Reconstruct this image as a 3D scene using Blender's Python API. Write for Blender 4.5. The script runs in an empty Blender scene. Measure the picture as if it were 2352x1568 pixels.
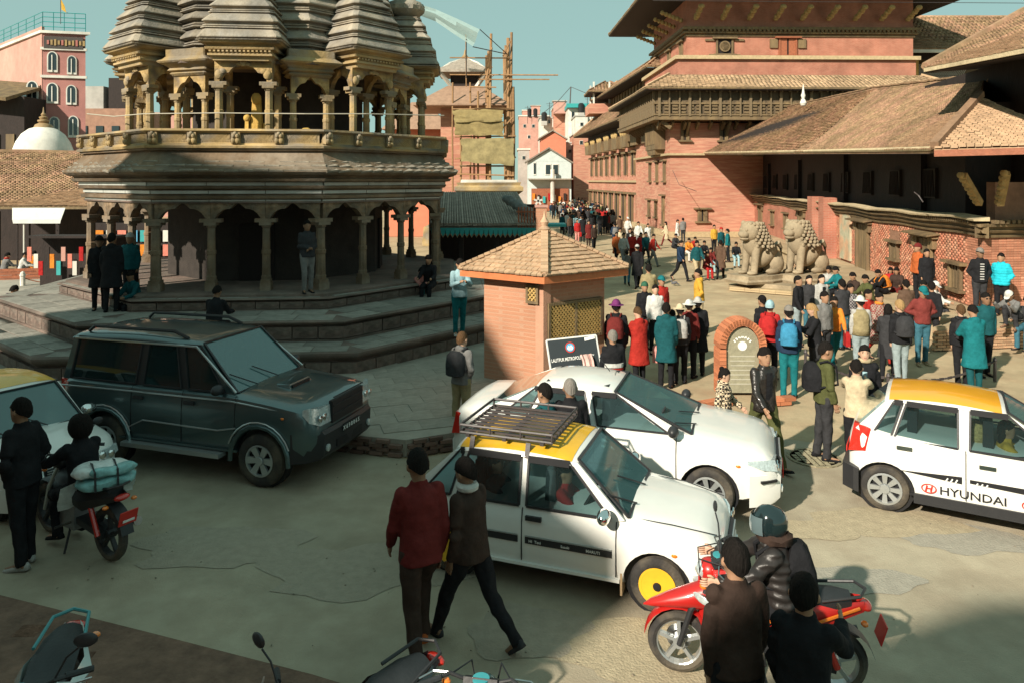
import bpy, bmesh, math, random
import numpy as np
from mathutils import Vector, Matrix, noise, Euler
random.seed(7)
rnd = random.Random(11)
C = bpy.context.scene.collection
sc = bpy.context.scene
R = math.radians
PI = math.pi
# ---------------------------------------------------------------- camera, sky, sun
H = 4.2            # eye height above the road
FP = 1700.0        # focal length in units of a 2352-wide picture
HZ = 415.0         # horizon row in a 2352x1568 picture
cam_d = bpy.data.cameras.new("camera"); cam = bpy.data.objects.new("camera", cam_d); C.objects.link(cam)
cam.location = (0, 0, H); cam.rotation_euler = (R(90), 0, 0)
cam_d.sensor_width = 36; cam_d.lens = FP/2352*36
cam_d.shift_y = -(784-HZ)/2352; cam_d.clip_end = 3000; cam_d.clip_start = .1
sc.camera = cam
SUN_EL, SUN_DX, SUN_DY = 31, .656, .755       # light travels towards +x +y
w = bpy.data.worlds.new("World"); sc.world = w; w.use_nodes = True
nt = w.node_tree; nt.nodes.clear()
sky = nt.nodes.new('ShaderNodeTexSky'); sky.sky_type = 'NISHITA'; sky.sun_disc = False
sky.sun_elevation = R(SUN_EL); sky.sun_rotation = math.atan2(-SUN_DX, -SUN_DY)
sky.air_density = 1.0; sky.dust_density = 1.2; sky.ozone_density = 1.0; sky.altitude = 1300
tint = nt.nodes.new('ShaderNodeMix'); tint.data_type = 'RGBA'; tint.blend_type = 'MULTIPLY'
tint.inputs[0].default_value = 1; tint.inputs[7].default_value = (.92, 1.10, .90, 1)
veil = nt.nodes.new('ShaderNodeMix'); veil.data_type = 'RGBA'; veil.inputs[0].default_value = .92; veil.inputs[7].default_value = (1.35, 2.1, 1.9, 1)   # thin even haze in the air
bg = nt.nodes.new('ShaderNodeBackground'); bg.inputs[1].default_value = .114
wo = nt.nodes.new('ShaderNodeOutputWorld')
nt.links.new(sky.outputs[0], tint.inputs[6]); nt.links.new(tint.outputs[2], veil.inputs[6]); nt.links.new(veil.outputs[2], bg.inputs[0]); nt.links.new(bg.outputs[0], wo.inputs[0])
sl = bpy.data.lights.new("sun", 'SUN'); so = bpy.data.objects.new("sun", sl); C.objects.link(so)
sl.energy = 3.5; sl.angle = R(1.2); sl.color = (1, .91, .76)
so.rotation_euler = Vector((SUN_DX*math.cos(R(SUN_EL)), SUN_DY*math.cos(R(SUN_EL)), -math.sin(R(SUN_EL)))).to_track_quat('-Z', 'Y').to_euler()
so.location = (-30, -35, 40)
sc.view_settings.view_transform = 'Standard'; sc.view_settings.look = 'None'
sc.view_settings.exposure = 1.1; sc.view_settings.gamma = 1
sc.cycles.max_bounces = 6; sc.cycles.diffuse_bounces = 4; sc.cycles.glossy_bounces = 3; sc.cycles.transmission_bounces = 4
sc.cycles.transparent_max_bounces = 8; sc.cycles.use_denoising = True; sc.cycles.caustics_reflective = False; sc.cycles.caustics_refractive = False
# picture position (2352-wide) -> place
def gp(px, py, z=0.0):
    s = (py-HZ)/(H-z); return Vector(((px-1176)/s, FP/s, z))
def at(px, py, Y):
    return Vector(((px-1176)*Y/FP, Y, H-(py-HZ)*Y/FP))
# ---------------------------------------------------------------- materials
MATS = {}
def M(name, col, rough=.8, var=.2, scale=6, bump=.15, bscale=30, metal=0, coat=0, rand=0, spec=.4, grime=0, emit=0, alpha=1, stretch=(1, 1, 1), hue=None):
    if name in MATS: return MATS[name]
    m = bpy.data.materials.new(name); m.use_nodes = True; n = m.node_tree; L = n.links; b = n.nodes['Principled BSDF']
    N = lambda t: n.nodes.new('ShaderNode'+t)
    b.inputs['Roughness'].default_value = rough; b.inputs['Metallic'].default_value = metal
    b.inputs['Coat Weight'].default_value = coat; b.inputs['Coat Roughness'].default_value = .06
    b.inputs['Specular IOR Level'].default_value = spec
    tc = N('TexCoord'); mp = N('Mapping'); L.new(tc.outputs['Object'], mp.inputs[0]); mp.inputs['Scale'].default_value = stretch
    c = (*col, 1)
    if var or rand or grime:
        nz = N('TexNoise'); nz.inputs['Scale'].default_value = scale; nz.inputs['Detail'].default_value = 6; nz.inputs['Roughness'].default_value = .65
        L.new(mp.outputs[0], nz.inputs[0])
        r = N('MapRange'); r.inputs[1].default_value = .3; r.inputs[2].default_value = .7; r.inputs[3].default_value = 1-var; r.inputs[4].default_value = 1+var
        L.new(nz.outputs[0], r.inputs[0]); val = r.outputs[0]
        if rand:
            oi = N('ObjectInfo'); ge = N('NewGeometry'); sm = N('Math'); L.new(oi.outputs['Random'], sm.inputs[0]); L.new(ge.outputs['Random Per Island'], sm.inputs[1]); fc = N('Math'); fc.operation = 'FRACT'; L.new(sm.outputs[0], fc.inputs[0]); rr = N('MapRange'); rr.inputs[3].default_value = 1-rand; rr.inputs[4].default_value = 1+rand
            L.new(fc.outputs[0], rr.inputs[0]); mm = N('Math'); mm.operation = 'MULTIPLY'; L.new(val, mm.inputs[0]); L.new(rr.outputs[0], mm.inputs[1]); val = mm.outputs[0]
        if grime:
            g = N('TexNoise'); g.inputs['Scale'].default_value = scale*.18; g.inputs['Detail'].default_value = 3; L.new(tc.outputs['Object'], g.inputs[0])
            gr = N('MapRange'); gr.inputs[1].default_value = .38; gr.inputs[2].default_value = .62; gr.inputs[3].default_value = 1-grime; gr.inputs[4].default_value = 1+grime*.35
            L.new(g.outputs[0], gr.inputs[0]); mm = N('Math'); mm.operation = 'MULTIPLY'; L.new(val, mm.inputs[0]); L.new(gr.outputs[0], mm.inputs[1]); val = mm.outputs[0]
        vm = N('VectorMath'); vm.operation = 'SCALE'
        if hue:
            mx = N('Mix'); mx.data_type = 'RGBA'; mx.inputs[6].default_value = c; mx.inputs[7].default_value = (*hue, 1)
            h = N('TexNoise'); h.inputs['Scale'].default_value = scale*.5; h.inputs['Detail'].default_value = 4; L.new(mp.outputs[0], h.inputs[0])
            hr = N('MapRange'); hr.inputs[1].default_value = .42; hr.inputs[2].default_value = .6; L.new(h.outputs[0], hr.inputs[0]); L.new(hr.outputs[0], mx.inputs[0]); L.new(mx.outputs[2], vm.inputs[0])
        else: vm.inputs[0].default_value = col
        L.new(val, vm.inputs['Scale']); L.new(vm.outputs[0], b.inputs['Base Color'])
    else: b.inputs['Base Color'].default_value = c
    if bump:
        bn = N('TexNoise'); bn.inputs['Scale'].default_value = bscale; bn.inputs['Detail'].default_value = 5; L.new(mp.outputs[0], bn.inputs[0])
        bp = N('Bump'); bp.inputs['Strength'].default_value = bump; bp.inputs['Distance'].default_value = .03; L.new(bn.outputs[0], bp.inputs['Height']); L.new(bp.outputs[0], b.inputs['Normal'])
    if emit: b.inputs['Emission Color'].default_value = c; b.inputs['Emission Strength'].default_value = emit
    if alpha < 1: b.inputs['Alpha'].default_value = alpha
    MATS[name] = m; return m
def brickmat(name, c1, c2, mortar, bw=.24, bh=.07, var=.3, bump=.5, tile=False, ms=.012):
    m = bpy.data.materials.new(name); m.use_nodes = True; n = m.node_tree; L = n.links; b = n.nodes['Principled BSDF']
    N = lambda t: n.nodes.new('ShaderNode'+t)
    b.inputs['Roughness'].default_value = .9; b.inputs['Specular IOR Level'].default_value = .2
    tc = N('TexCoord'); sp = N('SeparateXYZ'); L.new(tc.outputs['Object'], sp.inputs[0])
    ad = N('Math'); L.new(sp.outputs[0], ad.inputs[0]); L.new(sp.outputs[1], ad.inputs[1]); cb = N('CombineXYZ'); L.new(ad.outputs[0], cb.inputs[0]); L.new(sp.outputs[2], cb.inputs[1])
    br = N('TexBrick'); L.new(cb.outputs[0], br.inputs[0]); br.inputs['Scale'].default_value = 1; br.inputs['Brick Width'].default_value = bw; br.inputs['Row Height'].default_value = bh
    br.inputs['Mortar Size'].default_value = ms; br.inputs['Color1'].default_value = (*c1, 1); br.inputs['Color2'].default_value = (*c2, 1); br.inputs['Mortar'].default_value = (*mortar, 1)
    nz = N('TexNoise'); nz.inputs['Scale'].default_value = .9; nz.inputs['Detail'].default_value = 8; L.new(tc.outputs['Object'], nz.inputs[0])
    r = N('MapRange'); r.inputs[1].default_value = .3; r.inputs[2].default_value = .7; r.inputs[3].default_value = 1-var; r.inputs[4].default_value = 1+var; L.new(nz.outputs[0], r.inputs[0])
    vm = N('VectorMath'); vm.operation = 'SCALE'; L.new(br.outputs[0], vm.inputs[0]); L.new(r.outputs[0], vm.inputs['Scale']); L.new(vm.outputs[0], b.inputs['Base Color'])
    n2 = N('TexNoise'); n2.inputs['Scale'].default_value = 25; L.new(tc.outputs['Object'], n2.inputs[0])
    a2 = N('Math'); a2.operation = 'MULTIPLY_ADD'; a2.inputs[1].default_value = -1; L.new(br.outputs['Fac'], a2.inputs[0]); L.new(n2.outputs[0], a2.inputs[2])
    bp = N('Bump'); bp.inputs['Strength'].default_value = bump; bp.inputs['Distance'].default_value = .02; L.new(a2.outputs[0], bp.inputs['Height']); L.new(bp.outputs[0], b.inputs['Normal'])
    MATS[name] = m; return m
def glassmat(name, col, dark=.5, rough=.03, ior=1.75, dust_sheen=.06):  # teal diffuse layer: light dust, and painted sky reflection on windscreens
    m = bpy.data.materials.new(name); m.use_nodes = True; n = m.node_tree; L = n.links; n.nodes.clear()
    N = lambda t: n.nodes.new('ShaderNode'+t)
    o = N('OutputMaterial'); mx = N('MixShader'); tr = N('BsdfTransparent'); gl = N('BsdfGlossy'); fr = N('Fresnel')
    tr.inputs[0].default_value = (*[c*dark for c in col], 1); gl.inputs['Roughness'].default_value = rough; gl.inputs[0].default_value = (.95, 1, 1, 1)
    fr.inputs[0].default_value = ior; L.new(fr.outputs[0], mx.inputs[0]); L.new(tr.outputs[0], mx.inputs[1]); L.new(gl.outputs[0], mx.inputs[2]); df = N('BsdfDiffuse'); df.inputs[0].default_value = (.16, .33, .34, 1); m2 = N('MixShader'); m2.inputs[0].default_value = dust_sheen; L.new(mx.outputs[0], m2.inputs[1]); L.new(df.outputs[0], m2.inputs[2]); L.new(m2.outputs[0], o.inputs[0])
    MATS[name] = m; return m
# ---------------------------------------------------------------- mesh builder
def nrm(v): v = Vector(v); return v.normalized()
class MB:
    def __init__(s): s.v = []; s.f = []
    def add(s, vs, fs):
        k = len(s.v); s.v += [tuple(v) for v in vs]; s.f += [tuple(i+k for i in f) for f in fs]; return s
    def box(s, c, d, rz=0, taper=1, rx=0, ry=0, m=None):
        hx, hy, hz = d[0]/2, d[1]/2, d[2]/2
        vs = [Vector((x*hx*(taper if z > 0 else 1), y*hy*(taper if z > 0 else 1), z*hz)) for z in (-1, 1) for x, y in ((-1, -1), (1, -1), (1, 1), (-1, 1))]
        if m is None: m = Euler((rx, ry, rz)).to_matrix()
        vs = [m @ v + Vector(c) for v in vs]
        return s.add(vs, [(3, 2, 1, 0), (4, 5, 6, 7), (0, 1, 5, 4), (1, 2, 6, 5), (2, 3, 7, 6), (3, 0, 4, 7)])
    def quad(s, a, b, c, d): return s.add([a, b, c, d], [(0, 1, 2, 3)])
    def slab(s, pts, th):
        """solid slab below a planar polygon (thickness along its normal)"""
        P = [Vector(p) for p in pts]; n = (P[1]-P[0]).cross(P[2]-P[0]).normalized()*th; k = len(P)
        return s.add(P+[p-n for p in P], [tuple(range(k)), tuple(range(2*k-1, k-1, -1))]+[(i, i+k, (i+1) % k+k, (i+1) % k) for i in range(k)])
    def prism(s, poly, z0, z1, top=None):
        k = len(poly); top = top or poly
        return s.add([(x, y, z0) for x, y in poly]+[(x, y, z1) for x, y in top], [tuple(range(k-1, -1, -1)), tuple(range(k, 2*k))]+[(i, (i+1) % k, (i+1) % k+k, i+k) for i in range(k)])
    def loft(s, rings, cap=True, close=True):
        k = len(rings[0]); b = len(s.v); vs = [p for r in rings for p in r]; fs = []
        for i in range(len(rings)-1):
            for j in range(k if close else k-1):
                j2 = (j+1) % k; fs.append((i*k+j, i*k+j2, (i+1)*k+j2, (i+1)*k+j))
        if cap: fs += [tuple(range(k-1, -1, -1)), tuple((len(rings)-1)*k+j for j in range(k))]
        return s.add(vs, fs)
    def tube(s, pts, r, n=8, cap=True, lat=None, sq=1.0):
        pts = [Vector(p) for p in pts]; rr = r if isinstance(r, (list, tuple)) else [r]*len(pts); rings = []
        up = None
        for i, p in enumerate(pts):
            t = (pts[min(i+1, len(pts)-1)]-pts[max(i-1, 0)]).normalized()
            if lat is not None: a = Vector(lat)-t*t.dot(Vector(lat)); a.normalize()
            else:
                if up is None: up = Vector((0, 0, 1)) if abs(t.z) < .9 else Vector((0, 1, 0))
                a = (up.cross(t)).normalized() if abs(up.dot(t)) < .98 else Vector((1, 0, 0)).cross(t).normalized(); 
            b = t.cross(a); ra, rb = rr[i] if isinstance(rr[i], (list, tuple)) else (rr[i], rr[i]*sq)
            rings.append([p+a*math.cos(2*PI*j/n)*ra+b*math.sin(2*PI*j/n)*rb for j in range(n)])
        return s.loft(rings, cap)
    def lathe(s, prof, n=16, c=(0, 0, 0), axis='z', cap=True, a0=0):
        rings = []
        for r, z in prof:
            ring = []
            for j in range(n):
                t = a0+2*PI*j/n; x, y = r*math.cos(t), r*math.sin(t)
                p = (x, y, z) if axis == 'z' else ((x, z, -y) if axis == 'y' else (z, x, y))
                ring.append(Vector(p)+Vector(c))
            rings.append(ring)
        return s.loft(rings, cap)
    def ell(s, c, r, n=12, m=8, rot=None):
        prof = [(math.sin(PI*i/m), -math.cos(PI*i/m)) for i in range(1, m)]
        rings = []
        for a, z in prof:
            ring = [Vector((a*math.cos(2*PI*j/n)*r[0], a*math.sin(2*PI*j/n)*r[1], z*r[2])) for j in range(n)]
            rings.append([(rot @ p if rot else p)+Vector(c) for p in ring])
        return s.loft(rings)
    def bar(s, a, b, w, h=None, up=(0, 0, 1)):
        a, b = Vector(a), Vector(b); t = (b-a).normalized(); u = Vector(up)
        if abs(t.dot(u)) > .98: u = Vector((0, 1, 0))
        x = t.cross(u).normalized(); z = x.cross(t); h = h or w
        q = [x*w/2+z*h/2, x*-w/2+z*h/2, x*-w/2-z*h/2, x*w/2-z*h/2]
        return s.loft([[a+i for i in q], [b+i for i in q]])
    def tf(s, m): s.v = [tuple(m @ Vector(v)) for v in s.v]; return s
    def mesh(s, name, smooth=False, ang=None):
        me = bpy.data.meshes.new(name); me.from_pydata(s.v, [], s.f)
        if smooth:
            me.polygons.foreach_set('use_smooth', [True]*len(me.polygons))
            if ang: me.set_sharp_from_angle(angle=R(ang))
        me.update(); return me
def fixn(me):
    bm = bmesh.new(); bm.from_mesh(me); bmesh.ops.recalc_face_normals(bm, faces=bm.faces); bm.to_mesh(me); bm.free()
def obj(name, mb, mat, parent=None, smooth=False, loc=None, rot=None, ang=40, sub=0, bevel=0, fix=True):
    me = mb.mesh(name, smooth, ang if smooth else None) if isinstance(mb, MB) else mb
    if isinstance(mb, MB) and fix: fixn(me)
    o = bpy.data.objects.new(name, me); C.objects.link(o)
    if isinstance(mb, MB): me.materials.append(mat)
    else:
        if not me.materials: me.materials.append(mat)
        elif me.materials[0] is not mat: o.material_slots[0].link = 'OBJECT'; o.material_slots[0].material = mat
    if parent: o.parent = parent
    if loc is not None: o.location = loc
    if rot is not None: o.rotation_euler = rot if isinstance(rot, (tuple, list)) else (0, 0, rot)
    if sub: s_ = o.modifiers.new('s', 'SUBSURF'); s_.levels = sub; s_.render_levels = sub
    if bevel: b_ = o.modifiers.new('b', 'BEVEL'); b_.width = bevel; b_.segments = 2; b_.limit_method = 'ANGLE'
    return o
def thing(name, label, cat, loc=(0, 0, 0), rz=0, group=None):
    o = bpy.data.objects.new(name, None); C.objects.link(o); o.empty_display_size = .2
    o.location = loc; o.rotation_euler = (0, 0, rz); return tag(o, label, cat, group)
def tag(o, label, cat, group=None):
    o['label'] = label; o['category'] = cat
    if group: o['group'] = group
    return o
def struct(o): o['kind'] = 'structure'; return o
def boxes_np(name, centers, A, B, Cc, mat, parent=None, keep=5):
    """many small boxes as one mesh; A,B,Cc = half axis vectors arrays"""
    c = np.asarray(centers, float); n = len(c)
    sg = np.array([(-1, -1, -1), (1, -1, -1), (1, 1, -1), (-1, 1, -1), (-1, -1, 1), (1, -1, 1), (1, 1, 1), (-1, 1, 1)], float)
    V = c[:, None, :]+sg[None, :, 0:1]*A[:, None, :]+sg[None, :, 1:2]*B[:, None, :]+sg[None, :, 2:3]*Cc[:, None, :]
    F = np.array([(4, 5, 6, 7), (0, 1, 5, 4), (1, 2, 6, 5), (2, 3, 7, 6), (3, 0, 4, 7), (3, 2, 1, 0)][:keep])
    Fa = (F[None]+8*np.arange(n)[:, None, None]).reshape(-1, 4)
    me = bpy.data.meshes.new(name); me.vertices.add(n*8); me.vertices.foreach_set('co', V.reshape(-1))
    me.loops.add(Fa.size); me.loops.foreach_set('vertex_index', Fa.reshape(-1).astype(np.int32))
    me.polygons.add(len(Fa)); me.polygons.foreach_set('loop_start', np.arange(0, Fa.size, 4, dtype=np.int32))
    me.update(calc_edges=True); me.materials.append(mat)
    o = bpy.data.objects.new(name, me); C.objects.link(o)
    if parent: o.parent = parent
    return o
UNIT = None
def pieces(name, cen, A, B, Cc, mat, parent, limit=300, many=None, mats=None):
    """alike box-shaped pieces: the nearest ones become parts sharing one mesh, the rest one joined part"""
    global UNIT
    if UNIT is None:
        UNIT = {}
    key = mat.name
    if key not in UNIT:
        mb = MB(); b = .12
        mb.box((0, 0, 0), (2, 2, 2)); UNIT[key] = mb.mesh('piece'); fixn(UNIT[key]); UNIT[key].materials.append(mat)
    cen, A, B, Cc = [np.asarray(q, float) for q in (cen, A, B, Cc)]
    pm = parent.matrix_basis if parent else Matrix()
    if parent and parent.parent: pm = parent.parent.matrix_basis @ pm
    Pm = np.array(pm); wc = cen @ Pm[:3, :3].T+Pm[:3, 3]
    d = np.linalg.norm(wc-np.array((0, 0, H)), axis=1)
    px = wc[:, 0]/np.maximum(wc[:, 1], .1)*FP+1176; py = HZ-(wc[:, 2]-H)/np.maximum(wc[:, 1], .1)*FP
    d = d+1000*((px < 0)|(px > 2352)|(py < 0)|(py > 1568))
    order = np.argsort(d); near = order[:limit]; rest = order[limit:]
    for i in near:
        if d[i] > 900: rest = np.append(rest, i); continue
        o = bpy.data.objects.new(name, UNIT[key]); C.objects.link(o); o.parent = parent
        m = Matrix((( A[i][0], B[i][0], Cc[i][0], cen[i][0]), (A[i][1], B[i][1], Cc[i][1], cen[i][1]), (A[i][2], B[i][2], Cc[i][2], cen[i][2]), (0, 0, 0, 1)))
        o.matrix_local = m
    if len(rest):
        o = boxes_np(many or name+'_field', cen[rest], A[rest], B[rest], Cc[rest], mat, parent); o['kind'] = 'stuff'
def dupe(root, loc, rz, label=None):
    def cp(o, par):
        c = o.copy(); C.objects.link(c)
        if par: c.parent = par
        for ch in kids.get(o, ()): cp(ch, c)
        return c
    kids = {}
    for o in C.objects:
        if o.parent: kids.setdefault(o.parent, []).append(o)
    r = cp(root, None); r.location = loc; r.rotation_euler = (0, 0, rz)
    if label: r['label'] = label
    return r
def inpoly(x, y, poly):
    r = False; n = len(poly)
    for i in range(n):
        x1, y1 = poly[i]; x2, y2 = poly[(i+1) % n]
        if (y1 > y) != (y2 > y) and x < (x2-x1)*(y-y1)/(y2-y1)+x1: r = not r
    return r
def tiled(poly, mat, parent, tw=.16, rh=.17, th=.03, limit=300, name='roof_tile', seed=3, rise=.35, slabm=None, thick=.12, base='roof_board', jit=.015):
    """a planar roof face: board slab plus rows of individual tiles. poly[0]->poly[1] is the eave (left to right seen from outside)"""
    P = [Vector(p) for p in poly]
    if len(P) == 4:
        F = lambda u, v: P[0].lerp(P[1], u).lerp(P[3].lerp(P[2], u), v)
        rg = random.Random(seed); cen, A, B, Cc = [], [], [], []; up = (P[1]-P[0]).cross(P[3]-P[0]); sg = 1 if up.z > 0 else -1
        rings = [[F(i/6, j/6) for i in range(7)] for j in range(7)]; k0 = Vector((0, 0, -thick))
        mb = MB().loft(rings, cap=False, close=False); mb.loft([[p+k0 for p in r] for r in rings], cap=False, close=False)
        edge = rings[0]+[r[-1] for r in rings[1:]]+rings[-1][-2::-1]+[r[0] for r in rings[-2:0:-1]]; mb.loft([edge, [p+k0 for p in edge]], cap=False)
        obj(base, mb, slabm or mat, parent)
        nr = max(1, int(max((P[3]-P[0]).length, (P[2]-P[1]).length)/rh))
        for r in range(nr):
            v = (r+.4)/nr; a, b = F(0, v), F(1, v); L_ = (b-a).length; nt_ = max(1, int(L_/tw))
            for i in range(nt_):
                u = min((i+.5+(.5 if r % 2 else 0))/nt_, 1-.4/nt_); c = F(u, v); e = (b-a).normalized(); tu = (F(u, 1)-F(u, 0)); dv = tu.length/nr; tu.normalize(); n = e.cross(tu)*sg; n.normalize()
                t2 = (tu-n*rise*.25*rg.uniform(.6, 1.4)+e*rg.uniform(-.04, .04)).normalized()
                cen.append(c+n*(th*.8+rg.uniform(0, jit))); A.append(e*L_/nt_*.46); B.append(t2*dv*.62); Cc.append(e.cross(t2).normalized()*th*.5)
        if cen: pieces(name, cen, A, B, Cc, mat, parent, limit)
        return
    e = (P[1]-P[0]).normalized(); n = (P[1]-P[0]).cross(P[2]-P[0]).normalized()
    if n.z < 0: n = -n
    u = n.cross(e).normalized()
    if u.z < 0: u = -u
    pl = [((p-P[0]).dot(e), (p-P[0]).dot(u)) for p in P]
    obj(base, MB().slab(P if (P[1]-P[0]).cross(P[2]-P[0]).z > 0 else P[::-1], thick), slabm or mat, parent)
    rg = random.Random(seed); cen, A, B, Cc = [], [], [], []
    x0, x1 = min(p[0] for p in pl), max(p[0] for p in pl); y1 = max(p[1] for p in pl)
    r = 0; y = rh*.35
    while y < y1:
        x = x0-(tw/2 if r % 2 else 0)+rg.uniform(-.02, .02)
        while x < x1+tw:
            if inpoly(x+tw/2, y, pl):
                c = P[0]+e*(x+tw/2)+u*y+n*(th*.8+rg.uniform(0, jit)); tu = (u-n*rise*.25*rg.uniform(.6, 1.4)+e*rg.uniform(-.04, .04)).normalized()
                cen.append(c); A.append(e*tw*.46); B.append(tu*rh*.62); Cc.append(e.cross(tu).normalized()*th*.5)
            x += tw
        y += rh; r += 1
    if cen: pieces(name, cen, A, B, Cc, mat, parent, limit)
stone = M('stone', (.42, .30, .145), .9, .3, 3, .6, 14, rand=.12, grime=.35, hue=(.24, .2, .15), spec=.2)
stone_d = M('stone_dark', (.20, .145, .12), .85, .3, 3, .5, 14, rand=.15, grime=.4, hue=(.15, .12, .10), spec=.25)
slate = M('slate_roof_stone', (.36, .31, .24), .9, .35, 4, .6, 18, rand=.12, grime=.3, hue=(.24, .22, .19), spec=.2)
ochre = M('ochre_stone', (.52, .33, .09), .9, .2, 5, .5, 16, spec=.2)
brickc = M('brick', (.45, .17, .105), .95, .25, 5, .3, 30, rand=.2, hue=(.44, .22, .14), spec=.15)
mortar = M('mortar', (.32, .175, .115), .95, .3, 2, .4, 20, grime=.3, spec=.15)
brick_far = brickmat('brick_far', (.38, .135, .09), (.42, .17, .115), (.40, .21, .15), .24, .08, .22)
brick_pale = brickmat('brick_pale', (.42, .20, .12), (.46, .23, .145), (.44, .25, .165), .24, .075, .12, .3)
brick_road = brickmat('brick_road', (.22, .12, .09), (.26, .15, .11), (.2, .15, .12), .22, .11, .25, .3)
tilem = M('clay_tile', (.30, .20, .115), .95, .25, 3, .3, 20, rand=.22, grime=.25, hue=(.34, .2, .13), spec=.15)
tilep = M('pale_clay_tile', (.42, .29, .175), .9, .2, 5, .3, 20, rand=.15, hue=(.46, .3, .2), spec=.2)
tileg = M('grey_tile', (.27, .23, .19), .9, .3, 5, .3, 20, rand=.2, spec=.2)
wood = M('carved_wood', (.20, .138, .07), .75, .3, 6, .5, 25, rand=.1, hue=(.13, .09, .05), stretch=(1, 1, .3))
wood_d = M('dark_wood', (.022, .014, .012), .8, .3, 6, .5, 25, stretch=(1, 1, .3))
wood_r = M('red_brown_wood', (.3, .1, .05), .6, .25, 8, .3, 25, rand=.1)
wood_o = M('orange_painted_board', (.5, .16, .06), .6, .15, 6, .15, 30)
plaster_y = M('yellow_plaster', (.6, .36, .13), .95, .15, 2, .2, 12, grime=.15, spec=.1)
plaster_p = M('pink_plaster', (.5, .27, .22), .9, .1, 2, .1, 12, grime=.15)
plaster_m = M('mauve_plaster', (.38, .17, .15), .9, .1, 2, .1, 12, grime=.15)
plaster_w = M('white_plaster', (.62, .6, .54), .9, .12, 2, .1, 12, grime=.2)
plaster_g = M('grey_plaster', (.4, .38, .35), .9, .12, 2, .1, 12, grime=.2)
teal_p = M('teal_paint', (.03, .3, .3), .6, .1, 4, .1, 20)
lime = M('limewash', (.68, .65, .58), .95, .15, 2, .3, 12, grime=.3)
black = M('black_paint', (.012, .012, .014), .5, 0, bump=0)
dark = M('dark_interior', (.018, .013, .012), .9, 0, bump=0)
steel = M('steel', (.5, .5, .5), .3, .1, 6, 0, metal=1)
chrome = M('chrome', (.8, .8, .8), .12, 0, bump=0, metal=1)
iron = M('painted_iron', (.06, .05, .05), .5, .2, 6, .1)
rubber = M('tyre_rubber', (.035, .032, .03), .85, .25, 6, .3, 40, hue=(.09, .075, .055))
whitep = M('white_car_paint', (.74, .73, .69), .35, .05, 2, 0, coat=.7, grime=.08)
greyp = M('dark_grey_car_paint', (.10, .15, .155), .38, .06, 2, 0, metal=.75, coat=.9, grime=.1)
silverp = M('silver_trim_paint', (.45, .47, .47), .3, 0, bump=0, metal=.6, coat=.6)
yellowp = M('yellow_taxi_paint', (.72, .40, .02), .45, .12, 3, .05, 8, coat=.4, grime=.1)
redp = M('red_scooter_paint', (.42, .015, .012), .35, .05, 3, 0, coat=.5)
plastic = M('black_plastic', (.025, .025, .027), .45, .1, 5, .05)
seatm = M('black_seat_vinyl', (.02, .022, .024), .55, .2, 6, .15, 40)
lampred = M('red_lamp_lens', (.5, .02, .01), .15, 0, bump=0, coat=1)
lampora = M('orange_lamp_lens', (.8, .2, .02), .2, 0, bump=0, coat=1)
lampclr = M('clear_lamp_lens', (.6, .66, .66), .12, .3, 40, .1, 30, metal=.4, coat=1)
glass = glassmat('tinted_glass', (.6, .8, .82), .7, dust_sheen=.03)
glass_d = glassmat('dark_glass', (.4, .5, .5), .12)
glass_ws = glassmat('windscreen_glass', (.4, .8, .85), .35, .04, 2.2, .3)  # strong teal layer paints the sky's reflection into the windscreens
helmk = M('helmet_black', (.01, .02, .022), .12, 0, bump=0, coat=1)
glass_b = M('building_window_glass', (.02, .03, .035), .12, 0, bump=0, spec=.8)
board_k = M('board_black', (.012, .02, .025), .5, .1, 4, 0)
whiteprint = M('white_print', (.75, .75, .72), .6, 0, bump=0)
redprint = M('red_print', (.55, .03, .02), .5, 0, bump=0)
blueprint = M('blue_print', (.1, .35, .55), .5, 0, bump=0)
bamboo = M('bamboo_pole', (.30, .17, .08), .8, .25, 5, .2, 20, rand=.15)
tarp = M('khaki_tarpaulin', (.25, .19, .08), .85, .25, 3, .5, 5, grime=.2)
netm = M('green_net', (.35, .45, .42), .8, .1, 4, .1, alpha=.75)
road_m = M('asphalt', (.345, .29, .21), .9, .09, 3, .3, 60, grime=.16, hue=(.37, .32, .235), spec=.25)
plaza_m = M('plaza_brick_dust', (.44, .345, .22), .95, .15, 4, .3, 30, grime=.15, hue=(.40, .30, .19), spec=.15)
pave_m = M('pavement_slab', (.33, .30, .25), .9, .15, 3, .3, 25, rand=.05, grime=.15, spec=.25)
soil = M('brown_verge', (.17, .10, .07), .95, .35, 6, .6, 25, grime=.2)
def cl(name, col, rough=.85, sheen=0):
    return M('cloth_'+name, col, rough, .2, 9, .9, 9, spec=.12)
carved = M('carved_stone', (.42, .29, .13), .92, .4, 9, 1.0, 11, rand=.1, grime=.35, hue=(.2, .15, .10), spec=.2)
M('visor_smoke', (.10, .14, .15), .1, 0, bump=0, coat=1)
# ================================================================ ground
g = MB(); g.quad((-1500, -60, -.02), (1500, -60, -.02), (1500, 2500, -.02), (-1500, 2500, -.02)); struct(obj('ground', g, plaza_m, fix=False))
def sheet(name, pts, z, m):
    me = MB().add([(x, y, z) for x, y in pts], [tuple(range(len(pts)))]); return struct(obj(name, me, m))
road_poly = [(-60, 2), (-60, 27), (-5.2, 12.6), (-2.0, 11.3), (-1.55, 11.2), (2.6, 12.9), (6.5, 11.2), (9, 10.2), (25, 3), (25, -12), (-20, -12)]
sheet('road', road_poly, -.008, road_m)
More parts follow.
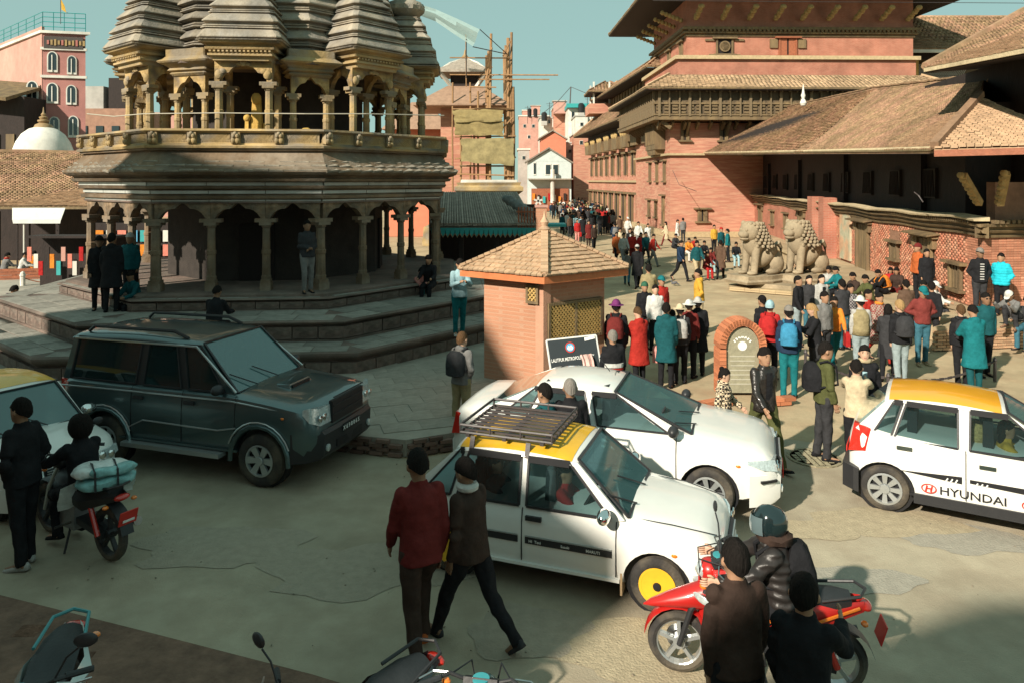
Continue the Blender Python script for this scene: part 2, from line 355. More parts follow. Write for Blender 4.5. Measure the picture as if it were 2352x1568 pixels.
# raised pavement round the temple with its brick kerb
kerb_line = [(-40, 22.2), (-5.4, 12.55), (-2.53, 11.52), (-1.62, 11.3), (-.93, 11.62), (1.2, 12.9)]
back = [(2.0, 14.6), (-2, 30), (-40, 34)]
pav = MB(); pav.prism(kerb_line+back, -.01, .25); po = struct(obj('pavement', pav, pave_m))
cen, A, B, Cc = [], [], [], []
for (a, b) in zip(kerb_line[1:-1], kerb_line[2:]):
    a, b = Vector((*a, 0)), Vector((*b, 0)); L = (b-a).length; t = (b-a).normalized(); n = Vector((t.y, -t.x, 0))
    for row in range(4):
        k = int(L/.24)
        for i in range(k):
            x = (i+.5+(row % 2)*.35)*L/k
            if x > L-.05: continue
            cen.append(a+t*x+n*(.02+rnd.uniform(-.008, .008))+Vector((0, 0, .03+row*.062))); A.append(t*.105); B.append(n*.055); Cc.append(Vector((0, 0, .027)))
kerb_m = M('kerb_brick', (.22, .13, .10), .95, .25, 8, .3, 30, rand=.3, hue=(.16, .12, .1), spec=.15)
pieces('brick', cen, A, B, Cc, kerb_m, po, 300)
# pavement slabs
cen, A, B, Cc = [], [], [], []
t = Vector((.95, .31, 0)).normalized(); n = Vector((-t.y, t.x, 0)); o0 = Vector((-5.6, 11.6, .252))
for i in range(-6, 24):
    for j in range(-9, 9):
        c = o0+t*(i*.62+(j % 2)*.3)+n*(j*.46)
        if inpoly(c.x, c.y, [(-9, 13.9), (-5.4, 12.85), (-2.5, 11.85), (-1.62, 11.6), (-1.05, 11.95), (1.0, 13.1), (1.6, 14.6), (-3, 16), (-9, 16)]):
            cen.append(c+Vector((0, 0, rnd.uniform(-.004, .006)))); A.append(t*.308); B.append(n*.228); Cc.append(Vector((0, 0, .012)))
pieces('paving_slab', cen, A, B, Cc, pave_m, po, 300)
# brown verge and its kerb at the near side of the road
vp = [(-30, 12.2), (-5.14, 7.4), (-3.3, 6.77), (-1.67, 6.2), (-.2, 5.6), (-.2, 0), (-30, 0)]
ve = MB(); ve.prism(vp, -.01, .07); ve = struct(obj('verge', ve, soil))
cen, A, B, Cc = [], [], [], []
for i in range(60):
    for j in range(22):
        x = -7.2+i*.23+(j % 2)*.11; y = 3.6+j*.2
        if inpoly(x+.1, y+.12, vp) and inpoly(x-.1, y+.1, vp) and rnd.random() > .85:
            cen.append((x, y, .060+rnd.uniform(-.004, .004))); a = rnd.uniform(-.05, .05); A.append((.105, .105*a, 0)); B.append((-.09*a, .09, 0)); Cc.append((0, 0, .012))
verge_b = M('verge_paver', (.17, .095, .065), .95, .35, 5, .5, 30, rand=.15, grime=.3, spec=.15)
pieces('paver', cen, A, B, Cc, verge_b, ve, 300)
# worn patches in the road surface
for i, (px, py, rx, ry, c) in enumerate([(2230, 1235, .75, .35, 0), (2050, 1195, .9, .4, 1), (1500, 1500, .8, .5, 1), (820, 1300, 1.2, .6, 2), (1950, 1330, .7, .3, 0), (500, 1250, 1.0, .5, 2), (1200, 1450, .6, .4, 2), (1880, 1215, .6, .25, 1)]):
    p = gp(px, py); q = []
    for j in range(36):
        a = j*PI/18; k = 1+.38*noise.noise(Vector((math.cos(a)*1.7+i*5, math.sin(a)*1.7, i)))+.15*noise.noise(Vector((math.cos(a)*6+i, math.sin(a)*6, 3))); q.append((p.x+rx*k*math.cos(a), p.y+ry*k*math.sin(a)))
    sheet('road_patch', q, -.004+.0004*i, [M('patch_grey', (.30, .275, .225), .9, .12, 9, .5, 40), M('patch_dust', (.37, .305, .205), .95, .16, 9, .5, 40), M('patch_dark', (.315, .27, .205), .9, .12, 9, .5, 40)][c])
# litter and grit on the road
cen, A, B, Cc = [], [], [], []
for i in range(700):
    x, y = rnd.uniform(-6, 9), rnd.uniform(5.5, 13); s_ = rnd.uniform(.003, .011)
    if noise.noise(Vector((x*.8, y*.8, 0))) < .05: continue
    a = 0; a = rnd.uniform(0, 6)
    if not inpoly(x, y, road_poly): continue
    cen.append((x, y, .004)); A.append((s_*math.cos(a), s_*math.sin(a), 0)); B.append((-s_*.6*math.sin(a), s_*.6*math.cos(a), 0)); Cc.append((0, 0, s_*.3))
o = boxes_np('road_grit', cen, np.array(A), np.array(B), np.array(Cc), M('grit', (.22, .18, .13), .9, .3, 5)); o['kind'] = 'stuff'
# hatch covers / patched paving on the sunlit road
for (px, py, r) in ((2120, 1125, .42), (1870, 1050, .4)):
    c = gp(px, py); t_ = thing('manhole_cover', 'round worn cover in the tan road '+('beside the hatchback rear wheel' if px > 2000 else 'at the feet of the couple'), 'manhole cover', (c.x, c.y, -.004))
    obj('rim', MB().lathe([(r, 0), (r, .012), (r-.05, .014), (r-.05, 0)], 24), M('worn_iron', (.30, .26, .17), .8, .3, 20, .5, 60), t_)
    k = MB()
    for i in range(-4, 5):
        for j in range(-4, 5):
            if math.hypot(i, j)*.09 < r-.09: k.box((i*.09, j*.09, .007), (.07, .07, .008))
    o = obj('cover_tread', k, M('worn_iron2', (.33, .29, .19), .8, .3, 20, .5, 60), t_); o['kind'] = 'stuff'
# ================================================================ buildings behind and left of the camera (their shade falls on the street)
hh = Vector((SUN_DX, SUN_DY, 0)); nn = Vector((SUN_DY, -SUN_DX, 0)); TE = math.tan(R(SUN_EL))
def shader_house(name, label, prof, T, depth, m):
    """prof: list of (u, v) outline from right to left, v = height at which the sun ray grazes above the camera line"""
    t_ = thing(name, label, 'building', tuple(hh*T)); f = [nn*u+Vector((0, 0, max(v-T*TE, 0))) for u, v in prof]
    base = [Vector((nn*prof[0][0])), Vector((nn*prof[-1][0]))]
    P = [base[1], base[0]]+f; back_ = -hh*depth
    k = len(P); mb = MB().add(P+[p+back_ for p in P], [tuple(range(k)), tuple(range(2*k-1, k-1, -1))]+[(i, (i+1) % k, (i+1) % k+k, i+k) for i in range(k)])
    obj('wall', mb, m, t_)
    return t_, f
tA, f = shader_house('brick_house', 'tall gabled brick house across the near side of the street', [(-3.95, 4.3), (-7.2, 5.4), (-8.7, 6.5), (-9.46, 7.0), (-10.2, 7.95), (-12.5, 9.3), (-14.7, 10.4), (-16.6, 9.75), (-19.0, 9.8)], -6, 9, brick_far)
for i in range(6):
    for j in range(3):
        u = -17.8+i*1.7; z = 1.4+j*3
        if z+1.6 > 3.46+9.2-(0 if i < 4 else (i-3)*1.6): continue
        c = nn*u+hh*.04; fr = obj('window', MB().box((c.x, c.y, z+.7), (1.0, .12, 1.4), rz=math.atan2(nn.y, nn.x)), wood, tA)
        obj('pane', MB().box((c.x+hh.x*.05, c.y+hh.y*.05, z+.7), (.8, .1, 1.2), rz=math.atan2(nn.y, nn.x)), glass_b, fr)
tB, f = shader_house('brick_house', 'low peaked brick house behind the viewing terrace', [(9, 4.5), (3, 6.2), (.2, 6.05), (-1.3, 5.2), (-2.75, 3.4)], -6, 9, brick_far)
for i in range(5):
    c = nn*(-1.5+i*1.8)+hh*.04; fr = obj('window', MB().box((c.x, c.y, 4.4), (1.0, .12, 1.4), rz=math.atan2(nn.y, nn.x)), wood, tB)
    obj('pane', MB().box((c.x+hh.x*.05, c.y+hh.y*.05, 4.4), (.8, .1, 1.2), rz=math.atan2(nn.y, nn.x)), glass_b, fr)

# ================================================================ octagonal stone temple
TC = Vector((-6.97, 22.43, 0)); TR = R(5)
T = thing('stone_temple', 'octagonal carved stone temple with arcades and stacked stone roofs on wide steps', 'temple', TC, TR)
def octv(ap, k): a = R(-90-22.5+45*k); r = ap/math.cos(R(22.5)); return Vector((r*math.cos(a), r*math.sin(a), 0))
def oring(ap, z, sag=0): return [octv(ap, k)+Vector((0, 0, z)) for k in range(8)]
def oprof(prof, cap=True): return MB().loft([oring(a, z) for a, z in prof], cap)
def rough(mb, amt=.02, sc_=1.5, seed=0):
    mb.v = [tuple(Vector(v)+noise.noise_vector(Vector(v)*sc_+Vector((seed, 0, 0)))*amt) for v in mb.v]; return mb
def fac(k):      # facet frame: centre direction n, tangent t
    a = R(-90+45*k); return Vector((math.cos(a), math.sin(a), 0)), Vector((-math.sin(a), math.cos(a), 0))
VIS = (-2, -1, 0, 1, 2)
# stepped plinth
tiers = [(7.6, 0, .72), (6.65, .72, 1.18), (5.35, 1.18, 1.47)]
for i, (ap, z0, z1) in enumerate(tiers):
    h = z1-z0
    prof = [(ap-.02, z0-.01), (ap-.02, z0+h*.08), (ap-.1, z0+h*.12), (ap-.1, z0+h*.7), (ap-.04, z0+h*.78), (ap+.02, z0+h*.84), (ap+.04, z0+h*.9), (ap+.04, z1-.03), (ap, z1)]
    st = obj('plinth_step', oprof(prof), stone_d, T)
    cen, A, B, Cc = [], [], [], []; c2, A2, B2, C2 = [], [], [], []
    for k in VIS:
        n, t = fac(k); half = ap*math.tan(R(22.5))
        cnt = int(2*half/.52)
        for j in range(cnt):
            x = -half+(j+.5)*2*half/cnt; wv = half/cnt-.012
            cen.append(n*(ap-.075+rnd.uniform(-.012, .012))+t*x+Vector((0, 0, z0+h*.41))); A.append(t*wv); B.append(n*.05); Cc.append(Vector((0, 0, h*.27)))
        nxt = tiers[i+1][0] if i < 2 else 4.9
        rows = 2 if ap-nxt > .6 else 1
        for r_ in range(rows):
            a0 = nxt+(ap-nxt)*(r_+.5)/rows; cnt = int(2*a0*math.tan(R(22.5))/.75)
            for j in range(cnt):
                hw = a0*math.tan(R(22.5))-.1
                x = -hw+(j+.5)*2*hw/cnt; c2.append(n*a0+t*x+Vector((0, 0, z1-.004+rnd.uniform(-.003, .005)))); A2.append(t*(hw/cnt-.01)); B2.append(n*((ap-nxt)/rows/2-.012)); C2.append(Vector((0, 0, .01)))
    pieces('stone_block', cen, A, B, Cc, stone_d, T, 300)
    pieces('stone_slab', c2, A2, B2, C2, M('tread_stone', (.26, .245, .21), .85, .2, 3, .3, 20, rand=.15, grime=.25), T, 300)
obj('floor', oprof([(5.2, 1.46), (5.2, 1.53), (5.1, 1.56)]), stone_d, T)
# ground arcade
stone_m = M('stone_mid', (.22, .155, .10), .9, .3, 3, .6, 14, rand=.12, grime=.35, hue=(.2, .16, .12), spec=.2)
CA = 4.65; ZC = 1.56; ZS = 3.28
def column(x, y, z0, z1, r, parent, rot=0, m=stone, br=.5):
    hgt = z1-z0
    mb = MB(); mb.box((0, 0, .09), (r*2.5, r*2.5, .18)); mb.box((0, 0, .22), (r*2.2, r*2.2, .08)); mb.lathe([(r*1.15, .26), (r*1.15, .34), (r, .36), (r*.96, hgt*.5), (r*1.1, hgt*.51), (r*1.1, hgt*.56), (r*.92, hgt*.57), (r*.88, hgt-.22), (r*1.1, hgt-.2), (r*1.15, hgt-.15)], 8, a0=PI/8)
    c = obj('column', mb, m, parent, loc=(x, y, z0), rot=rot)
    cp = MB(); cp.box((0, 0, hgt-.12), (r*2.8, r*2.8, .07)); cp.box((0, 0, hgt-.04), (br, r*2.4, .09))
    obj('capital', cp, m, c); return c
def archpanel(w_, z0, zspring, ztop, th, lobes=5, apex=.9):
    """panel with a pointed cusped opening; local x along, z up, thickness along y"""
    hw = w_/2; pts = []; N = lobes*4
    for i in range(N+1):
        s_ = i/N; x = -hw*.86+s_*hw*1.72; a = 1-abs(2*s_-1)
        cusp = abs(math.sin(s_*lobes*PI))*.055*min(1, a*6)
        z = zspring+(ztop-zspring)*apex*(a**.72)*1.0+cusp-.02
        pts.append((x, z))
    vs = []; fs = []
    top = [(x, ztop) for x, z in pts]
    for (x, z), (x2, z2) in zip(pts, top): vs += [(x, -th/2, z), (x2, -th/2, z2+.0), (x, th/2, z), (x2, th/2, z2)]
    for i in range(N): a = i*4; b = a+4; fs += [(a, a+1, b+1, b), (a+2, b+2, b+3, a+3), (a, b, b+2, a+2), (a+1, a+3, b+3, b+1)]
    mb = MB().add(vs, fs)
    for s_ in (-1, 1): mb.box((s_*hw*.935, 0, (z0+ztop)/2), (hw*.15, th, ztop-z0))
    return mb
half = CA*math.tan(R(22.5))
for k in range(8):
    n, t = fac(k); rz = math.atan2(t.y, t.x)
    for j in range(3):
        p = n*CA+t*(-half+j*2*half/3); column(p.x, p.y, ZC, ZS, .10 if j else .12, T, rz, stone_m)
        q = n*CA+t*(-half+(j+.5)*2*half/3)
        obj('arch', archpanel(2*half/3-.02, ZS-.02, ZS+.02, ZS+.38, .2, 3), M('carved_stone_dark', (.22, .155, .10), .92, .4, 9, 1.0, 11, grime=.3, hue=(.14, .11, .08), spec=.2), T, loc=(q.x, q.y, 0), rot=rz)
shade_stone = M('shade_dark_stone', (.035, .028, .024), .9, .3, 3, .4); obj('sanctum_wall', oprof([(2.9, 1.5), (2.9, 4.0)]), shade_stone, T)  # the dim interior's shade is put into this stone's colour
for k in range(0, 8, 2):
    n, t = fac(k); q = n*2.92
    obj('doorway', MB().box((q.x, q.y, 2.3), (.9, .1, 1.5), rz=math.atan2(t.y, t.x)), dark, T)
obj('ceiling', oprof([(4.8, 3.655), (4.8, 3.7)]), stone_d, T)
obj('entablature', rough(oprof([(4.74, 3.65), (4.74, 3.74), (4.86, 3.76), (4.88, 3.83), (4.78, 3.85), (4.78, 3.98), (4.92, 4.0), (4.96, 4.06), (4.88, 4.08), (4.88, 4.15), (5.06, 4.18), (5.1, 4.24), (5.02, 4.26), (5.05, 4.3), (5.2, 4.34), (5.27, 4.4), (5.27, 4.45), (5.1, 4.56), (4.87, 4.80), (4.8, 4.9), (4.9, 4.92), (4.9, 4.97)]), .02), stone_m, T)
stripm = M('pale_fascia_strip', (.42, .43, .4), .35, .15, 3, .1, spec=.6)
for z, ap in ((3.92, 4.80), (3.70, 4.76), (4.115, 4.9)):
    for k in (7, 0, 1, 2, 6):
        n, t = fac(k); hw = ap*math.tan(R(22.5)); cnt = 3
        for j in range(cnt):
            q = n*(ap+.015)+t*(-hw+(j+.5)*2*hw/cnt); obj('fascia_strip', MB().box((q.x, q.y, z), (2*hw/cnt-.02, .03, .075), rz=math.atan2(t.y, t.x)), stripm, T)
# weathered eave stones
cen, A, B, Cc = [], [], [], []
for k in VIS:
    n, t = fac(k)
    for r_ in range(4):
        ap = 5.29-.13*r_; z = 4.45+.10*r_; hw = ap*math.tan(R(22.5)); cnt = int(2*hw/.33)
        for j in range(cnt):
            x = -hw+(j+.5)*2*hw/cnt; cen.append(n*(ap-.1+rnd.uniform(-.02, .02))+t*x+Vector((0, 0, z+rnd.uniform(-.01, .012))))
            A.append(t*(hw/cnt*.96)); B.append((n-Vector((0, 0, .75))).normalized()*.09); Cc.append(Vector((0, 0, .024)))
pieces('eave_stone', cen, A, B, Cc, slate, T, 300)
# balustrade
BA = 4.86
obj('balustrade_base', oprof([(BA+.1, 4.965), (BA+.12, 5.02), (BA+.04, 5.05), (BA+.04, 5.08), (BA-.12, 5.08)]), stone, T)
cop = MB()
for k in range(8):
    pass
obj('coping', rough(MB().loft([oring(BA-.14, 5.33), oring(BA+.06, 5.33), oring(BA+.12, 5.37), oring(BA+.1, 5.42), oring(BA-.14, 5.42)]+[oring(BA-.14, 5.33)], cap=False), .012, 3), stone, T)
rail_l = []
for k in range(8):
    n, t = fac(k); hw = BA*math.tan(R(22.5)); rz = math.atan2(t.y, t.x)
    for j in range(4):
        q = n*(BA+.02)+t*(-hw+j*2*hw/4+(.12 if j == 0 else 0))
        mb = MB(); mb.box((0, 0, 5.2), (.2, .16, .27)); 
        for s_ in (-1, 1): mb.ell((s_*.05, -.09, 5.14), (.06, .05, .07), 8, 5); mb.ell((s_*.04, -.09, 5.26), (.05, .05, .06), 8, 5)
        mb.ell((0, -.1, 5.31), (.05, .05, .05), 8, 5)
        obj('carved_post', mb, stone, T, loc=(q.x, q.y, 0), rot=rz, smooth=True)
        q = n*(BA-.02)+t*(-hw+(j+.5)*2*hw/4)
        pn = obj('balustrade_panel', MB().box((0, 0, 5.205), (2*hw/4-.16, .06, .26)), stone, T, loc=(q.x, q.y, 0), rot=rz)
        lt = MB(); ww = 2*hw/4-.3
        for a in range(13):
            for s_ in (-1, 1):
                x0 = -ww/2+a*ww/12; lt.bar((x0, -.035, 5.12), (min(max(x0+s_*.17, -ww/2), ww/2), -.035, 5.29), .014, .02)
        lo = obj('lattice_relief', lt, stone, pn); lo['kind'] = 'stuff'
obj('upper_floor', oprof([(4.8, 4.95), (4.8, 5.0)]), stone_d, T)
# porches of the upper storey with their stacked roofs
def rect_ring(cx, cy, hw, hd, z, rz, bev=.12):
    c, s_ = math.cos(rz), math.sin(rz); pts = [(-hw+bev, -hd), (hw-bev, -hd), (hw, -hd+bev), (hw, hd-bev), (hw-bev, hd), (-hw+bev, hd), (-hw, hd-bev), (-hw, -hd+bev)]
    return [Vector((cx+x*c-y*s_, cy+x*s_+y*c, z)) for x, y in pts]
def layered(hw0, hd0, z0, z1, lv, curve=1.6, shrink=.3, lip=.07, seed=0, bell=False):
    rings = []
    for i in range(lv):
        f0 = i/lv; f1 = (i+1)/lv; za = z0+(z1-z0)*f0; dz = (z1-z0)/lv; S = lambda f: 1-(1-shrink)*f**curve
        a, b, c_ = S(f0), S(f0+(f1-f0)*.55), S(f1); h0, d0 = hw0*a, hd0*a
        rings += [(h0-.03, d0-.03, za), (h0+lip, d0+lip, za+dz*.06), (h0+lip, d0+lip, za+dz*.12), (hw0*b+.0, hd0*b, za+dz*.58), (hw0*b-.03, hd0*b-.03, za+dz*.62), (hw0*b+.035, hd0*b+.035, za+dz*.65), (hw0*b+.03, hd0*b+.03, za+dz*.71), (hw0*b-.04, hd0*b-.04, za+dz*.73), (hw0*b+.0, hd0*b+.0, za+dz*.79), (hw0*b-.0, hd0*b-.0, za+dz*.85), (hw0*c_-.03, hd0*c_-.03, za+dz*.88)]
    return rings
    for i in range(lv):
        f0 = i/lv; f1 = (i+1)/lv; sc0 = 1-(1-shrink)*f0**curve; sc1 = 1-(1-shrink)*f1**curve; za = z0+(z1-z0)*f0; dz = (z1-z0)/lv
        l = lip*(1 if i % 3 else 1.7)
        rings += [(hw0*sc0-.02, hd0*sc0-.02, za), (hw0*sc0+l, hd0*sc0+l, za+dz*.35), (hw0*sc0+l, hd0*sc0+l, za+dz*.55), (hw0*sc1+.01, hd0*sc1+.01, za+dz*.92)]
    return rings
PH = 4.2
for k in range(8):
    n, t = fac(k); rz = math.atan2(t.y, t.x); base = n*PH
    P = obj('porch', MB().box((0, .55, 5.03), (1.55, 1.5, .07)), stone, T, loc=(base.x, base.y, 0), rot=rz)
    cxs = (-.6, .6)
    for yy in (0, .95):
        for x in cxs: 
            column(x, yy, 5.05, 6.62, .1, P, 0, stone, .42)
    fr = MB()
    fr.add(*(lambda q: (q.v, q.f))(archpanel(1.36, 6.6, 6.64, 7.12, .16, 5)))
    for s_ in (-1, 1):
        q = archpanel(.95, 6.6, 6.64, 7.12, .14, 3).tf(Matrix.Translation((s_*.61, .48, 0)) @ Matrix.Rotation(PI/2, 4, 'Z')); fr.add(q.v, q.f)
    obj('arch', fr, carved, P)
    for s_ in (-1, 1):
        cr = MB(); cr.ell((s_*.58, -.09, 6.8), (.1, .06, .12), 10, 6); cr.ell((s_*.49, -.09, 6.88), (.08, .05, .07), 8, 5); obj('carved_figure', cr, stone, P, smooth=True)
    cr = MB(); cr.ell((0, -.09, 7.08), (.1, .06, .09), 10, 6); cr.ell((.1, -.09, 7.05), (.07, .05, .05), 8, 5); cr.ell((-.1, -.09, 7.05), (.07, .05, .05), 8, 5)
    obj('carved_figure', cr, stone, P, smooth=True)
    en = [(.68, .75, 7.115), (.70, .77, 7.2), (.78, .85, 7.22), (.78, .85, 7.27), (.72, .79, 7.29), (.72, .79, 7.35), (.82, .88, 7.37), (.84, .9, 7.42), (.78, .85, 7.44), (.8, .87, 7.48), (.94, 1.0, 7.52), (.97, 1.03, 7.57)]
    obj('cornice', rough(MB().loft([rect_ring(0, .5, a, b, z, 0, .03) for a, b, z in en]), .008, 4, k), stone, P)
    dn = MB()
    for i in range(15): dn.box((-.7+i*.1, -.37, 7.325), (.05, .05, .04))
    o = obj('dentils', dn, stone, P); o['kind'] = 'stuff'
    ly = [(1.0, 1.06, 7.57), (1.02, 1.08, 7.6)]+[(a, b, z) for a, b, z in layered(.92, .98, 7.62, 9.2, 4, 1.3, .4, .07)]
    obj('stacked_roof', rough(MB().loft([rect_ring(0, .5, a, b, z, 0, .1) for a, b, z in ly]), .022, 3.5, k*3), slate, P)
    rib = MB(); rib.lathe([(.3, 9.1), (.34, 9.15), (.3, 9.2), (.45, 9.25), (.58, 9.38), (.6, 9.5), (.52, 9.62), (.36, 9.7), (.3, 9.76), (.36, 9.8), (.2, 9.9), (.06, 10.0)], 28, (0, .5, 0))
    for i, v in enumerate(rib.v):
        v = Vector(v)
        if 9.22 < v.z < 9.72: a = math.atan2(v.y-.5, v.x)+v.z*1.2; f_ = 1+.06*math.sin(a*14); rib.v[i] = (v.x*f_, .5+(v.y-.5)*f_, v.z)
    obj('ribbed_finial', rib, slate, P, smooth=True)
# recessed bays between porches and the central tower
for k in range(8):
    n, t = fac(k+.5); rz = math.atan2(t.y, t.x); q = n*3.85
    for s_ in (-1, 1): 
        p = q+t*.42*s_; column(p.x, p.y, 5.0, 6.4, .09, T, rz, stone, .36)
    obj('arch', archpanel(.95, 6.35, 6.42, 6.85, .14, 3), carved, T, loc=(q.x, q.y, 0), rot=rz)
    en = [(.5, .3, 6.84), (.56, .36, 6.9), (.52, .32, 6.94), (.6, .4, 6.98), (.56, .36, 7.04), (.62, .42, 7.1), (.75, .55, 7.16), (.78, .58, 7.2), (.6, .45, 7.32), (.6, .45, 7.5)]
    obj('cornice', rough(MB().loft([rect_ring(q.x-n.x*.2, q.y-n.y*.2, a, b, z, rz, .03) for a, b, z in en]), .01, 4, k), stone, T)
obj('upper_sanctum', oprof([(2.3, 4.99), (2.3, 7.2)]), shade_stone, T)
obj('upper_ceiling', oprof([(3.9, 7.13), (3.9, 7.2)]), stone_d, T)
tw = [(3.7, 7.2), (3.8, 7.3)]
for i in range(9):
    a = 3.5-.04*i-.12*max(0, i-3); z = 7.35+i*.47; tw += [(a-.05, z), (a+.12, z+.03), (a+.12, z+.07), (a-.08, z+.27), (a-.1, z+.29), (a+.02, z+.31), (a+.02, z+.34), (a-.06, z+.36), (a-.02, z+.38), (a-.02, z+.41), (a-.1, z+.43)]
tw += [(1.9, 11.7), (1.2, 12.4), (.7, 13.6), (.2, 15.0)]
obj('tower', rough(MB().loft([oring(a, z) for a, z in tw]), .03, 3), slate, T)
# golden-ochre stele inside the front porch, and a small lion figure
st = MB(); st.lathe([(.28, 5.05), (.3, 5.15), (.24, 5.2)], 12, (.05, .9, 0)); st.box((.08, .9, 5.7), (.34, .2, 1.1), taper=.6); st.box((-.14, .82, 5.4), (.12, .16, .7), taper=.7); st.box((.3, .84, 5.38), (.12, .14, .6), taper=.6); st.ell((-.14, .8, 5.8), (.09, .09, .1)); st.ell((.08, .85, 6.3), (.13, .1, .16)); st.box((.1, .8, 5.16), (.62, .36, .22))
n, t = fac(0); q = n*PH
stt = thing('stone_stele', 'ochre carved stele standing inside the front upper porch of the temple', 'statue', tuple(TC+Matrix.Rotation(TR, 3, 'Z') @ q), TR)
obj('stele', rough(st, .015, 9), ochre, stt, smooth=True)
ln = MB(); ln.ell((0, 0, .2), (.22, .14, .2)); ln.ell((.18, -.02, .36), (.14, .12, .14)); ln.box((.05, 0, .05), (.5, .3, .12))
l2 = thing('stone_lion', 'small orange stone animal crouched on the temple balcony right of the front porch', 'statue', at(1085, 300, 17.9)*.0+Vector((at(1085-400, 304, 18.4)).to_tuple()), .2)
l2.location.z = 5.02; obj('body', rough(ln, .02, 8), ochre, l2, smooth=True)
# cable strung along the upper columns
cab = thing('cable', 'thin pale cable strung across the upper columns of the temple', 'cable')
pts = [at(200, 262, 19.6), at(262, 268, 19.3), at(330, 262, 18.3), at(500, 260, 17.9), at(700, 262, 17.9), at(840, 262, 18.4), at(1020, 266, 19.8)]
obj('strand', MB().tube(pts, .014, 5), M('pale_cable', (.4, .37, .3), .7, 0, bump=0), cab)
# ================================================================ ticket kiosk
K = thing('ticket_kiosk', 'small pink brick ticket kiosk with a four-sided pale tiled roof', 'kiosk')
a_ = gp(1112, 897, .0); c_ = gp(1248, 925, 0); b_ = gp(1388, 893, 0)
# corner towards camera c_, left a_, right b_
KC = Vector((c_.x, c_.y, 0)); KL = Vector((a_.x, a_.y, 0)); d1 = (KL-KC); ang = math.atan2(-d1.y, -d1.x)
Lk = d1.length; d2 = Vector((-d1.y, d1.x, 0)).normalized()*-1
if d2.y < 0: d2 = -d2
# make square corner
W2 = 2.0
K.location = KC; 
e1 = d1.normalized(); e2 = Vector((b_.x-c_.x, b_.y-c_.y, 0)).normalized(); W2 = (b_-c_).length; L1 = Lk
def kp(u, v, z): return e1*u+e2*v+Vector((0, 0, z))
KH = H-(645-HZ)*KC.y/FP
obj('wall', MB().loft([[kp(0, 0, z), kp(0, W2, z), kp(L1, W2, z), kp(L1, 0, z)] for z in (0, KH)]), brick_pale, K)
def on_face(e, u0, u1, z0, z1, out, th):
    """box on a kiosk face along e"""
    m_ = MB(); o_ = Vector((e.y, -e.x, 0)); 
    if o_.dot(Vector((0, -1, 0))) < 0: o_ = -o_
    P = [e*u0, e*u1, e*u1+o_*out, e*u0+o_*out]
    return m_.loft([[p+Vector((0, 0, z0)) for p in P], [p+Vector((0, 0, z1)) for p in P]])
obj('corner_pilaster', MB().loft([[kp(-.02, -.02, z), kp(-.02, .16, z), kp(.16, .16, z), kp(.16, -.02, z)] for z in (0, KH-.02)]), M('pink_render', (.46, .25, .165), .9, .1, 5, .2), K)
def lattice_win(e, u0, u1, z0, z1, nx):
    w_ = obj('window', on_face(e, u0, u1, z0, z1, .03, 0), dark, K); o_ = Vector((e.y, -e.x, 0)); o_ = o_ if o_.y < 0 else -o_
    for s in ((u0, u0+.05, z0, z1), (u1-.05, u1, z0, z1), (u0+.05, u1-.05, z0, z0+.05), (u0+.05, u1-.05, z1-.05, z1)):
        obj('frame', on_face(e, s[0], s[1], s[2], s[3], .07, 0), wood, w_)
    mids = [(u0+.05, u1-.05)]
    if u1-u0 > .8:
        um = (u0+u1)/2; obj('mullion', on_face(e, um-.03, um+.03, z0+.05, z1-.05, .065, 0), wood, w_); mids = [(u0+.05, um-.03), (um+.03, u1-.05)]
    for (p, q) in mids:
        lt = MB(); step = .085; hgt = z1-z0-.1; n_ = int((q-p+hgt)/step)+1
        for i in range(n_+1):
            for s_ in (0, 1):
                x = i*step-hgt; x0, x1, ya, yb = x, x+hgt, 0, hgt
                if x0 < 0: ya = -x0; x0 = 0
                if x1 > q-p: yb = hgt-(x1-(q-p)); x1 = q-p
                if x1-x0 < .02: continue
                if s_: x0, x1 = (q-p)-x0, (q-p)-x1
                lt.bar(e*(p+x0)+o_*(.045+.01*s_)+Vector((0, 0, z0+.05+ya)), e*(p+x1)+o_*(.045+.01*s_)+Vector((0, 0, z0+.05+yb)), .026, .02, up=tuple(o_))
        lo = obj('lattice', lt, M('lattice_wood', (.42, .27, .09), .7, .2, 10, .2), w_)
    return w_
zt = lambda py: H-(py-HZ)*KC.y/FP
lattice_win(e2, W2*.05, W2*.93, zt(792)+.02, zt(698), 2)
lattice_win(e1, .08, .36, zt(700), zt(655), 1)
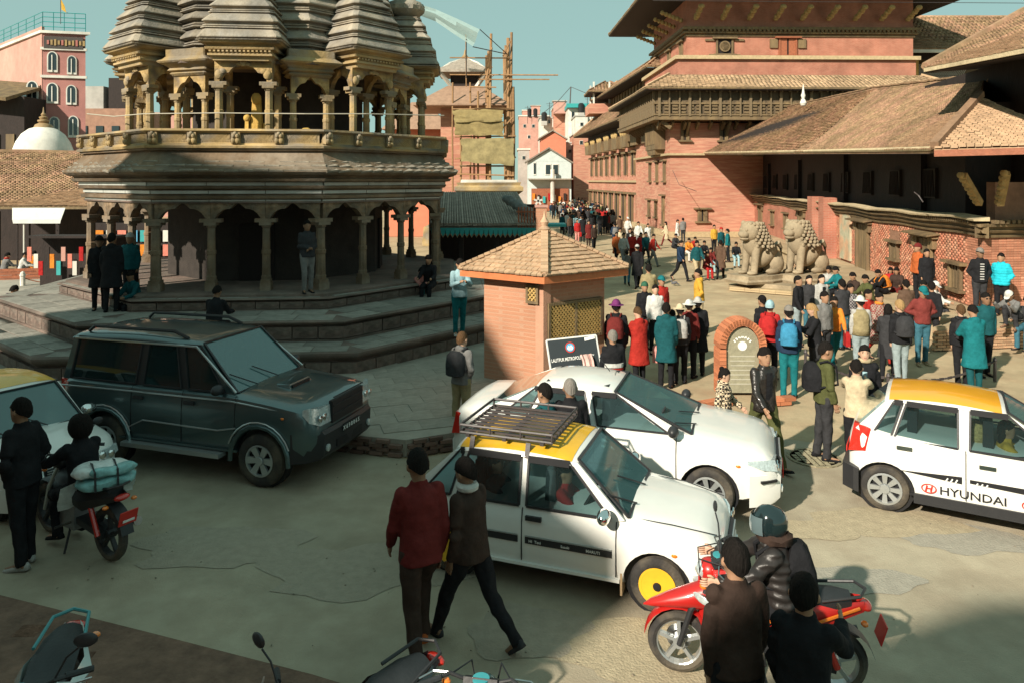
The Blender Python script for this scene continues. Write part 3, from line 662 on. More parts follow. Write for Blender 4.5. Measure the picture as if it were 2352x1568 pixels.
# timber ring under the roof and the tiled pyramid roof
ov = .30
ring_o = [kp(-ov, -ov, 0), kp(-ov, W2+ov, 0), kp(L1+ov, W2+ov, 0), kp(L1+ov, -ov, 0)]
apex = kp(L1/2, W2/2, KH+.86)
obj('eave_board', MB().loft([[p+Vector((0, 0, z)) for p in ring_o] for z in (KH-.02, KH+.11)]), wood_o, K)
for i in range(4):
    p, q = ring_o[i], ring_o[(i+1) % 4]; z_ = Vector((0, 0, KH+.12))
    pts = [p+z_, q+z_, apex]; m_ = (p+q)/2-(ring_o[0]+ring_o[2])/2
    tiled(pts if (pts[1]-pts[0]).cross(apex-pts[0]).dot(m_+Vector((0, 0, 1))) > 0 else [pts[1], pts[0], apex], tilep, K, .125, .115, .035, 160, 'roof_tile', 5+i, .9, thick=.06, jit=.008)
    rd = MB(); L_ = (apex-(p+z_))
    hp = obj('hip_ridge', MB().tube([p+z_+Vector((0, 0, .03)), apex+Vector((0, 0, .05))], .05, 6), tilep, K)
    cn, A, B, Cc = [], [], [], []
    for j in range(14):
        c = p+z_+L_*((j+.5)/14)+Vector((0, 0, .075)); d = L_.normalized(); s_ = d.cross(Vector((0, 0, 1))).normalized()
        cn.append(c); A.append(s_*.07); B.append((d+Vector((0, 0, -.12)))*.06); Cc.append(s_.cross(d)*.025)
    pieces('ridge_tile', cn, A, B, Cc, tilep, K, 60)
obj('finial', MB().lathe([(.1, 0), (.13, .06), (.06, .12), (.09, .2), (.03, .3), (.01, .42)], 10, tuple(apex)), tilep, K, smooth=True)
# notice board leaning in front of the kiosk
bp = [at(1255, 782, KC.y-.75), at(1368, 770, KC.y-.75), at(1385, 875, KC.y-1.0), at(1271, 890, KC.y-1.0)]
NB = thing('notice_board', 'black ticket notice board with white lettering leaning in front of the pink kiosk', 'sign', bp[3])
o_ = Vector(bp[3]); q4 = [p-o_ for p in bp]
ext = (q4[3]-q4[0])*.45; q5 = [q4[0], q4[1], q4[2]+ext, q4[3]+ext]
obj('board', MB().slab(q5, .03), board_k, NB)
nB = (q5[1]-q5[0]).cross(q5[3]-q5[0]).normalized()
if nB.y > 0: nB = -nB
for i in range(4): obj('frame', MB().bar(q5[i]+nB*.02, q5[(i+1) % 4]+nB*.02, .025, .03), whiteprint, NB)
for x in (.1, .9):
    b0 = q5[3].lerp(q5[2], x); obj('leg', MB().bar(b0, b0+Vector((0, .1, -(b0.z+o_.z)+.0)), .03), iron, NB)
ux = (q4[1]-q4[0]).normalized(); uz = (q4[0]-q4[3]).normalized(); hB = (q4[0]-q4[3]).length; wB = (q4[1]-q4[0]).length
def text_on(name, body, size, pos, ux, uz, nrm_, mat, parent, ext=.002, align='CENTER', sx=1, shear=0):
    cu = bpy.data.curves.new(name, 'FONT'); cu.body = body; cu.size = size; cu.align_x = align; cu.extrude = ext; cu.resolution_u = 2; cu.shear = shear; cu.offset = size*.012
    o = bpy.data.objects.new(name, cu); C.objects.link(o); bpy.context.view_layer.update()
    dg = bpy.context.evaluated_depsgraph_get(); me = bpy.data.meshes.new_from_object(o.evaluated_get(dg)); bpy.data.objects.remove(o)
    me.materials.clear(); me.materials.append(mat); o = bpy.data.objects.new(name, me); C.objects.link(o); o.parent = parent
    m = Matrix((( ux.x*sx, uz.x, nrm_.x, pos.x), (ux.y*sx, uz.y, nrm_.y, pos.y), (ux.z*sx, uz.z, nrm_.z, pos.z), (0, 0, 0, 1))); o.matrix_local = m; return o
def bpnt(u, v): return q4[3]+ux*wB*u+(q4[0]-q4[3])*v+nB*.04
text_on('lettering', 'LALITPUR METROPOLITAN CITY', .085, bpnt(.47, .53), ux, uz, nB, whiteprint, NB, sx=.62)
text_on('lettering', 'LAD PUBLIC', .085, bpnt(.4, .33), ux, uz, nB, whiteprint, NB, sx=.7)
text_on('lettering', 'Tourist', .1, bpnt(.35, .12), ux, uz, nB, whiteprint, NB, sx=.9)
em = MB(); 
for r0, r1 in ((.088, .075),):
    em.loft([[bpnt(.45, .8)+ux*math.cos(a)*r+uz*math.sin(a)*r*1.05+nB*.004 for a in [i*PI/10 for i in range(20)]] for r in (r0, r1)], cap=False)
obj('emblem_ring', em, redprint, NB)
obj('emblem_disc', MB().add([bpnt(.45, .8)+ux*math.cos(i*PI/8)*.07+uz*math.sin(i*PI/8)*.07+nB*.003 for i in range(16)], [tuple(range(16))]), blueprint, NB)
obj('emblem_mountain', MB().add([bpnt(.45, .8)+ux*x+uz*y+nB*.006 for x, y in ((-.055, -.015), (-.02, .035), (0, .005), (.02, .04), (.055, -.01), (.03, -.045), (-.035, -.04))], [tuple(range(7))]), whiteprint, NB)
obj('sticker', MB().add([bpnt(u, v)+nB*.004 for u, v in ((.76, .9), (.97, .93), (.97, .99), (.76, .97))], [(0, 1, 2, 3)]), whiteprint, NB)
# coat / pale scarf hung over the board
sc_ = thing('pale_cloth', 'pale striped cloth hanging over the right half of the black notice board', 'cloth', tuple(o_))
r_ = []
for j in range(7):
    v = .62-.14*j; r_.append([bpnt(.62+.22*i/7+(.03*math.sin(j*1.1)), v)+nB*(.05+.03*math.sin(i*1.9)+.01*j) for i in range(8)])
obj('cloth_drape', MB().loft(r_, cap=False, close=False), cl('pale_pink', (.62, .42, .38)), sc_, smooth=True)
# arched brick inscription stone
IB = thing('inscription_stone', 'grey inscription slab in an arched red brick surround on the plaza', 'monument', gp(1703, 905, 0)); s0 = FP/IB.location.y
hwI = .30*1.0; 
hwI = (1758-1652)/2/s0; zsp = (905-795)/s0; ztp = (905-735)/s0
slab_pts = [(-hwI*.72, .05), (hwI*.72, .05)]+[(hwI*.72*math.cos(a), zsp+(ztp-zsp-.13)*math.sin(a)) for a in [i*PI/12 for i in range(13)]]
vs = [Vector((x, y, z)) for y in (-.06, .3) for x, z in slab_pts]; kk = len(slab_pts)
obj('stone_slab', MB().add(vs, [tuple(range(kk)), tuple(range(2*kk-1, kk-1, -1))]+[(i, i+kk, (i+1) % kk+kk, (i+1) % kk) for i in range(kk)]), M('grey_green_stone', (.28, .26, .18), .85, .2, 8, .3, 40), IB)
cn, A, B, Cc = [], [], [], []
for s_ in (-1, 1):
    for j in range(int(zsp/.075)): cn.append((s_*hwI*.87, .1, .04+j*.075)); A.append((hwI*.14, 0, 0)); B.append((0, .22, 0)); Cc.append((0, 0, .033))
for j in range(22):
    a = (j+.5)*PI/22; d = Vector((math.cos(a)*hwI*.87, 0, math.sin(a)*(ztp-zsp)*.93)); cn.append(d+Vector((0, .1, zsp))); dn = d.normalized(); A.append(dn*hwI*.14); B.append(Vector((0, .22, 0))); Cc.append(Vector((-dn.z, 0, dn.x))*.05)
pieces('brick', cn, A, B, Cc, M('red_arch_brick', (.48, .17, .08), .9, .25, 9, .3, 30, rand=.25), IB, 100)
obj('emblem', MB().lathe([(.09, 0), (.09, .012), (.075, .012), (.0, .014)], 20, (0, -.065, zsp+.02), axis='y'), whiteprint, IB)
for j in range(7): obj('inscription_line', MB().box((0, -.062, zsp-.18-j*.09), (hwI*1.1-.02*(j % 3), .008, .02)), M('incised_line', (.42, .4, .32), .8, .1, 8, 0), IB)
for j, a in enumerate([i*PI/10 for i in range(2, 9)]): obj('inscription_letter', MB().box((.19*math.cos(a), -.064, zsp+.0+.19*math.sin(a)), (.05, .01, .03), ry=a-PI/2), whiteprint, IB)
# ================================================================ long brick courtyard building on the right
# plan line of its street wall: from near corner WA to far end WB
WA = Vector((13.0, 20.4, 0)); WD = Vector((6.1, 41.5, 0)).normalized(); WL = 44.0
WN = Vector((-WD.y, WD.x, 0))      # outward (towards the square, -x)
BR = thing('courtyard_building', 'long brick courtyard building with timber cornice under a broad sagging tiled roof', 'building', WA, math.atan2(WD.y, WD.x))
# local frame: x along wall (away), y towards the square (left), z up
ZL = .58; ZW = 2.85
obj('wall', MB().box((WL/2+1.2, -1.5, 1.45), (WL-2.4, 3, 2.9)), mortar, BR)
# end wall going right from the near corner (slightly receding)
rel = lambda v: Matrix.Rotation(-math.atan2(WD.y, WD.x), 3, 'Z') @ (v-WA)
e_dir = Vector((.985, .17, 0)); e_l = rel(WA+e_dir); e_l.z = 0; e_n = Vector((e_l.y, -e_l.x, 0)); e_n = e_n if (Matrix.Rotation(math.atan2(WD.y, WD.x), 3, 'Z') @ e_n).y < 0 else -e_n
mbw = MB(); P = [Vector((0, 0, 0)), e_l*7, e_l*7-e_n*4+Vector((0, 0, 0)), Vector((2.9, -.004, 0))]
mbw.loft([[p+Vector((0, 0, z)) for p in P] for z in (0, 2.9)]); obj('end_wall', mbw, mortar, BR)
cen, A, B, Cc = [], [], [], []
openings = [(1.2, 2.0, .95, 1.75), (3.25, 4.55, .5, 2.75), (6.2, 7.0, 1.25, 2.3), (9.4, 11.0, .5, 2.7), (16, 17.4, .5, 2.8), (22, 23.3, .5, 2.8), (28, 29, 1.1, 2.2), (33, 34, 1.1, 2.2)]
rb = random.Random(4)
for row in range(32):
    z = .62+row*.07
    if z > ZW-.03: break
    x = .02+(row % 2)*.12
    while x < 19:
        Lb = .235
        if not any(a-.12 < x < b+.12 and c-.02 < z < d+.02 for a, b, c, d in openings) and rb.random() > .03:
            wv = .08*noise.noise(Vector((x*.35, z*.5, 0)))
            cen.append((x+Lb/2, -.029+rb.uniform(-.005, .006), z+.03+wv*.25)); A.append((Lb/2-.004, rb.uniform(-.004, .004), 0)); B.append((0, .04, 0)); Cc.append((0, 0, .030))
        x += Lb
    x = 0
    while x < 6.9:
        c = e_l*(x+.118)+e_n*(-.026+rb.uniform(-.005, .007)); cen.append((c.x, c.y, z+.03)); A.append(e_l*.111); B.append(e_n*.04); Cc.append((0, 0, .030)); x += .235
pieces('brick', cen, A, B, Cc, brickc, BR, 300)
# far half of the wall as brick relief
obj('far_wall', MB().box((19+12.5, .0, 1.45), (25, .06, 2.9)), brick_far, BR)
# ledge (plinth the people sit and stand on) in front of the wall
LG = struct(obj('plinth_ledge', MB().loft([[Vector((px, py, z)) for px, py in ((-1.5, 0), (-1.1, 2.1), (9, 2.3), (9.3, 1.7), (30, 1.5), (30, 0))] for z in (0, ZL)]), plaza_m, loc=WA, rot=math.atan2(WD.y, WD.x)))
l3 = MB(); e3 = [rel(WA+Vector((-2.6, -2.1, 0))), rel(WA+Vector((9, -.3, 0))), rel(WA+Vector((9, 2, 0))), rel(WA)]
for p in e3: p.z = 0
struct(obj('plinth_ledge', MB().loft([[p+Vector((0, 0, z)) for p in e3] for z in (0, ZL-.004)]), plaza_m, loc=WA, rot=math.atan2(WD.y, WD.x)))
cen, A, B, Cc = [], [], [], []
def ledge_face(a, b):
    a, b = Vector((*a, 0)), Vector((*b, 0)); t = (b-a).normalized(); n = Vector((-t.y, t.x, 0)); n = n if n.y > -.2 and n.y+abs(n.x) else -n; L = (b-a).length
    for row in range(7):
        for i in range(int(L/.24)):
            cen.append(a+t*((i+.5+(row % 2)*.4)*.24)+n*rb.uniform(0, .02)+Vector((0, 0, .04+row*.07))); A.append(t*.11); B.append(n*.045); Cc.append(Vector((0, 0, .028)))
ledge_face((-1.1, 2.1), (9, 2.3)); ledge_face((9.3, 1.7), (16, 1.6))
a_, b_ = Vector(e3[0]), Vector(e3[1]); t = (b_-a_).normalized(); n = Vector((t.y, -t.x, 0)); nw = Matrix.Rotation(math.atan2(WD.y, WD.x), 3, 'Z') @ n; n = n if nw.y < 0 else -n
for row in range(7):
    for i in range(int((b_-a_).length/.24)):
        cen.append(a_+t*((i+.5+(row % 2)*.4)*.24)+n*rb.uniform(0, .02)+Vector((0, 0, .04+row*.07))); A.append(t*.11); B.append(n*.045); Cc.append(Vector((0, 0, .028)))
pieces('brick', cen, A, B, Cc, M('ledge_brick', (.46, .25, .15), .95, .25, 9, .3, 30, rand=.25, hue=(.44, .32, .2), spec=.15), BR, 300)
# coping stones of the ledge
cen, A, B, Cc = [], [], [], []
for i in range(18): cen.append((-1+i*.56, 2.12+i*.011, ZL+.004)); A.append((.27, 0, 0)); B.append((0, .13, 0)); Cc.append((0, 0, .035))
for i in range(24): cen.append((9.5+i*.56, 1.62, ZL+.004)); A.append((.27, 0, 0)); B.append((0, .13, 0)); Cc.append((0, 0, .035))
pieces('coping_stone', cen, A, B, Cc, M('tan_stone', (.42, .32, .19), .9, .2, 5, .3, 20, rand=.12), BR, 60)
# timber cornice
def mould(name, x0, x1, prof, m, parent, seg=1, amp=0):
    rings = []
    for i in range(seg+1):
        x = x0+(x1-x0)*i/seg; dz = amp*math.sin(x*1.3)+amp*.6*math.sin(x*.47+1)
        rings.append([Vector((x, y, z+dz)) for y, z in prof])
    return obj(name, MB().loft(rings, cap=True), m, parent)
cp = [(0, 2.62), (.08, 2.62), (.1, 2.68), (.06, 2.7), (.06, 2.74), (.16, 2.76), (.2, 2.82), (.14, 2.84), (.14, 2.9), (.28, 2.93), (.3, 3.0), (0, 3.02)]
mould('cornice', -.3, 14.5, cp, wood, BR, 24, .025); mould('cornice', 17.0, WL, cp, wood, BR, 20, .03)
me_ = MB(); rr = []
for y, z in cp: pass
rings = [[e_l*s_+e_n*y+Vector((0, 0, z+.003)) for y, z in cp] for s_ in (-.28, 7)]
obj('cornice', MB().loft(rings), wood, BR)
cen, A, B, Cc = [], [], [], []
for i in range(95): cen.append((.2+i*.15, .24, 3.05)); A.append((.035, 0, 0)); B.append((0, .09, 0)); Cc.append((0, 0, .04))
for i in range(40): c = e_l*(.1+i*.17)+e_n*.27; cen.append((c.x, c.y, 3.07)); A.append(e_l*.05); B.append(e_n*.1); Cc.append((0, 0, .05))
pieces('rafter_end', cen, A, B, Cc, wood, BR, 135)
mould('roof_ledge', -.35, WL, [(0, 3.09), (.4, 3.09), (.42, 3.14), (0, 3.2)], M('lime_coping', (.5, .4, .25), .95, .25, 4, .5, 15), BR, 30, .03)
# brick pilasters flanking the main doorway
for x in (14.5, 16.6):
    obj('pilaster', MB().box((x, .28, 1.75), (.9, .6, 3.3)), brick_far, BR)
    obj('plaster_band', MB().box((x+.8, .06, 1.6), (.5, .1, 2.4)), lime, BR)
# doors and windows
def door(x0, x1, z0, z1, lintel=.35, leaf=wood, open_=False):
    d = obj('door', MB().box(((x0+x1)/2, -.02, (z0+z1)/2), (x1-x0, .1, z1-z0)), dark, BR)
    for s_ in (x0+.09, x1-.09): obj('jamb', MB().box((s_, .04, (z0+z1)/2), (.18, .2, z1-z0)), wood, d)
    obj('lintel', MB().box(((x0+x1)/2, .1, z1+.05), (x1-x0+2*lintel, .22, .1)), wood, d)
    obj('hood', MB().box(((x0+x1)/2, .2, z1+.13), (x1-x0+2*lintel+.2, .42, .05), rx=-.15), wood, d)
    k = max(2, int((x1-x0-.36)/.16))
    for i in range(k):
        wv = (x1-x0-.36)/k; obj('plank', MB().box((x0+.18+wv*(i+.5), .045+.01*(i % 2), (z0+z1)/2-.02), (wv*.93, .05, z1-z0-.06)), leaf, d)
    for s_ in (x0-.12, x1+.12): obj('bracket', MB().box((s_, .07, z1-.16), (.2, .16, .34), taper=1.2), wood, d)
    return d
def window(x0, x1, z0, z1, parent=BR, y=0):
    d = obj('window', MB().box(((x0+x1)/2, y+.0, (z0+z1)/2), (x1-x0, .06, z1-z0)), dark, parent)
    for s_ in (x0+.06, x1-.06): obj('frame', MB().box((s_, y+.06, (z0+z1)/2), (.12, .12, z1-z0)), wood, d)
    obj('sill', MB().box(((x0+x1)/2, y+.1, z0-.03), (x1-x0+.3, .22, .08)), wood, d); obj('lintel', MB().box(((x0+x1)/2, y+.1, z1+.04), (x1-x0+.5, .24, .09)), wood, d)
    k = 3
    for i in range(k): obj('slat', MB().box((x0+.12+(x1-x0-.24)*(i+.5)/k, y+.05, (z0+z1)/2), ((x1-x0-.24)/k*.55, .04, z1-z0-.04)), wood, d)
    return d
window(1.2, 2.0, .98, 1.72); door(3.25, 4.5, ZL, 2.35); window(6.2, 6.95, 1.35, 1.95); door(9.4, 10.9, ZL, 2.45)
door(16.0-.3, 17.1-.3+.5, ZL, 2.7) if False else None
door(15.05, 16.05, ZL, 2.75, .1); door(20, 21.2, ZL, 2.5); window(24, 24.9, 1.3, 2.2); window(28, 28.9, 1.3, 2.2); door(32, 33.2, ZL, 2.4); window(37, 38, 1.3, 2.2)
obj('faded_plaster_panel', MB().box((12.5, .05, 1.7), (1.5, .09, 2.0)), M('faded_plaster', (.42, .40, .28), .95, .3, 3, .3, 15, hue=(.46, .28, .17)), BR)
# shaded timber upper storey
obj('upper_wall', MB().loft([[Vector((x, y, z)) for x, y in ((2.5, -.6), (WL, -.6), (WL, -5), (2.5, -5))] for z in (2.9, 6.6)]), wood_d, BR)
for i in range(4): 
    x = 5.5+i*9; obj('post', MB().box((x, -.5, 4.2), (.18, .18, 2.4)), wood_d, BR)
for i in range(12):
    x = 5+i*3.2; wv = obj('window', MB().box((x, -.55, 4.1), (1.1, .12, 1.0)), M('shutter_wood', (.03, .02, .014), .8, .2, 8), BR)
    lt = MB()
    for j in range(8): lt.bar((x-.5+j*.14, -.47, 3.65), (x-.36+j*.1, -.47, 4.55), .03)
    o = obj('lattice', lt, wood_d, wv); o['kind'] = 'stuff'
# the broad lower roof: eave height sags towards the near end
def W2(px, py, Y): return rel(at(px, py, Y))
eL = W2(1578, 353, 62); eM = W2(1850, 349, 33); eR = W2(2143, 344, 19.2)
rL = W2(1748, 262, 64); rM = W2(2010, 207, 36); rR = W2(2262, 180, 25)
EO = [eL, eM, eR]; RO = [rL, rM, rR]
und = MB(); und.loft([[eL, rL], [eM, rM], [eR, rR]], cap=False, close=False)
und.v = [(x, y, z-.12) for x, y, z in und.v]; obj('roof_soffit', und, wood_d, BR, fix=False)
tiled([eM, eR, rR, rM] if (eR-eM).cross(rR-eM).dot(Vector((0, 0, 1))) > 0 else [eR, eM, rM, rR], tilem, BR, .15, .14, .03, 300, 'roof_tile', 21, .7, thick=.1)
tiled([eM, eL, rL, rM], tilem, BR, .24, .22, .035, 20, 'roof_tile', 22, .7, thick=.1)
hipL = W2(1640, 352, 72)
# eave fascia, gutter line and ridge
for nm, pts, r_, m in (('eave_fascia', EO, .07, M('lime_coping', (.5, .4, .25))), ('ridge', [W2(1578, 350, 62), rL, rM, rR, W2(2275, 188, 24)], .11, tilem)):
    obj(nm, MB().tube([p+Vector((0, 0, .02)) for p in pts], r_, 6), m, BR)
cen, A, B, Cc = [], [], [], []
for (p, q) in ((rL, rM), (rM, rR), (eL, rL)):
    L = (q-p).length; d = (q-p).normalized(); s_ = d.cross(Vector((0, 0, 1))).normalized()
    for i in range(int(L/.3)): cen.append(p+d*(i+.5)*.3+Vector((0, 0, .13+rb.uniform(-.01, .02)))); A.append(d*.14); B.append(s_*.12); Cc.append(Vector((0, 0, .03)))
pieces('ridge_tile', cen, A, B, Cc, tilem, BR, 120)
# struts under the far left corner of the eave
for i in range(5): 
    p0 = W2(1600+i*22, 362, 60); p1 = W2(1655+i*12, 412, 61); obj('strut', MB().bar(p0, p1, .13), wood, BR)
obj('rooftop_finial', MB().lathe([(.14, 0), (.2, .15), (.14, .3), (.08, .4), (.14, .6), (.08, .75), (.05, 1.0), (.02, 1.25)], 12, tuple(W2(1845, 243, 44))), lime, BR, smooth=True)
# hip bay at the near corner with coarse tiles
hA = W2(2146, 344, 18.6); hT = W2(2252, 226, 21.0); hR = W2(2420, 336, 17.2); hT2 = W2(2420, 300, 19.5)
obj('hip_rafter', MB().bar(hA+Vector((0, 0, .12)), hT+Vector((0, 0, .12)), .2, .16), M('weathered_ridge', (.25, .15, .09), .9, .3, 5, .5), BR)
def okp(a, b, c, *r):
    return [a, b, c, *r]
tiled([eR, hA, hT, rR], tilem, BR, .15, .14, .03, 60, 'roof_tile', 23, .7, thick=.08)
cor = W2(2341, 290, 19.2)
tiled([hA, hR, hT2, hT], tilep, BR, .17, .15, .045, 300, 'roof_tile', 24, 1.1, thick=.08, jit=.02)
obj('eave_fascia', MB().bar(hA-Vector((0, 0, .1)), hR-Vector((0, 0, .1)), .1, .16), wood_r, BR)
# upper block and its overhanging roof
uA = W2(2125, 158, 21.5); uB = W2(2420, 100, 16.5); uC = W2(2420, 20, 19); uT = W2(2470, -80, 24); uD = W2(2124, 150, 22.5)
Zu = uA.z
und = [W2(2225, 158, 26), W2(2240, 330, 25), W2(2450, 420, 21), W2(2470, 100, 21)]
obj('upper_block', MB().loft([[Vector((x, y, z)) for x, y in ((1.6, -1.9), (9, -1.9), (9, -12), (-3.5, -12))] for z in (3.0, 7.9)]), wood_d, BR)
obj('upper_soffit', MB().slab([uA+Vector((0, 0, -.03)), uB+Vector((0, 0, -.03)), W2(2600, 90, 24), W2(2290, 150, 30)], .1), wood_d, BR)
pU = [uA, uB, W2(2420, -95, 24), W2(2390, 15, 25.5)]
tiled([uA, uB, W2(2405, 2, 24.6)], tilem, BR, .15, .14, .035, 200, 'roof_tile', 25, .8, thick=.06)
obj('ridge', MB().tube([uA+Vector((0, 0, .06)), W2(2352, 32, 24.2)+Vector((0, 0, .1)), W2(2420, 0, 25.2)], .13, 6), tilem, BR)
obj('eave_fascia', MB().bar(uA-Vector((0, 0, .04)), uB-Vector((0, 0, .04)), .08, .12), M('lime_coping', (.5, .4, .25)), BR)
# carved struts in the corner shade
for (x0, y0, x1, y1, Y) in ((2212, 403, 2250, 468, 20.0), (2312, 398, 2297, 470, 19.6), (2335, 345, 2352, 300, 19.4)):
    p, q = W2(x0, y0, Y-.6), W2(x1, y1, Y); mb = MB(); mb.bar(p, q, .16)
    for j in range(7): c = p.lerp(q, j/6.5); mb.ell(tuple(c+Vector((0, .06, 0))), (.10+.03*(j % 2), .1, .09), 8, 5)
    obj('carved_strut', mb, M('strut_wood', (.38, .26, .11), .8, .3, 5, .3), BR, smooth=True)
obj('corner_panel', MB().box((e_l*1.6+e_n*-.3+Vector((0, 0, 3.6))), (2.2, .3, 1.1), rz=math.atan2(e_l.y, e_l.x)), mortar, BR)
# hanging loose wires
for (pts) in ([(1600, 440, 52), (1560, 425, 52), (1545, 392, 54)], [(2120, 465, 22.5), (2110, 450, 22.6), (2100, 442, 22.8)]):
    obj('loose_wire', MB().tube([W2(*p) for p in pts], .02, 4), iron, BR)
# ================================================================ stone lions on their plinth
def lion(px, py, Y, sc_, rz, label, cz):
    p = at(px, py, Y); t_ = thing('stone_lion', label, 'statue', (p.x, p.y, cz), rz)
    b = MB(); b.loft([[Vector((x*a, y*a, z)) for x, y in ((-.6, -1.2), (.6, -1.2), (.75, 0), (.6, 1.1), (-.6, 1.1), (-.75, 0))] for a, z in ((1, 0), (1.04, .1), (.95, .16), (.95, .3))]); obj('base', rough(b, .02, 3), lionm, t_)
    bd = MB(); bd.ell((0, .25, 1.05), (.42, .75, .42), 16, 10, Euler((.55, 0, 0)).to_matrix()); bd.ell((0, .72, .75), (.5, .42, .5), 14, 8); bd.ell((0, -.28, 1.5), (.42, .38, .5), 14, 8)
    for s_ in (-1, 1):
        bd.tube([(s_*.22, -.35, 1.4), (s_*.24, -.42, .9), (s_*.24, -.5, .36)], [.19, .15, .13], 10); bd.ell((s_*.24, -.6, .38), (.16, .24, .1), 10, 6); bd.ell((s_*.4, .35, .42), (.16, .36, .13), 10, 6); bd.ell((s_*.38, .62, .68), (.2, .36, .34), 10, 6)
    obj('body', rough(bd, .02, 3), lionm, t_, smooth=True)
    hd = MB(); hd.ell((0, -.45, 2.0), (.42, .4, .42), 16, 10); hd.ell((0, -.78, 1.9), (.24, .22, .17), 10, 6); hd.ell((0, -.76, 1.72), (.2, .17, .08), 10, 6)
    for s_ in (-1, 1): hd.ell((s_*.15, -.78, 2.08), (.08, .07, .07), 8, 5); hd.ell((s_*.36, -.45, 2.32), (.1, .07, .12), 8, 5)
    obj('head', rough(hd, .02, 4), lionm, t_, smooth=True)
    mn = MB()
    for r_ in range(8):
        for j in range(17):
            a = PI*2*j/17+r_*.18; rr_ = .43+.03*r_; z = 2.32-r_*.125
            mn.ell((rr_*math.cos(a), -.3+rr_*math.sin(a)*.8+.04*r_, z), (.07, .07, .075), 7, 4)
    obj('mane', mn, lionm, t_, smooth=True)
    tl = MB().tube([(0, 1.0, .5), (0, 1.3, .8), (.0, 1.25, 1.3), (0, 1.05, 1.5)], [.09, .08, .07, .12], 8); obj('tail', tl, lionm, t_, smooth=True)
    t_.scale = (sc_,)*3; return t_
lionm = M('lion_stone', (.33, .265, .18), .95, .2, 5, .4, 18, grime=.2, spec=.15)
lpz = .3
pl = thing('lion_plinth', 'broad tan stone plinth carrying the two guardian lions', 'plinth', (0, 0, 0))
q = [gp(1678, 640), gp(1672, 668), gp(1790, 690), gp(1905, 668), gp(1925, 640)]
q[0] = Vector((9.2, 31.5, 0)); q[1] = Vector((8.3, 28.2, 0)); q[2] = Vector((10.2, 27.0, 0)); q[3] = Vector((13.3, 28.0, 0)); q[4] = Vector((14.3, 32, 0))
obj('lower_step', MB().loft([[p+Vector((0, 0, z)) for p in q] for z in (0, .15)]), M('tan_stone', (.42, .32, .19)), pl)
cq = sum(q, Vector())/5
obj('upper_step', rough(MB().loft([[cq+(p-cq)*.86+Vector((0, 0, z)) for p in q] for z in (.15, lpz)]), .01, 2), lionm, pl)
cen, A, B, Cc = [], [], [], []
for (a, b) in ((q[0], q[1]), (q[1], q[2]), (q[2], q[3])):
    t = (b-a).normalized(); n = Vector((t.y, -t.x, 0)); n = n if n.y < 0 or n.x < 0 else -n; L = (b-a).length; kx = max(1, int(L/.5))
    for j in range(kx):
        for r_ in range(2): cen.append(a+t*(j+.5)*L/kx-n*.0+Vector((0, 0, .04+r_*.07))); A.append(t*(L/kx/2-.012)); B.append(n*.02); Cc.append(Vector((0, 0, .03)))
pieces('stone_block', cen, A, B, Cc, M('tan_stone', (.42, .32, .19)), pl, 60)
lion(1742, 600, 28.6, .97, R(-62), 'left one of the two seated stone lions on the tan plinth', lpz)
lion(1845, 600, 28.9, .99, R(-62), 'right one of the two seated stone lions on the tan plinth, nearer the doorway', lpz)

# ================================================================ red brick palace tower in the centre
def bld(name, label, px, Y, dirx, rz=0):
    return thing(name, label, 'building', (((px-1176)*Y/FP), Y, 0), rz)
PX, PY = 11.75, 55.0
PT = thing('palace_tower', 'tall red brick palace with timber balcony, tiled skirt roof and carved struts', 'building', (PX, PY, 0), R(1.5))
# local: corner at the origin, +x right along the front, +y back
zc = lambda py, Y=55.0: H-(py-HZ)*Y/FP
Wd, Dp = 19.0, 13.0
z1 = zc(357); z2 = zc(285)
plm = M('pink_brick_wash', (.46, .205, .145), .95, .17, 1.6, .35, 8, grime=.10, stretch=(.7, .7, 6), hue=(.49, .26, .18), spec=.15)
obj('lower_wall', MB().box((Wd/2, Dp/2, z1/2), (Wd, Dp, z1)), plm, PT)
obj('string_course', MB().box((Wd/2-.1, Dp/2-.1, z1+.06), (Wd+.3, Dp+.3, .16)), M('tan_stone', (.42, .32, .19)), PT)
obj('wall', MB().box((Wd/2, Dp/2, (z1+.14+z2)/2+.0), (Wd-.04, Dp-.04, z2-z1)), plm, PT)
obj('base_course', MB().box((Wd/2-.15, Dp/2-.15, .2), (Wd+.5, Dp+.5, .4)), M('tan_stone', (.42, .32, .19)), PT)
# windows of the lower storeys (left face x=0 and front y=0)
def wbox(parent, c, d, nrm_, shade=wood, slats=2):
    """carved timber window: recessed dark panel, frame, sill and hood; nrm_ 'x' (faces -x) or 'y' (faces -y)"""
    x, y, z = c; w_, h = d; F = (lambda a, b, e, s1, s2, s3: MB().box((x-b, y+a, z+e), (s2, s1, s3))) if nrm_ == 'x' else (lambda a, b, e, s1, s2, s3: MB().box((x+a, y-b, z+e), (s1, s2, s3)))
    o = obj('window', F(0, .0, 0, w_, .08, h), dark, parent)
    obj('frame', MB().add(*(lambda m: (m.v, m.f))(F(-w_/2+.06, .06, 0, .14, .14, h))).add(*(lambda m: (m.v, m.f))(F(w_/2-.06, .06, 0, .14, .14, h))), shade, o)
    obj('sill', F(0, .1, -h/2-.05, w_+.4, .25, .12), shade, o); obj('hood', F(0, .14, h/2+.06, w_+.6, .32, .12), shade, o)
    for i in range(slats): obj('shutter', F(-w_/4+w_/2*i, .05, 0, w_/2-.14, .05, h-.06), shade, o)
    return o
for i in range(3):
    y = 1.6+i*2.6; wbox(PT, (0, y, 4.9-.0), (.55, 1.5), 'x')
    wbox(PT, (0, y+.4, 1.9), (.6, 1.3 if i else 2.2), 'x')
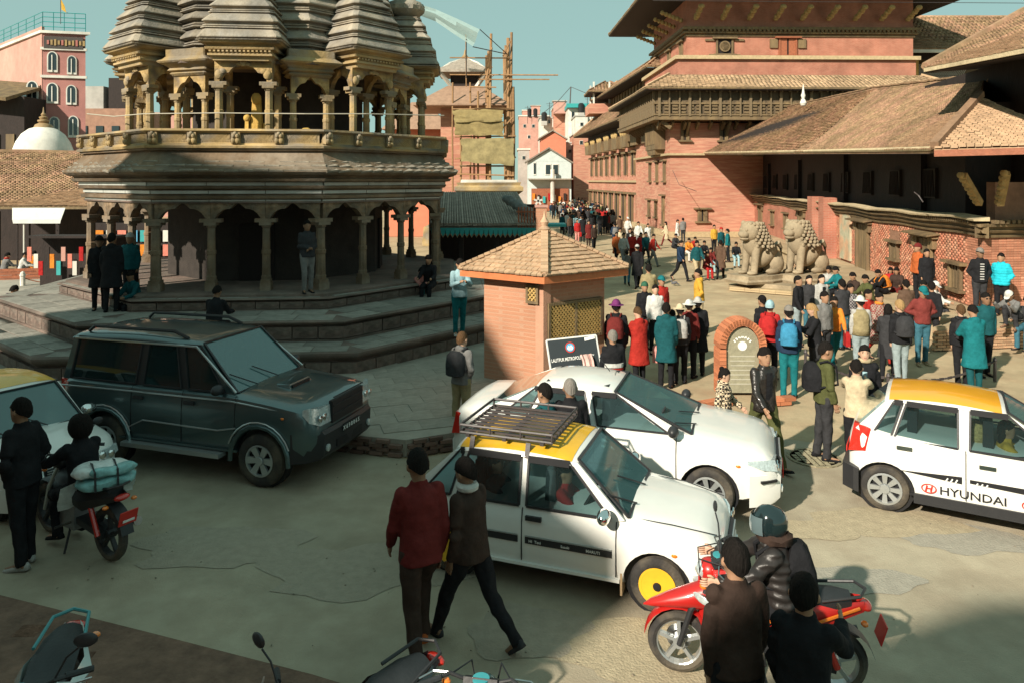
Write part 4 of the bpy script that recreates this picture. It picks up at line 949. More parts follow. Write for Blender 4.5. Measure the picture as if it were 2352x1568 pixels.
wbox(PT, (0, 2.6, z1+1.7), (1.1, 2.0), 'x'); wbox(PT, (0, 6.6, z1+1.7), (1.1, 2.0), 'x')
bay = obj('bay_window', MB().box((-.4, 3.3, z1+2.0), (.8, 3.4, 3.0)), wood, PT); obj('bay_base', MB().box((-.35, 3.3, z1+.35), (.7, 2.6, .5), taper=1.2), wood, bay)
for j in range(9): obj('mullion', MB().box((-.83, 1.8+j*.38, z1+2.1), (.08, .1, 2.4)), wood, bay)
wbox(PT, (2.4, 0, 1.6), (.7, .9), 'y'); wbox(PT, (6.5, 0, z2-1.6), (1.7, 1.4), 'y'); wbox(PT, (14, 0, z2-1.6), (1.7, 1.4), 'y')
for i in range(3): wbox(PT, (9.2+i*3.2, 0, 4.6), (.8, 1.4), 'y')
for x in (.5, 3.4): wbox(PT, (x+.6, 0, z1+1.9), (.6, 1.6), 'y')
for i in range(5): obj('carved_strut', MB().bar((1.2+i*3.0, -.05, z2-.9), (1.2+i*3.0, -1.0, z2+.1), .16), wood, PT)
# projecting timber balcony storey
zb0, zb1, zb2 = zc(268, 53.6), zc(238, 53.6), zc(205, 53.6)
BO = 1.3
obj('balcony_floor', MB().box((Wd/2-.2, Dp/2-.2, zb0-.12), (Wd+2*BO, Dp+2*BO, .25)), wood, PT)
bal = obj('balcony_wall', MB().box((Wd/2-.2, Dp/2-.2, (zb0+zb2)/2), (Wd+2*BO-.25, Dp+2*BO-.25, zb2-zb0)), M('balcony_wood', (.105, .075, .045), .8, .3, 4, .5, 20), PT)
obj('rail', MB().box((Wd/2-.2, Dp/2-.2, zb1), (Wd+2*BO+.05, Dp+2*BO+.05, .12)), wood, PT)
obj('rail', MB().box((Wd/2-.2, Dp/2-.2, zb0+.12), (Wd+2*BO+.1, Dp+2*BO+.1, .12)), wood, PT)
cen, A, B, Cc = [], [], [], []
x0 = -.2-BO+.05; y0 = -.2-BO+.05
for i in range(30):
    x = x0+.3+i*.74; big = i % 3 == 0
    cen.append((x, y0-.02, (zb0+zb2)/2)); A.append((.09 if big else .045, 0, 0)); B.append((0, .1, 0)); Cc.append((0, 0, (zb2-zb0)/2-.02))
for i in range(20):
    y = y0+.3+i*.74; cen.append((x0-.02, y, (zb0+zb2)/2)); A.append((.1, 0, 0)); B.append((0, .09 if i % 3 == 0 else .045, 0)); Cc.append((0, 0, (zb2-zb0)/2-.02))
pieces('balcony_post', cen, A, B, Cc, M('post_wood', (.18, .13, .075), .8, .3, 4, .4, 20), PT, 80)
cen, A, B, Cc = [], [], [], []
for i in range(38):
    for j in range(4):
        x = x0+.3+i*.58; cen.append((x, y0+.03, zb0+.3+j*.24)); A.append((.2, 0, 0)); B.append((0, .04, 0)); Cc.append((0, 0, .075))
pieces('balcony_board', cen, A, B, Cc, wood, PT, 160)
cen, A, B, Cc = [], [], [], []
for i in range(48):
    y = y0+.1+i*.28; cen.append((x0-.06, y, zb0+.55)); A.append((.05, .02, 0)); B.append((0, .05, 0)); Cc.append((-.08, 0, .42))
for i in range(40): cen.append((x0+.4+i*.55, y0-.25, zb2-.12)); A.append((.05, 0, 0)); B.append((0, .05, 0)); Cc.append((0, 0, .12))
pieces('baluster', cen, A, B, Cc, M('post_wood', (.18, .13, .075)), PT, 100)
cen, A, B, Cc = [], [], [], []
for i in range(22): cen.append((x0+.5+i*.95, -.55, zb0-.55)); A.append((.09, 0, 0)); B.append((0, -.35, .25)); Cc.append((0, .08, .12))
for i in range(14): cen.append((-.55, y0+.5+i*.95, zb0-.55)); A.append((0, .09, 0)); B.append((-.35, 0, .25)); Cc.append((.08, 0, .12))
pieces('bracket', cen, A, B, Cc, wood, PT, 60)
# skirt roof above the balcony
def skirt(parent, x0, y0, x1, y1, ov, z0, z1, ins, tw_=.3, rh_=.26, lim=60, m=tilem, seed=1, sides=(0, 3, 1)):
    a = [Vector((x0-ov, y0-ov, z0)), Vector((x1+ov, y0-ov, z0)), Vector((x1+ov, y1+ov, z0)), Vector((x0-ov, y1+ov, z0))]
    b = [Vector((x0+ins, y0+ins, z1)), Vector((x1-ins, y0+ins, z1)), Vector((x1-ins, y1-ins, z1)), Vector((x0+ins, y1-ins, z1))]
    for s_ in sides:
        tiled([a[s_], a[(s_+1) % 4], b[(s_+1) % 4], b[s_]], m, parent, tw_, rh_, .04, lim, 'roof_tile', seed+s_, .8, thick=.14)
        obj('eave_fascia', MB().bar(a[s_]-Vector((0, 0, .05)), a[(s_+1) % 4]-Vector((0, 0, .05)), .12, .14), wood, parent)
        obj('hip_ridge', MB().bar(a[s_]+Vector((0, 0, .1)), b[s_]+Vector((0, 0, .1)), .22, .14), m, parent)
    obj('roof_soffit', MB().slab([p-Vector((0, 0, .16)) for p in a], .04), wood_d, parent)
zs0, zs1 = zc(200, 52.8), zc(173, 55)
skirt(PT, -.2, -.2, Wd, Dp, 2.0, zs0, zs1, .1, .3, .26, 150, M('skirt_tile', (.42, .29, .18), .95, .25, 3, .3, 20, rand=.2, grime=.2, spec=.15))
zw = zc(137, 56); 
obj('wall', MB().box((Wd/2+.4, Dp/2+.4, (zs1+zw)/2-.1), (Wd-.8, Dp-.8, zw-zs1+.3)), brick_far, PT)
obj('ledge', MB().box((Wd/2+.4, Dp/2+.4, zw+.12), (Wd-.3, Dp-.3, .28)), M('tan_stone', (.42, .32, .19)), PT)
ux0 = 1.0; zu0 = zw+.26; zu1 = zc(83, 56.5); zu2 = zc(57, 56.5); zu3 = zc(-8, 56.5)
obj('wall', MB().box((Wd/2+ux0, Dp/2+1, (zu0+zu1)/2), (Wd-1.4, Dp-1.4, zu1-zu0)), brick_far, PT)
ux, uy = Wd/2+ux0-(Wd-1.4)/2, Dp/2+1-(Dp-1.4)/2; uX = ux+Wd-1.4
for dz, o_, h in ((0, .1, .16), (.2, .28, .14), (.36, .16, .12), (.52, .4, .2)):
    obj('cornice', MB().box((Wd/2+ux0, Dp/2+1, zu1+dz+.08), (Wd-1.4+2*o_, Dp-1.4+2*o_, h)), wood, PT)
cen, A, B, Cc = [], [], [], []
for i in range(56): cen.append((ux+.1+i*.32, uy-.3, zu1+.44)); A.append((.07, 0, .05)); B.append((0, .12, 0)); Cc.append((0, 0, .1))
for i in range(34): cen.append((ux-.3, uy+.1+i*.32, zu1+.44)); A.append((.12, 0, 0)); B.append((0, .07, .05)); Cc.append((0, 0, .1))
pieces('dentil', cen, A, B, Cc, wood, PT, 90)
obj('wall', MB().box((Wd/2+ux0, Dp/2+1, (zu2+zu3)/2+1.5), (Wd-1.4, Dp-1.4, zu3-zu2+3.2)), brick_far, PT)
c = wbox(PT, (4.6, uy, zu0+.85), (1.3, 1.15), 'y', wood, 0); obj('round_light', MB().lathe([(.42, 0), (.42, .1), (.34, .1), (.34, 0)], 20, (4.6, uy-.18, zu0+.85), 'y'), wood, c); obj('pane', MB().lathe([(.33, 0), (.33, .05)], 20, (4.6, uy-.16, zu0+.85), 'y'), M('shutter_tan', (.4, .3, .16), .8, .2, 6), c)
for s_ in (-1, 1): obj('side_carving', MB().box((4.6+s_*1.15, uy-.05, zu0+1.35), (.7, .16, .16)), wood, c); obj('side_carving', MB().box((4.6+s_*.95, uy-.05, zu0+.2), (.5, .16, .12)), wood, c)
c = wbox(PT, (9.5, uy, zu0+.85), (1.4, 1.3), 'y', wood_r)
for s_ in (-1, 1): obj('side_carving', MB().box((9.5+s_*1.1, uy-.05, zu0+1.1), (.6, .18, .7), taper=1.0), wood, c)
wbox(PT, (ux, 3.2, zu0+.8), (.9, 1.2), 'x'); wbox(PT, (ux, 7.2, zu0+.8), (.9, 1.2), 'x')
# roof with deep eaves and carved struts
ez = zc(5, 51.5)+1.7
roofm = M('tower_roof_soffit', (.045, .028, .02), .9, .3, 4, .4)
skirt(PT, ux, uy, uX, uy+Dp-1.4, 3.6, ez, ez+4.5, 4.5, .4, .35, 10, tilem, 31, (0, 3))
for i in range(9):
    x = ux+.6+i*2.05; mb = MB(); p, q = Vector((x, uy-.15, zu2+.45)), Vector((x, uy-1.9, ez-1.1)); mb.bar(p, q, .2)
    for j in range(6): cc = p.lerp(q, (j+.5)/6); mb.ell(tuple(cc+Vector((0, -.1, -.03))), (.2+.06*(j % 2), .16, .2), 8, 5)
    obj('carved_strut', mb, M('strut_wood', (.38, .26, .11), .8, .3, 5, .3), PT, smooth=True)
for i in range(5):
    y = uy+.6+i*2.4; mb = MB(); p, q = Vector((ux-.15, y, zu2+.45)), Vector((ux-1.9, y, ez-1.1)); mb.bar(p, q, .2)
    for j in range(6): cc = p.lerp(q, (j+.5)/6); mb.ell(tuple(cc), (.16, .2, .2), 8, 5)
    obj('carved_strut', mb, M('strut_wood', (.38, .26, .11), .8, .3, 5, .3), PT, smooth=True)
# ---- lower palace wing behind / left of the tower
def wing(nm, label, px0, px1, Y0, Y1, tiers_, m=plm, group=None, wx=True):
    """a wing running away from the viewer: near corner at px0,Y0 (right) to far corner px1,Y1 (left)"""
    a = Vector(((px0-1176)*Y0/FP, Y0, 0)); b = Vector(((px1-1176)*Y1/FP, Y1, 0)); d = b-a; L = d.length
    t_ = thing(nm, label, 'building', a, math.atan2(d.y, d.x), group); return t_, L
WG, L = wing('palace_wing', 'older palace wing with two overhanging tiled roofs and carved windows left of the tower', 1543, 1352, 58, 98, None)
# local x = away along the face, y>0 = towards street
zz = lambda py, Y: H-(py-HZ)*Y/FP
zA = zz(420, 75)+.0; zA = 4.1
obj('wall', MB().box((L/2, -4, 4.9), (L, 8, 9.8)), plm, WG)
obj('string_course', MB().box((L/2, .05, zA), (L, .3, .2)), M('tan_stone', (.42, .32, .19)), WG)
for i in range(11):
    x = 3+i*3.4; o = obj('window', MB().box((x, .04, 5.8), (1.0, .1, 2.0)), dark, WG); obj('frame', MB().box((x-.55, .08, 5.8), (.24, .2, 2.2)), wood, o); obj('frame', MB().box((x+.55, .08, 5.8), (.24, .2, 2.2)), wood, o); obj('hood', MB().box((x, .2, 6.95), (2.0, .4, .2)), wood, o)
    o = obj('door', MB().box((x+1, .04, 1.4), (1.2, .1, 2.6)), dark, WG); obj('frame', MB().box((x+.3, .1, 1.5), (.25, .2, 2.8)), wood, o); obj('frame', MB().box((x+1.7, .1, 1.5), (.25, .2, 2.8)), wood, o); obj('lintel', MB().box((x+1, .2, 2.95), (2.6, .4, .2)), wood, o)
for i in range(8):
    x = 5+i*4.4; b_ = obj('carved_window_box', MB().box((x, .5, 8.0), (2.4, .9, 1.2), taper=1.1), wood, WG)
    mb = MB()
    for j in range(6): mb.ell((x-1.1+j*.44, .95, 8.7+.15*(j % 2)), (.16, .14, .3), 7, 5)
    obj('carving', mb, M('strut_wood', (.38, .26, .11), .8, .3, 5, .3), b_)
obj('dark_gallery', MB().box((L/2, .03, 9.9), (L, .1, 2.0)), wood_d, WG)
skirt(WG, 3, -8, L-2, 0, 2.0, 10.0, 12.3, .5, .35, .3, 40, tilem, 41, (0, 1, 2, 3))
obj('wall', MB().box((L/2+2, -4.5, 13.3), (L-12, 6, 2.4)), wood, WG)
for i in range(20): obj('post', MB().box((9+i*1.5, -1.45, 13.3), (.16, .16, 2.2)), wood, WG)
skirt(WG, 9, -7.5, L-4, -1.6, 1.8, 14.3, 16.6, 1.2, .35, .3, 20, tilem, 45, (0, 1, 2, 3))
pv = thing('roof_pavilion', 'small open rooftop pavilion with a tiled pyramid roof behind the palace tower', 'pavilion', at(1395, 232, 92))
for x in (-1.9, 0, 1.9):
    for y in (-1.9, 1.9): obj('post', MB().box((x, y, .6), (.2, .2, 3.0)), plaster_w, pv)
obj('floor', MB().box((0, 0, -1.2), (5, 5, 1.2)), plm, pv)
skirt(pv, -2, -2, 2, 2, .6, .9, 2.3, 1.7, .35, .3, 20, tilem, 47, (0, 1, 2, 3))
# ================================================================ yellow gabled building behind the right roof
YB = thing('yellow_house', 'yellow plastered gabled house with wide tiled roof behind the courtyard building', 'building', at(1985, 415, 60))
Y0 = 60
def yl(px, py, Y): return at(px, py, Y)-YB.location
a = yl(1962, 128, 60); b = yl(2046, 122, 60); c = yl(1988, 42, 61)
ap_, el = yl(1982, 47, 60), yl(2048, 114, 60)
obj('gable_wall', MB().slab([yl(1905, 200, 60.2), yl(2052, 200, 60.2), yl(2044, 118, 60.2), yl(1986, 52, 60.2), yl(1965, 80, 60.2), yl(1940, 120, 60.2)], .4), plaster_y, YB)
obj('front_wall', MB().loft([[yl(2040, p, 60.4), yl(2110, p, 60.4), yl(2110, p, 64), yl(2040, p, 64)] for p in (215, 120)]), plaster_y, YB)
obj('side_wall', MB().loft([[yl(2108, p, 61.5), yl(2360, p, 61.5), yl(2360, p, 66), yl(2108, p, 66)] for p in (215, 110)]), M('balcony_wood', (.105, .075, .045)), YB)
obj('recess', MB().loft([[yl(2046, p, 60.1), yl(2230, p, 60.1), yl(2230, p, 60.6), yl(2046, p, 60.6)] for p in (138, 114)]), dark, YB)
tiled([yl(2050, 114, 58.8), yl(2420, 114, 58.8), yl(2420, 38, 63.5), yl(1984, 38, 63.5)], tilem, YB, .34, .3, .05, 150, 'roof_tile', 51, .8)
obj('ridge', MB().tube([yl(1984, 41, 63.5), yl(2420, 41, 63.5)], .2, 6), tilem, YB); obj('verge', MB().tube([yl(2050, 114, 58.8), yl(1984, 40, 63.5)], .16, 6), tilem, YB)
obj('eave_board', MB().bar(yl(2050, 118, 58.8), yl(2420, 118, 58.8), .12, .25), lime, YB)
tiled([yl(1868, 176, 57.5), yl(2018, 143, 57.5), yl(2030, 120, 59.9), yl(1905, 147, 59.9)], tilem, YB, .34, .3, .05, 60, 'roof_tile', 52, .8)
obj('eave_board', MB().bar(yl(1866, 178, 57.5), yl(2022, 143, 57.5), .1, .14), lime, YB)
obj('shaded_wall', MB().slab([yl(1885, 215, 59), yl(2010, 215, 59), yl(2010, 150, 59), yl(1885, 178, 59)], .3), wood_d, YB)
lt = MB()
for i in range(30):
    for s_ in (-1, 1): lt.bar(yl(2088+i*4, 184, 61.3), yl(2088+i*4+s_*22, 148, 61.3), .05)
o = obj('lattice', lt, plaster_g, YB); o['kind'] = 'stuff'
obj('carved_bracket', MB().bar(yl(1900, 95, 58.5), yl(1965, 78, 59.5), .5, .35), wood, YB)
# ================================================================ distant houses at the end of the street
def house(label, px0, px1, py0, py1, Y, m, wins=(), roof=None, depth=8, par=None, flat=True, rz=0, base=None):
    w_ = (px1-px0)*Y/FP; zt_ = H-(py0-HZ)*Y/FP; zb_ = max(0, H-(py1-HZ)*Y/FP)*0; x = ((px0+px1)/2-1176)*Y/FP
    t_ = thing('house', label, 'building', (x, Y, 0), rz); obj('wall', MB().box((0, depth/2, (zt_+zb_)/2), (w_, depth, zt_-zb_)), m, t_)
    if roof == 'gable':
        r_ = w_*.32; 
        for s_ in (-1, 1): obj('roof', MB().slab([(s_*(w_/2+.3), -.4, zt_-.1), (s_*(w_/2+.3), depth, zt_-.1), (0, depth, zt_+r_), (0, -.4, zt_+r_)], .18), tileg, t_)
        obj('gable', MB().loft([[Vector((-w_/2, y, zt_)), Vector((w_/2, y, zt_)), Vector((0, y, zt_+r_-.1))] for y in (-.02, .3)]), m, t_)
    else:
        obj('parapet', MB().box((0, depth/2, zt_+.12), (w_+.3, depth+.3, .24)), plaster_w if m is not plaster_w else plaster_g, t_)
    for (fx, fy, ww, wh) in wins:
        z = H-(fy-HZ)*Y/FP; xx = (fx-1176)*Y/FP-x; ww_, wh_ = ww*Y/FP, wh*Y/FP
        f_ = obj('window', MB().box((xx, -.02, z), (ww_, .1, wh_)), plaster_w, t_); obj('pane', MB().box((xx, -.06, z), (ww_*.78, .1, wh_*.82)), glass_b, f_)
    return t_
house('pink flat-roofed house block far behind the street, leftmost of the row', 1192, 1262, 268, 400, 150, plaster_p, [(1205, 290, 7, 8), (1225, 290, 7, 8), (1245, 292, 7, 8), (1215, 315, 7, 8), (1240, 315, 7, 8)])
house('cream block with small dark window above the salmon gable', 1240, 1318, 272, 400, 140, plaster_w, [(1282, 279, 16, 8), (1262, 280, 6, 10), (1305, 300, 8, 10)])
h_ = house('white top-floor house with teal roof edge far up the street', 1305, 1362, 250, 400, 130, plaster_w, [(1316, 265, 8, 18), (1338, 268, 10, 14)])
Yh = 129.7; obj('teal_roof', MB().box((0, 3, H-(249-HZ)*Yh/FP+.4), (4.8, 8, .7)), teal_p, h_)
house('tan brick chimney-like block beside the teal roofed house', 1272, 1306, 248, 400, 138, plm)
house('hazy pale block far off left of the street, tallest', 1200, 1240, 255, 400, 190, plaster_p)
house('salmon gabled house in the middle of the street end', 1244, 1300, 318, 400, 112, M('salmon_wall', (.6, .2, .12), .9, .1, 2, .1), roof='gable')
h_ = house('grey-white house with a pointed pediment and tall windows closing the street', 1214, 1312, 372, 470, 100, M('blue_white_wall', (.5, .56, .55), .9, .1, 2), [(1259, 390, 14, 26), (1276, 390, 14, 26), (1228, 388, 6, 30)], roof='gable')
obj('shop_awning', MB().box((0, -.8, H-(412-HZ)*100/FP), (6, 1.6, .15)), tileg, h_)
obj('shop_opening', MB().box((0, -.1, 1.6), (5, .2, 3.0)), wood_r, h_)
for i in range(7): obj('hanging_goods', MB().box((-2.2+i*.7, -.4, 2.0-.2*(i % 3)), (.35, .1, .9)), [cl('orange', (.6, .2, .03)), wood_d, teal_p, cl('crimson', (.35, .02, .02)), plaster_w][i % 5], h_)
obj('pole', MB().tube([(.3, -1, 0), (.3, -1, H-(390-HZ)*100/FP-.0)], .28, 8), lime, h_)
# far filler houses seen between
for i, (x0, x1, y0, Yf, m, lb) in enumerate([(1190, 1216, 345, 118, plaster_g, 'small grey house tucked beside the scaffolding foot'), (1296, 1322, 330, 116, plaster_w, 'narrow pale house right of the salmon gable'), (1318, 1352, 310, 112, plm, 'brown brick house beside the palace wing end'), (1322, 1350, 268, 122, plaster_w, 'white house peeping over the palace wing end')]):
    house(lb, x0, x1, y0, 400, Yf, m, [((x0+x1)/2, y0+18, 8, 9)])
for i, (px, py, Yc, kd, lb) in enumerate([(1250, 268, 139, 0, 'small black water tank on the cream block roof'), (1335, 248, 129, 0, 'black water tank over the teal-edged roof'), (1285, 246, 137, 1, 'rooftop stair hut on the tan block'), (1212, 262, 149, 2, 'thin rooftop antenna above the pink block'), (1349, 240, 129, 2, 'thin rooftop antenna right of the teal-edged roof'), (1230, 253, 188, 1, 'tiny stair hut on the hazy far block'), (1262, 255, 139, 2, 'slim antenna between the cream block and the tan block')]):
    t_ = thing(['water_tank', 'roof_hut', 'antenna'][kd], lb, ['tank', 'hut', 'antenna'][kd], at(px, py, Yc))
    if kd == 0: obj('tank', MB().lathe([(.5, -.9), (.55, .5), (.3, .8)], 10), black, t_); obj('stand', MB().box((0, 0, -1.3), (1, 1, .8)), plaster_g, t_)
    elif kd == 1: obj('hut', MB().box((0, 0, -.2), (2.2, 2, 2.2)), plaster_p, t_); obj('slab', MB().box((0, 0, 1.0), (2.7, 2.4, .2)), plaster_g, t_)
    else: obj('pole', MB().tube([(0, 0, -2), (0, 0, 1.6)], .05, 4), iron, t_); obj('bars', MB().bar((-.6, 0, 1.3), (.6, 0, 1.3), .06).bar((-.4, 0, .9), (.4, 0, .9), .06), iron, t_)
mast = thing('aerial_mast', 'thin metal mast with sagging guy wires on a far rooftop', 'mast'); obj('pole', MB().tube([at(1308, 262, 135), at(1311, 200, 135)], .12, 5), iron, mast)
obj('wire', MB().tube([at(1311, 200, 135), at(1330, 208, 120), at(1352, 217, 100)], .05, 4), iron, mast); obj('wire', MB().tube([at(1311, 200, 135), at(1280, 235, 135), at(1245, 262, 135)], .05, 4), iron, mast)
tk = thing('water_tank', 'two black water tanks on a distant flat roof', 'tank', at(1224, 262, 150)); 
for x in (-.7, .5): obj('tank', MB().lathe([(.4, -.6), (.45, .8), (.2, 1.1)], 10, (x, 0, 0)), black, tk)
# ================================================================ left background: pink building, stupa, stall roof, market
PB = thing('pink_building', 'pink and mauve three-storey building with white arched windows and roof railing', 'building', at(62, 415, 48)*1.0)
def lb(px, py, Y=48): return at(px, py, Y)-PB.location
zt_ = H-(86-HZ)*48/FP
corner = Vector(((98-1176)*46/FP, 46, 0)); PB.location = corner
dr = Vector((.97, .24, 0)).normalized(); dl = Vector((-.75, .66, 0)).normalized()
wr = 2.4; wl = 13
zt = H-(76-HZ)*46/FP
obj('wall', MB().loft([[Vector(), dr*wr, dr*wr+dl*wl, dl*wl][i] for i in range(4)] and [[p+Vector((0, 0, z)) for p in (Vector(), dr*wr, dr*wr+dl*wl, dl*wl)] for z in (0, zt)]), plaster_m, PB)
nl = Vector((-dl.y, dl.x, 0)); nl = nl if nl.y < 0 else -nl; nr = Vector((dr.y, -dr.x, 0))
obj('left_wall', MB().loft([[p+Vector((0, 0, z)) for p in (nl*.05, nl*.05+dl*wl, dl*wl-nl*.1, -nl*.1)] for z in (4.0, zt+.4)]), plaster_p, PB)
def archwin(px, pyb, pyt, wpx, Y=46):
    s0 = FP/Y; zb_, zt2 = H-(pyb-HZ)/s0, H-(pyt-HZ)/s0; w_ = wpx/s0; u = ((px-98)/s0)/dr.x
    pts = [(-w_/2, zb_), (w_/2, zb_)]+[(w_/2*math.cos(a), zt2-w_*.55+w_*.55*math.sin(a)) for a in [i*PI/8 for i in range(9)]]
    def poly(sc_, out):
        c = sum(z for _, z in pts)/len(pts); return [dr*(u+x*sc_)+nr*out+Vector((0, 0, c+(z-c)*(1-(1-sc_)*.6))) for x, z in pts]
    k = len(pts)
    def solid(sc_, o0, o1): a, b = poly(sc_, o0), poly(sc_, o1); return MB().add(a+b, [tuple(range(k)), tuple(range(2*k-1, k-1, -1))]+[(i, (i+1) % k, (i+1) % k+k, i+k) for i in range(k)])
    f = obj('window', solid(1.0, -.05, .08), plaster_w, PB); obj('pane', solid(.74, 0, .1), glass_b, f); obj('mullion', MB().box(dr*u+nr*.12+Vector((0, 0, (zb_+zt2)/2-.1)), (.05, .04, (zt2-zb_)*.8)), plaster_w, f)
for args in ((118, 166, 118, 22), (157, 170, 126, 20), (78, 235, 187, 24), (118, 238, 190, 24), (156, 240, 194, 22), (160, 316, 265, 22), (122, 318, 268, 22)): archwin(*args)
for z_, nm in ((H-(176-HZ)*46/FP, 'string_course'), (H-(112-HZ)*46/FP, 'string_course')): obj(nm, MB().bar(dr*-.1+nr*.06+Vector((0, 0, z_)), dr*(wr+.1)+nr*.06+Vector((0, 0, z_)), .12, .16), plaster_w, PB)
obj('signboard', MB().bar(dr*.1+nr*.1+Vector((0, 0, H-(98-HZ)*46/FP)), dr*(wr-.1)+nr*.1+Vector((0, 0, H-(98-HZ)*46/FP)), .08, .75), M('dark_sign', (.06, .05, .045), .8, .2, 6), PB)
for i in range(11): obj('sign_letter', MB().box(dr*(.35+i*.2)+nr*.16+Vector((0, 0, H-(98-HZ)*46/FP)), (.12, .05, .26+.06*(i % 3)), rz=.24), M('dull_gold', (.3, .2, .08), .6) if i % 4 else M('dull_pink', (.35, .12, .1), .7), PB)
ra = MB()
for zz_ in (.3, .6, .9, 1.2):
    ra.tube([dl*wl+Vector((0, 0, zt+.1+zz_)), Vector((0, 0, zt+.1+zz_)), dr*wr+Vector((0, 0, zt+.1+zz_))], .025, 4)
for i in range(9): ra.tube([dl*wl*i/8+Vector((0, 0, zt)), dl*wl*i/8+Vector((0, 0, zt+1.3))], .025, 4)
for i in range(5): ra.tube([dr*wr*i/4+Vector((0, 0, zt)), dr*wr*i/4+Vector((0, 0, zt+1.3))], .025, 4)
obj('roof_railing', ra, teal_p, PB)
obj('parapet', MB().loft([[p+Vector((0, 0, z)) for p in (dl*wl+dr*-.3, dr*-.2-dl*.2, dr*(wr+.2)-dl*.2, dr*(wr+.2)+dl*wl)] for z in (zt-.02, zt+.14)]), plaster_w, PB)
obj('balcony', MB().loft([[p+Vector((0, 0, z)) for p in (dl*.6, dl*.6+nl*1.2, dl*5+nl*1.2, dl*5)] for z in (7.6, 8.6)]), plaster_m, PB)
obj('window', MB().loft([[p+Vector((0, 0, z)) for p in (dl*1.2+nl*.02, dl*1.2+nl*.1, dl*4+nl*.1, dl*4+nl*.02)] for z in (8.9, 10.4)]), glass_b, PB)
fl = thing('flag', 'small yellowish prayer flag on the pink building roof', 'flag', corner+dr*1.0+Vector((0, 0, zt+1.2)))
obj('pole', MB().tube([(0, 0, -.6), (0, 0, 1.2)], .02, 5), iron, fl); obj('cloth', MB().add([(0, 0, 1), (.25, .02, .5), (.35, 0, .1), (.05, 0, .3)], [(0, 1, 2, 3)]), cl('mustard', (.5, .3, .05)), fl)
# neighbours
nb = thing('brick_house', 'dark old brick house with sagging roof left of the pink building', 'building', ((-10-1176)*44/FP, 44, 0)); obj('wall', MB().box((0, 3, 4.6), (3.4, 6, 9.2)), wood_d, nb); obj('roof', MB().slab([(-2.5, -1.2, 9.4), (1.4, -1.2, 9.0), (1.4, 3, 10.3), (-2.5, 3, 10.6)], .2), wood, nb)
for i in range(3): obj('window', MB().box((-.9+i*.9, -.03, 6.4), (.5, .1, 1.1)), wood, nb)
mid = thing('brick_house', 'row of brown houses between the pink building and the temple', 'building', ((215-1176)*70/FP, 70, 0))
obj('wall', MB().box((0, 3, 5.5), (7, 6, 11)), M('brown_wall', (.3, .17, .12), .9, .2, 2), mid); obj('rooftop_room', MB().box((-1, 3, 12), (2.2, 3, 2.6)), plaster_g, mid); obj('rooftop_room', MB().box((1.4, 3, 12.4), (1.6, 3, 3.4)), wood_d, mid)
for i in range(4):
    for j in range(3): obj('window', MB().box((-2.4+i*1.5, -.04, 4+j*2.4), (.7, .1, 1.1)), glass_b, mid)
obj('blue_awning', MB().box((-2.2, -.6, 9.4), (1.6, 1.2, .12)), teal_p, mid)
mid2 = thing('brick_house', 'pale brick house block seen between the temple columns', 'building', ((370-1176)*85/FP, 85, 0)); obj('wall', MB().box((0, 3, 6), (14, 6, 12)), plaster_p, mid2)
for i in range(7):
    for j in range(3): obj('window', MB().box((-6+i*2, -.04, 3.5+j*3), (.8, .1, 1.2)), glass_b, mid2)
# white stupa dome
sp = at(100, 352, 42); ST = thing('stupa', 'white domed shrine with ringed finial behind the tiled stall roof', 'stupa', (sp.x, sp.y, 0)); s0 = FP/42; zb = H-(352-HZ)/s0; rD = 60/s0
obj('dome', MB().lathe([(rD*1.03, zb-.6), (rD*1.03, zb), (rD*.99, zb+.2), (rD*.9, zb+.6), (rD*.72, zb+1.05), (rD*.48, zb+1.35), (rD*.2, zb+1.5)], 28), lime, ST, smooth=True)
obj('finial', MB().lathe([(.5, zb+1.42), (.42, zb+1.6), (.22, zb+1.7), (.3, zb+1.78), (.3, zb+1.86), (.16, zb+1.9), (.22, zb+1.98), (.22, zb+2.04), (.1, zb+2.1), (.14, zb+2.18), (.05, zb+2.3), (.02, zb+2.6)], 14), M('aged_gilt', (.3, .2, .1), .6, .2, 6), ST, smooth=True)
obj('drum', MB().lathe([(rD*1.2, 0), (rD*1.2, zb-.7), (rD*1.1, zb-.55)], 24), plaster_g, ST)
# tiled roof of the low rest-house on the left
LR = thing('rest_house', 'low rest-house with a broad tan tiled roof behind the market stalls', 'building', ((60-1176)*36/FP, 36, 0))
def lr(px, py, Y): return at(px, py, Y)-LR.location
tiled([lr(-120, 474, 33), lr(215, 474, 33), lr(215, 352, 40), lr(-120, 352, 40)], tilem, LR, .22, .2, .035, 160, 'roof_tile', 61, .8)
obj('ridge', rough(MB().tube([lr(-120, 352, 40), lr(40, 350, 40), lr(215, 353, 40)], .16, 6), .05), tilem, LR); obj('eave_board', MB().bar(lr(-120, 478, 33), lr(215, 478, 33), .1, .12), wood, LR)
obj('back_wall', MB().box((0, 3.2, 1.6), (9, .3, 3.2)), wood_d, LR)
for i in range(6): obj('post', MB().box((-3.6+i*1.35, -2.6, 1.4), (.14, .14, 2.8)), wood_d, LR)
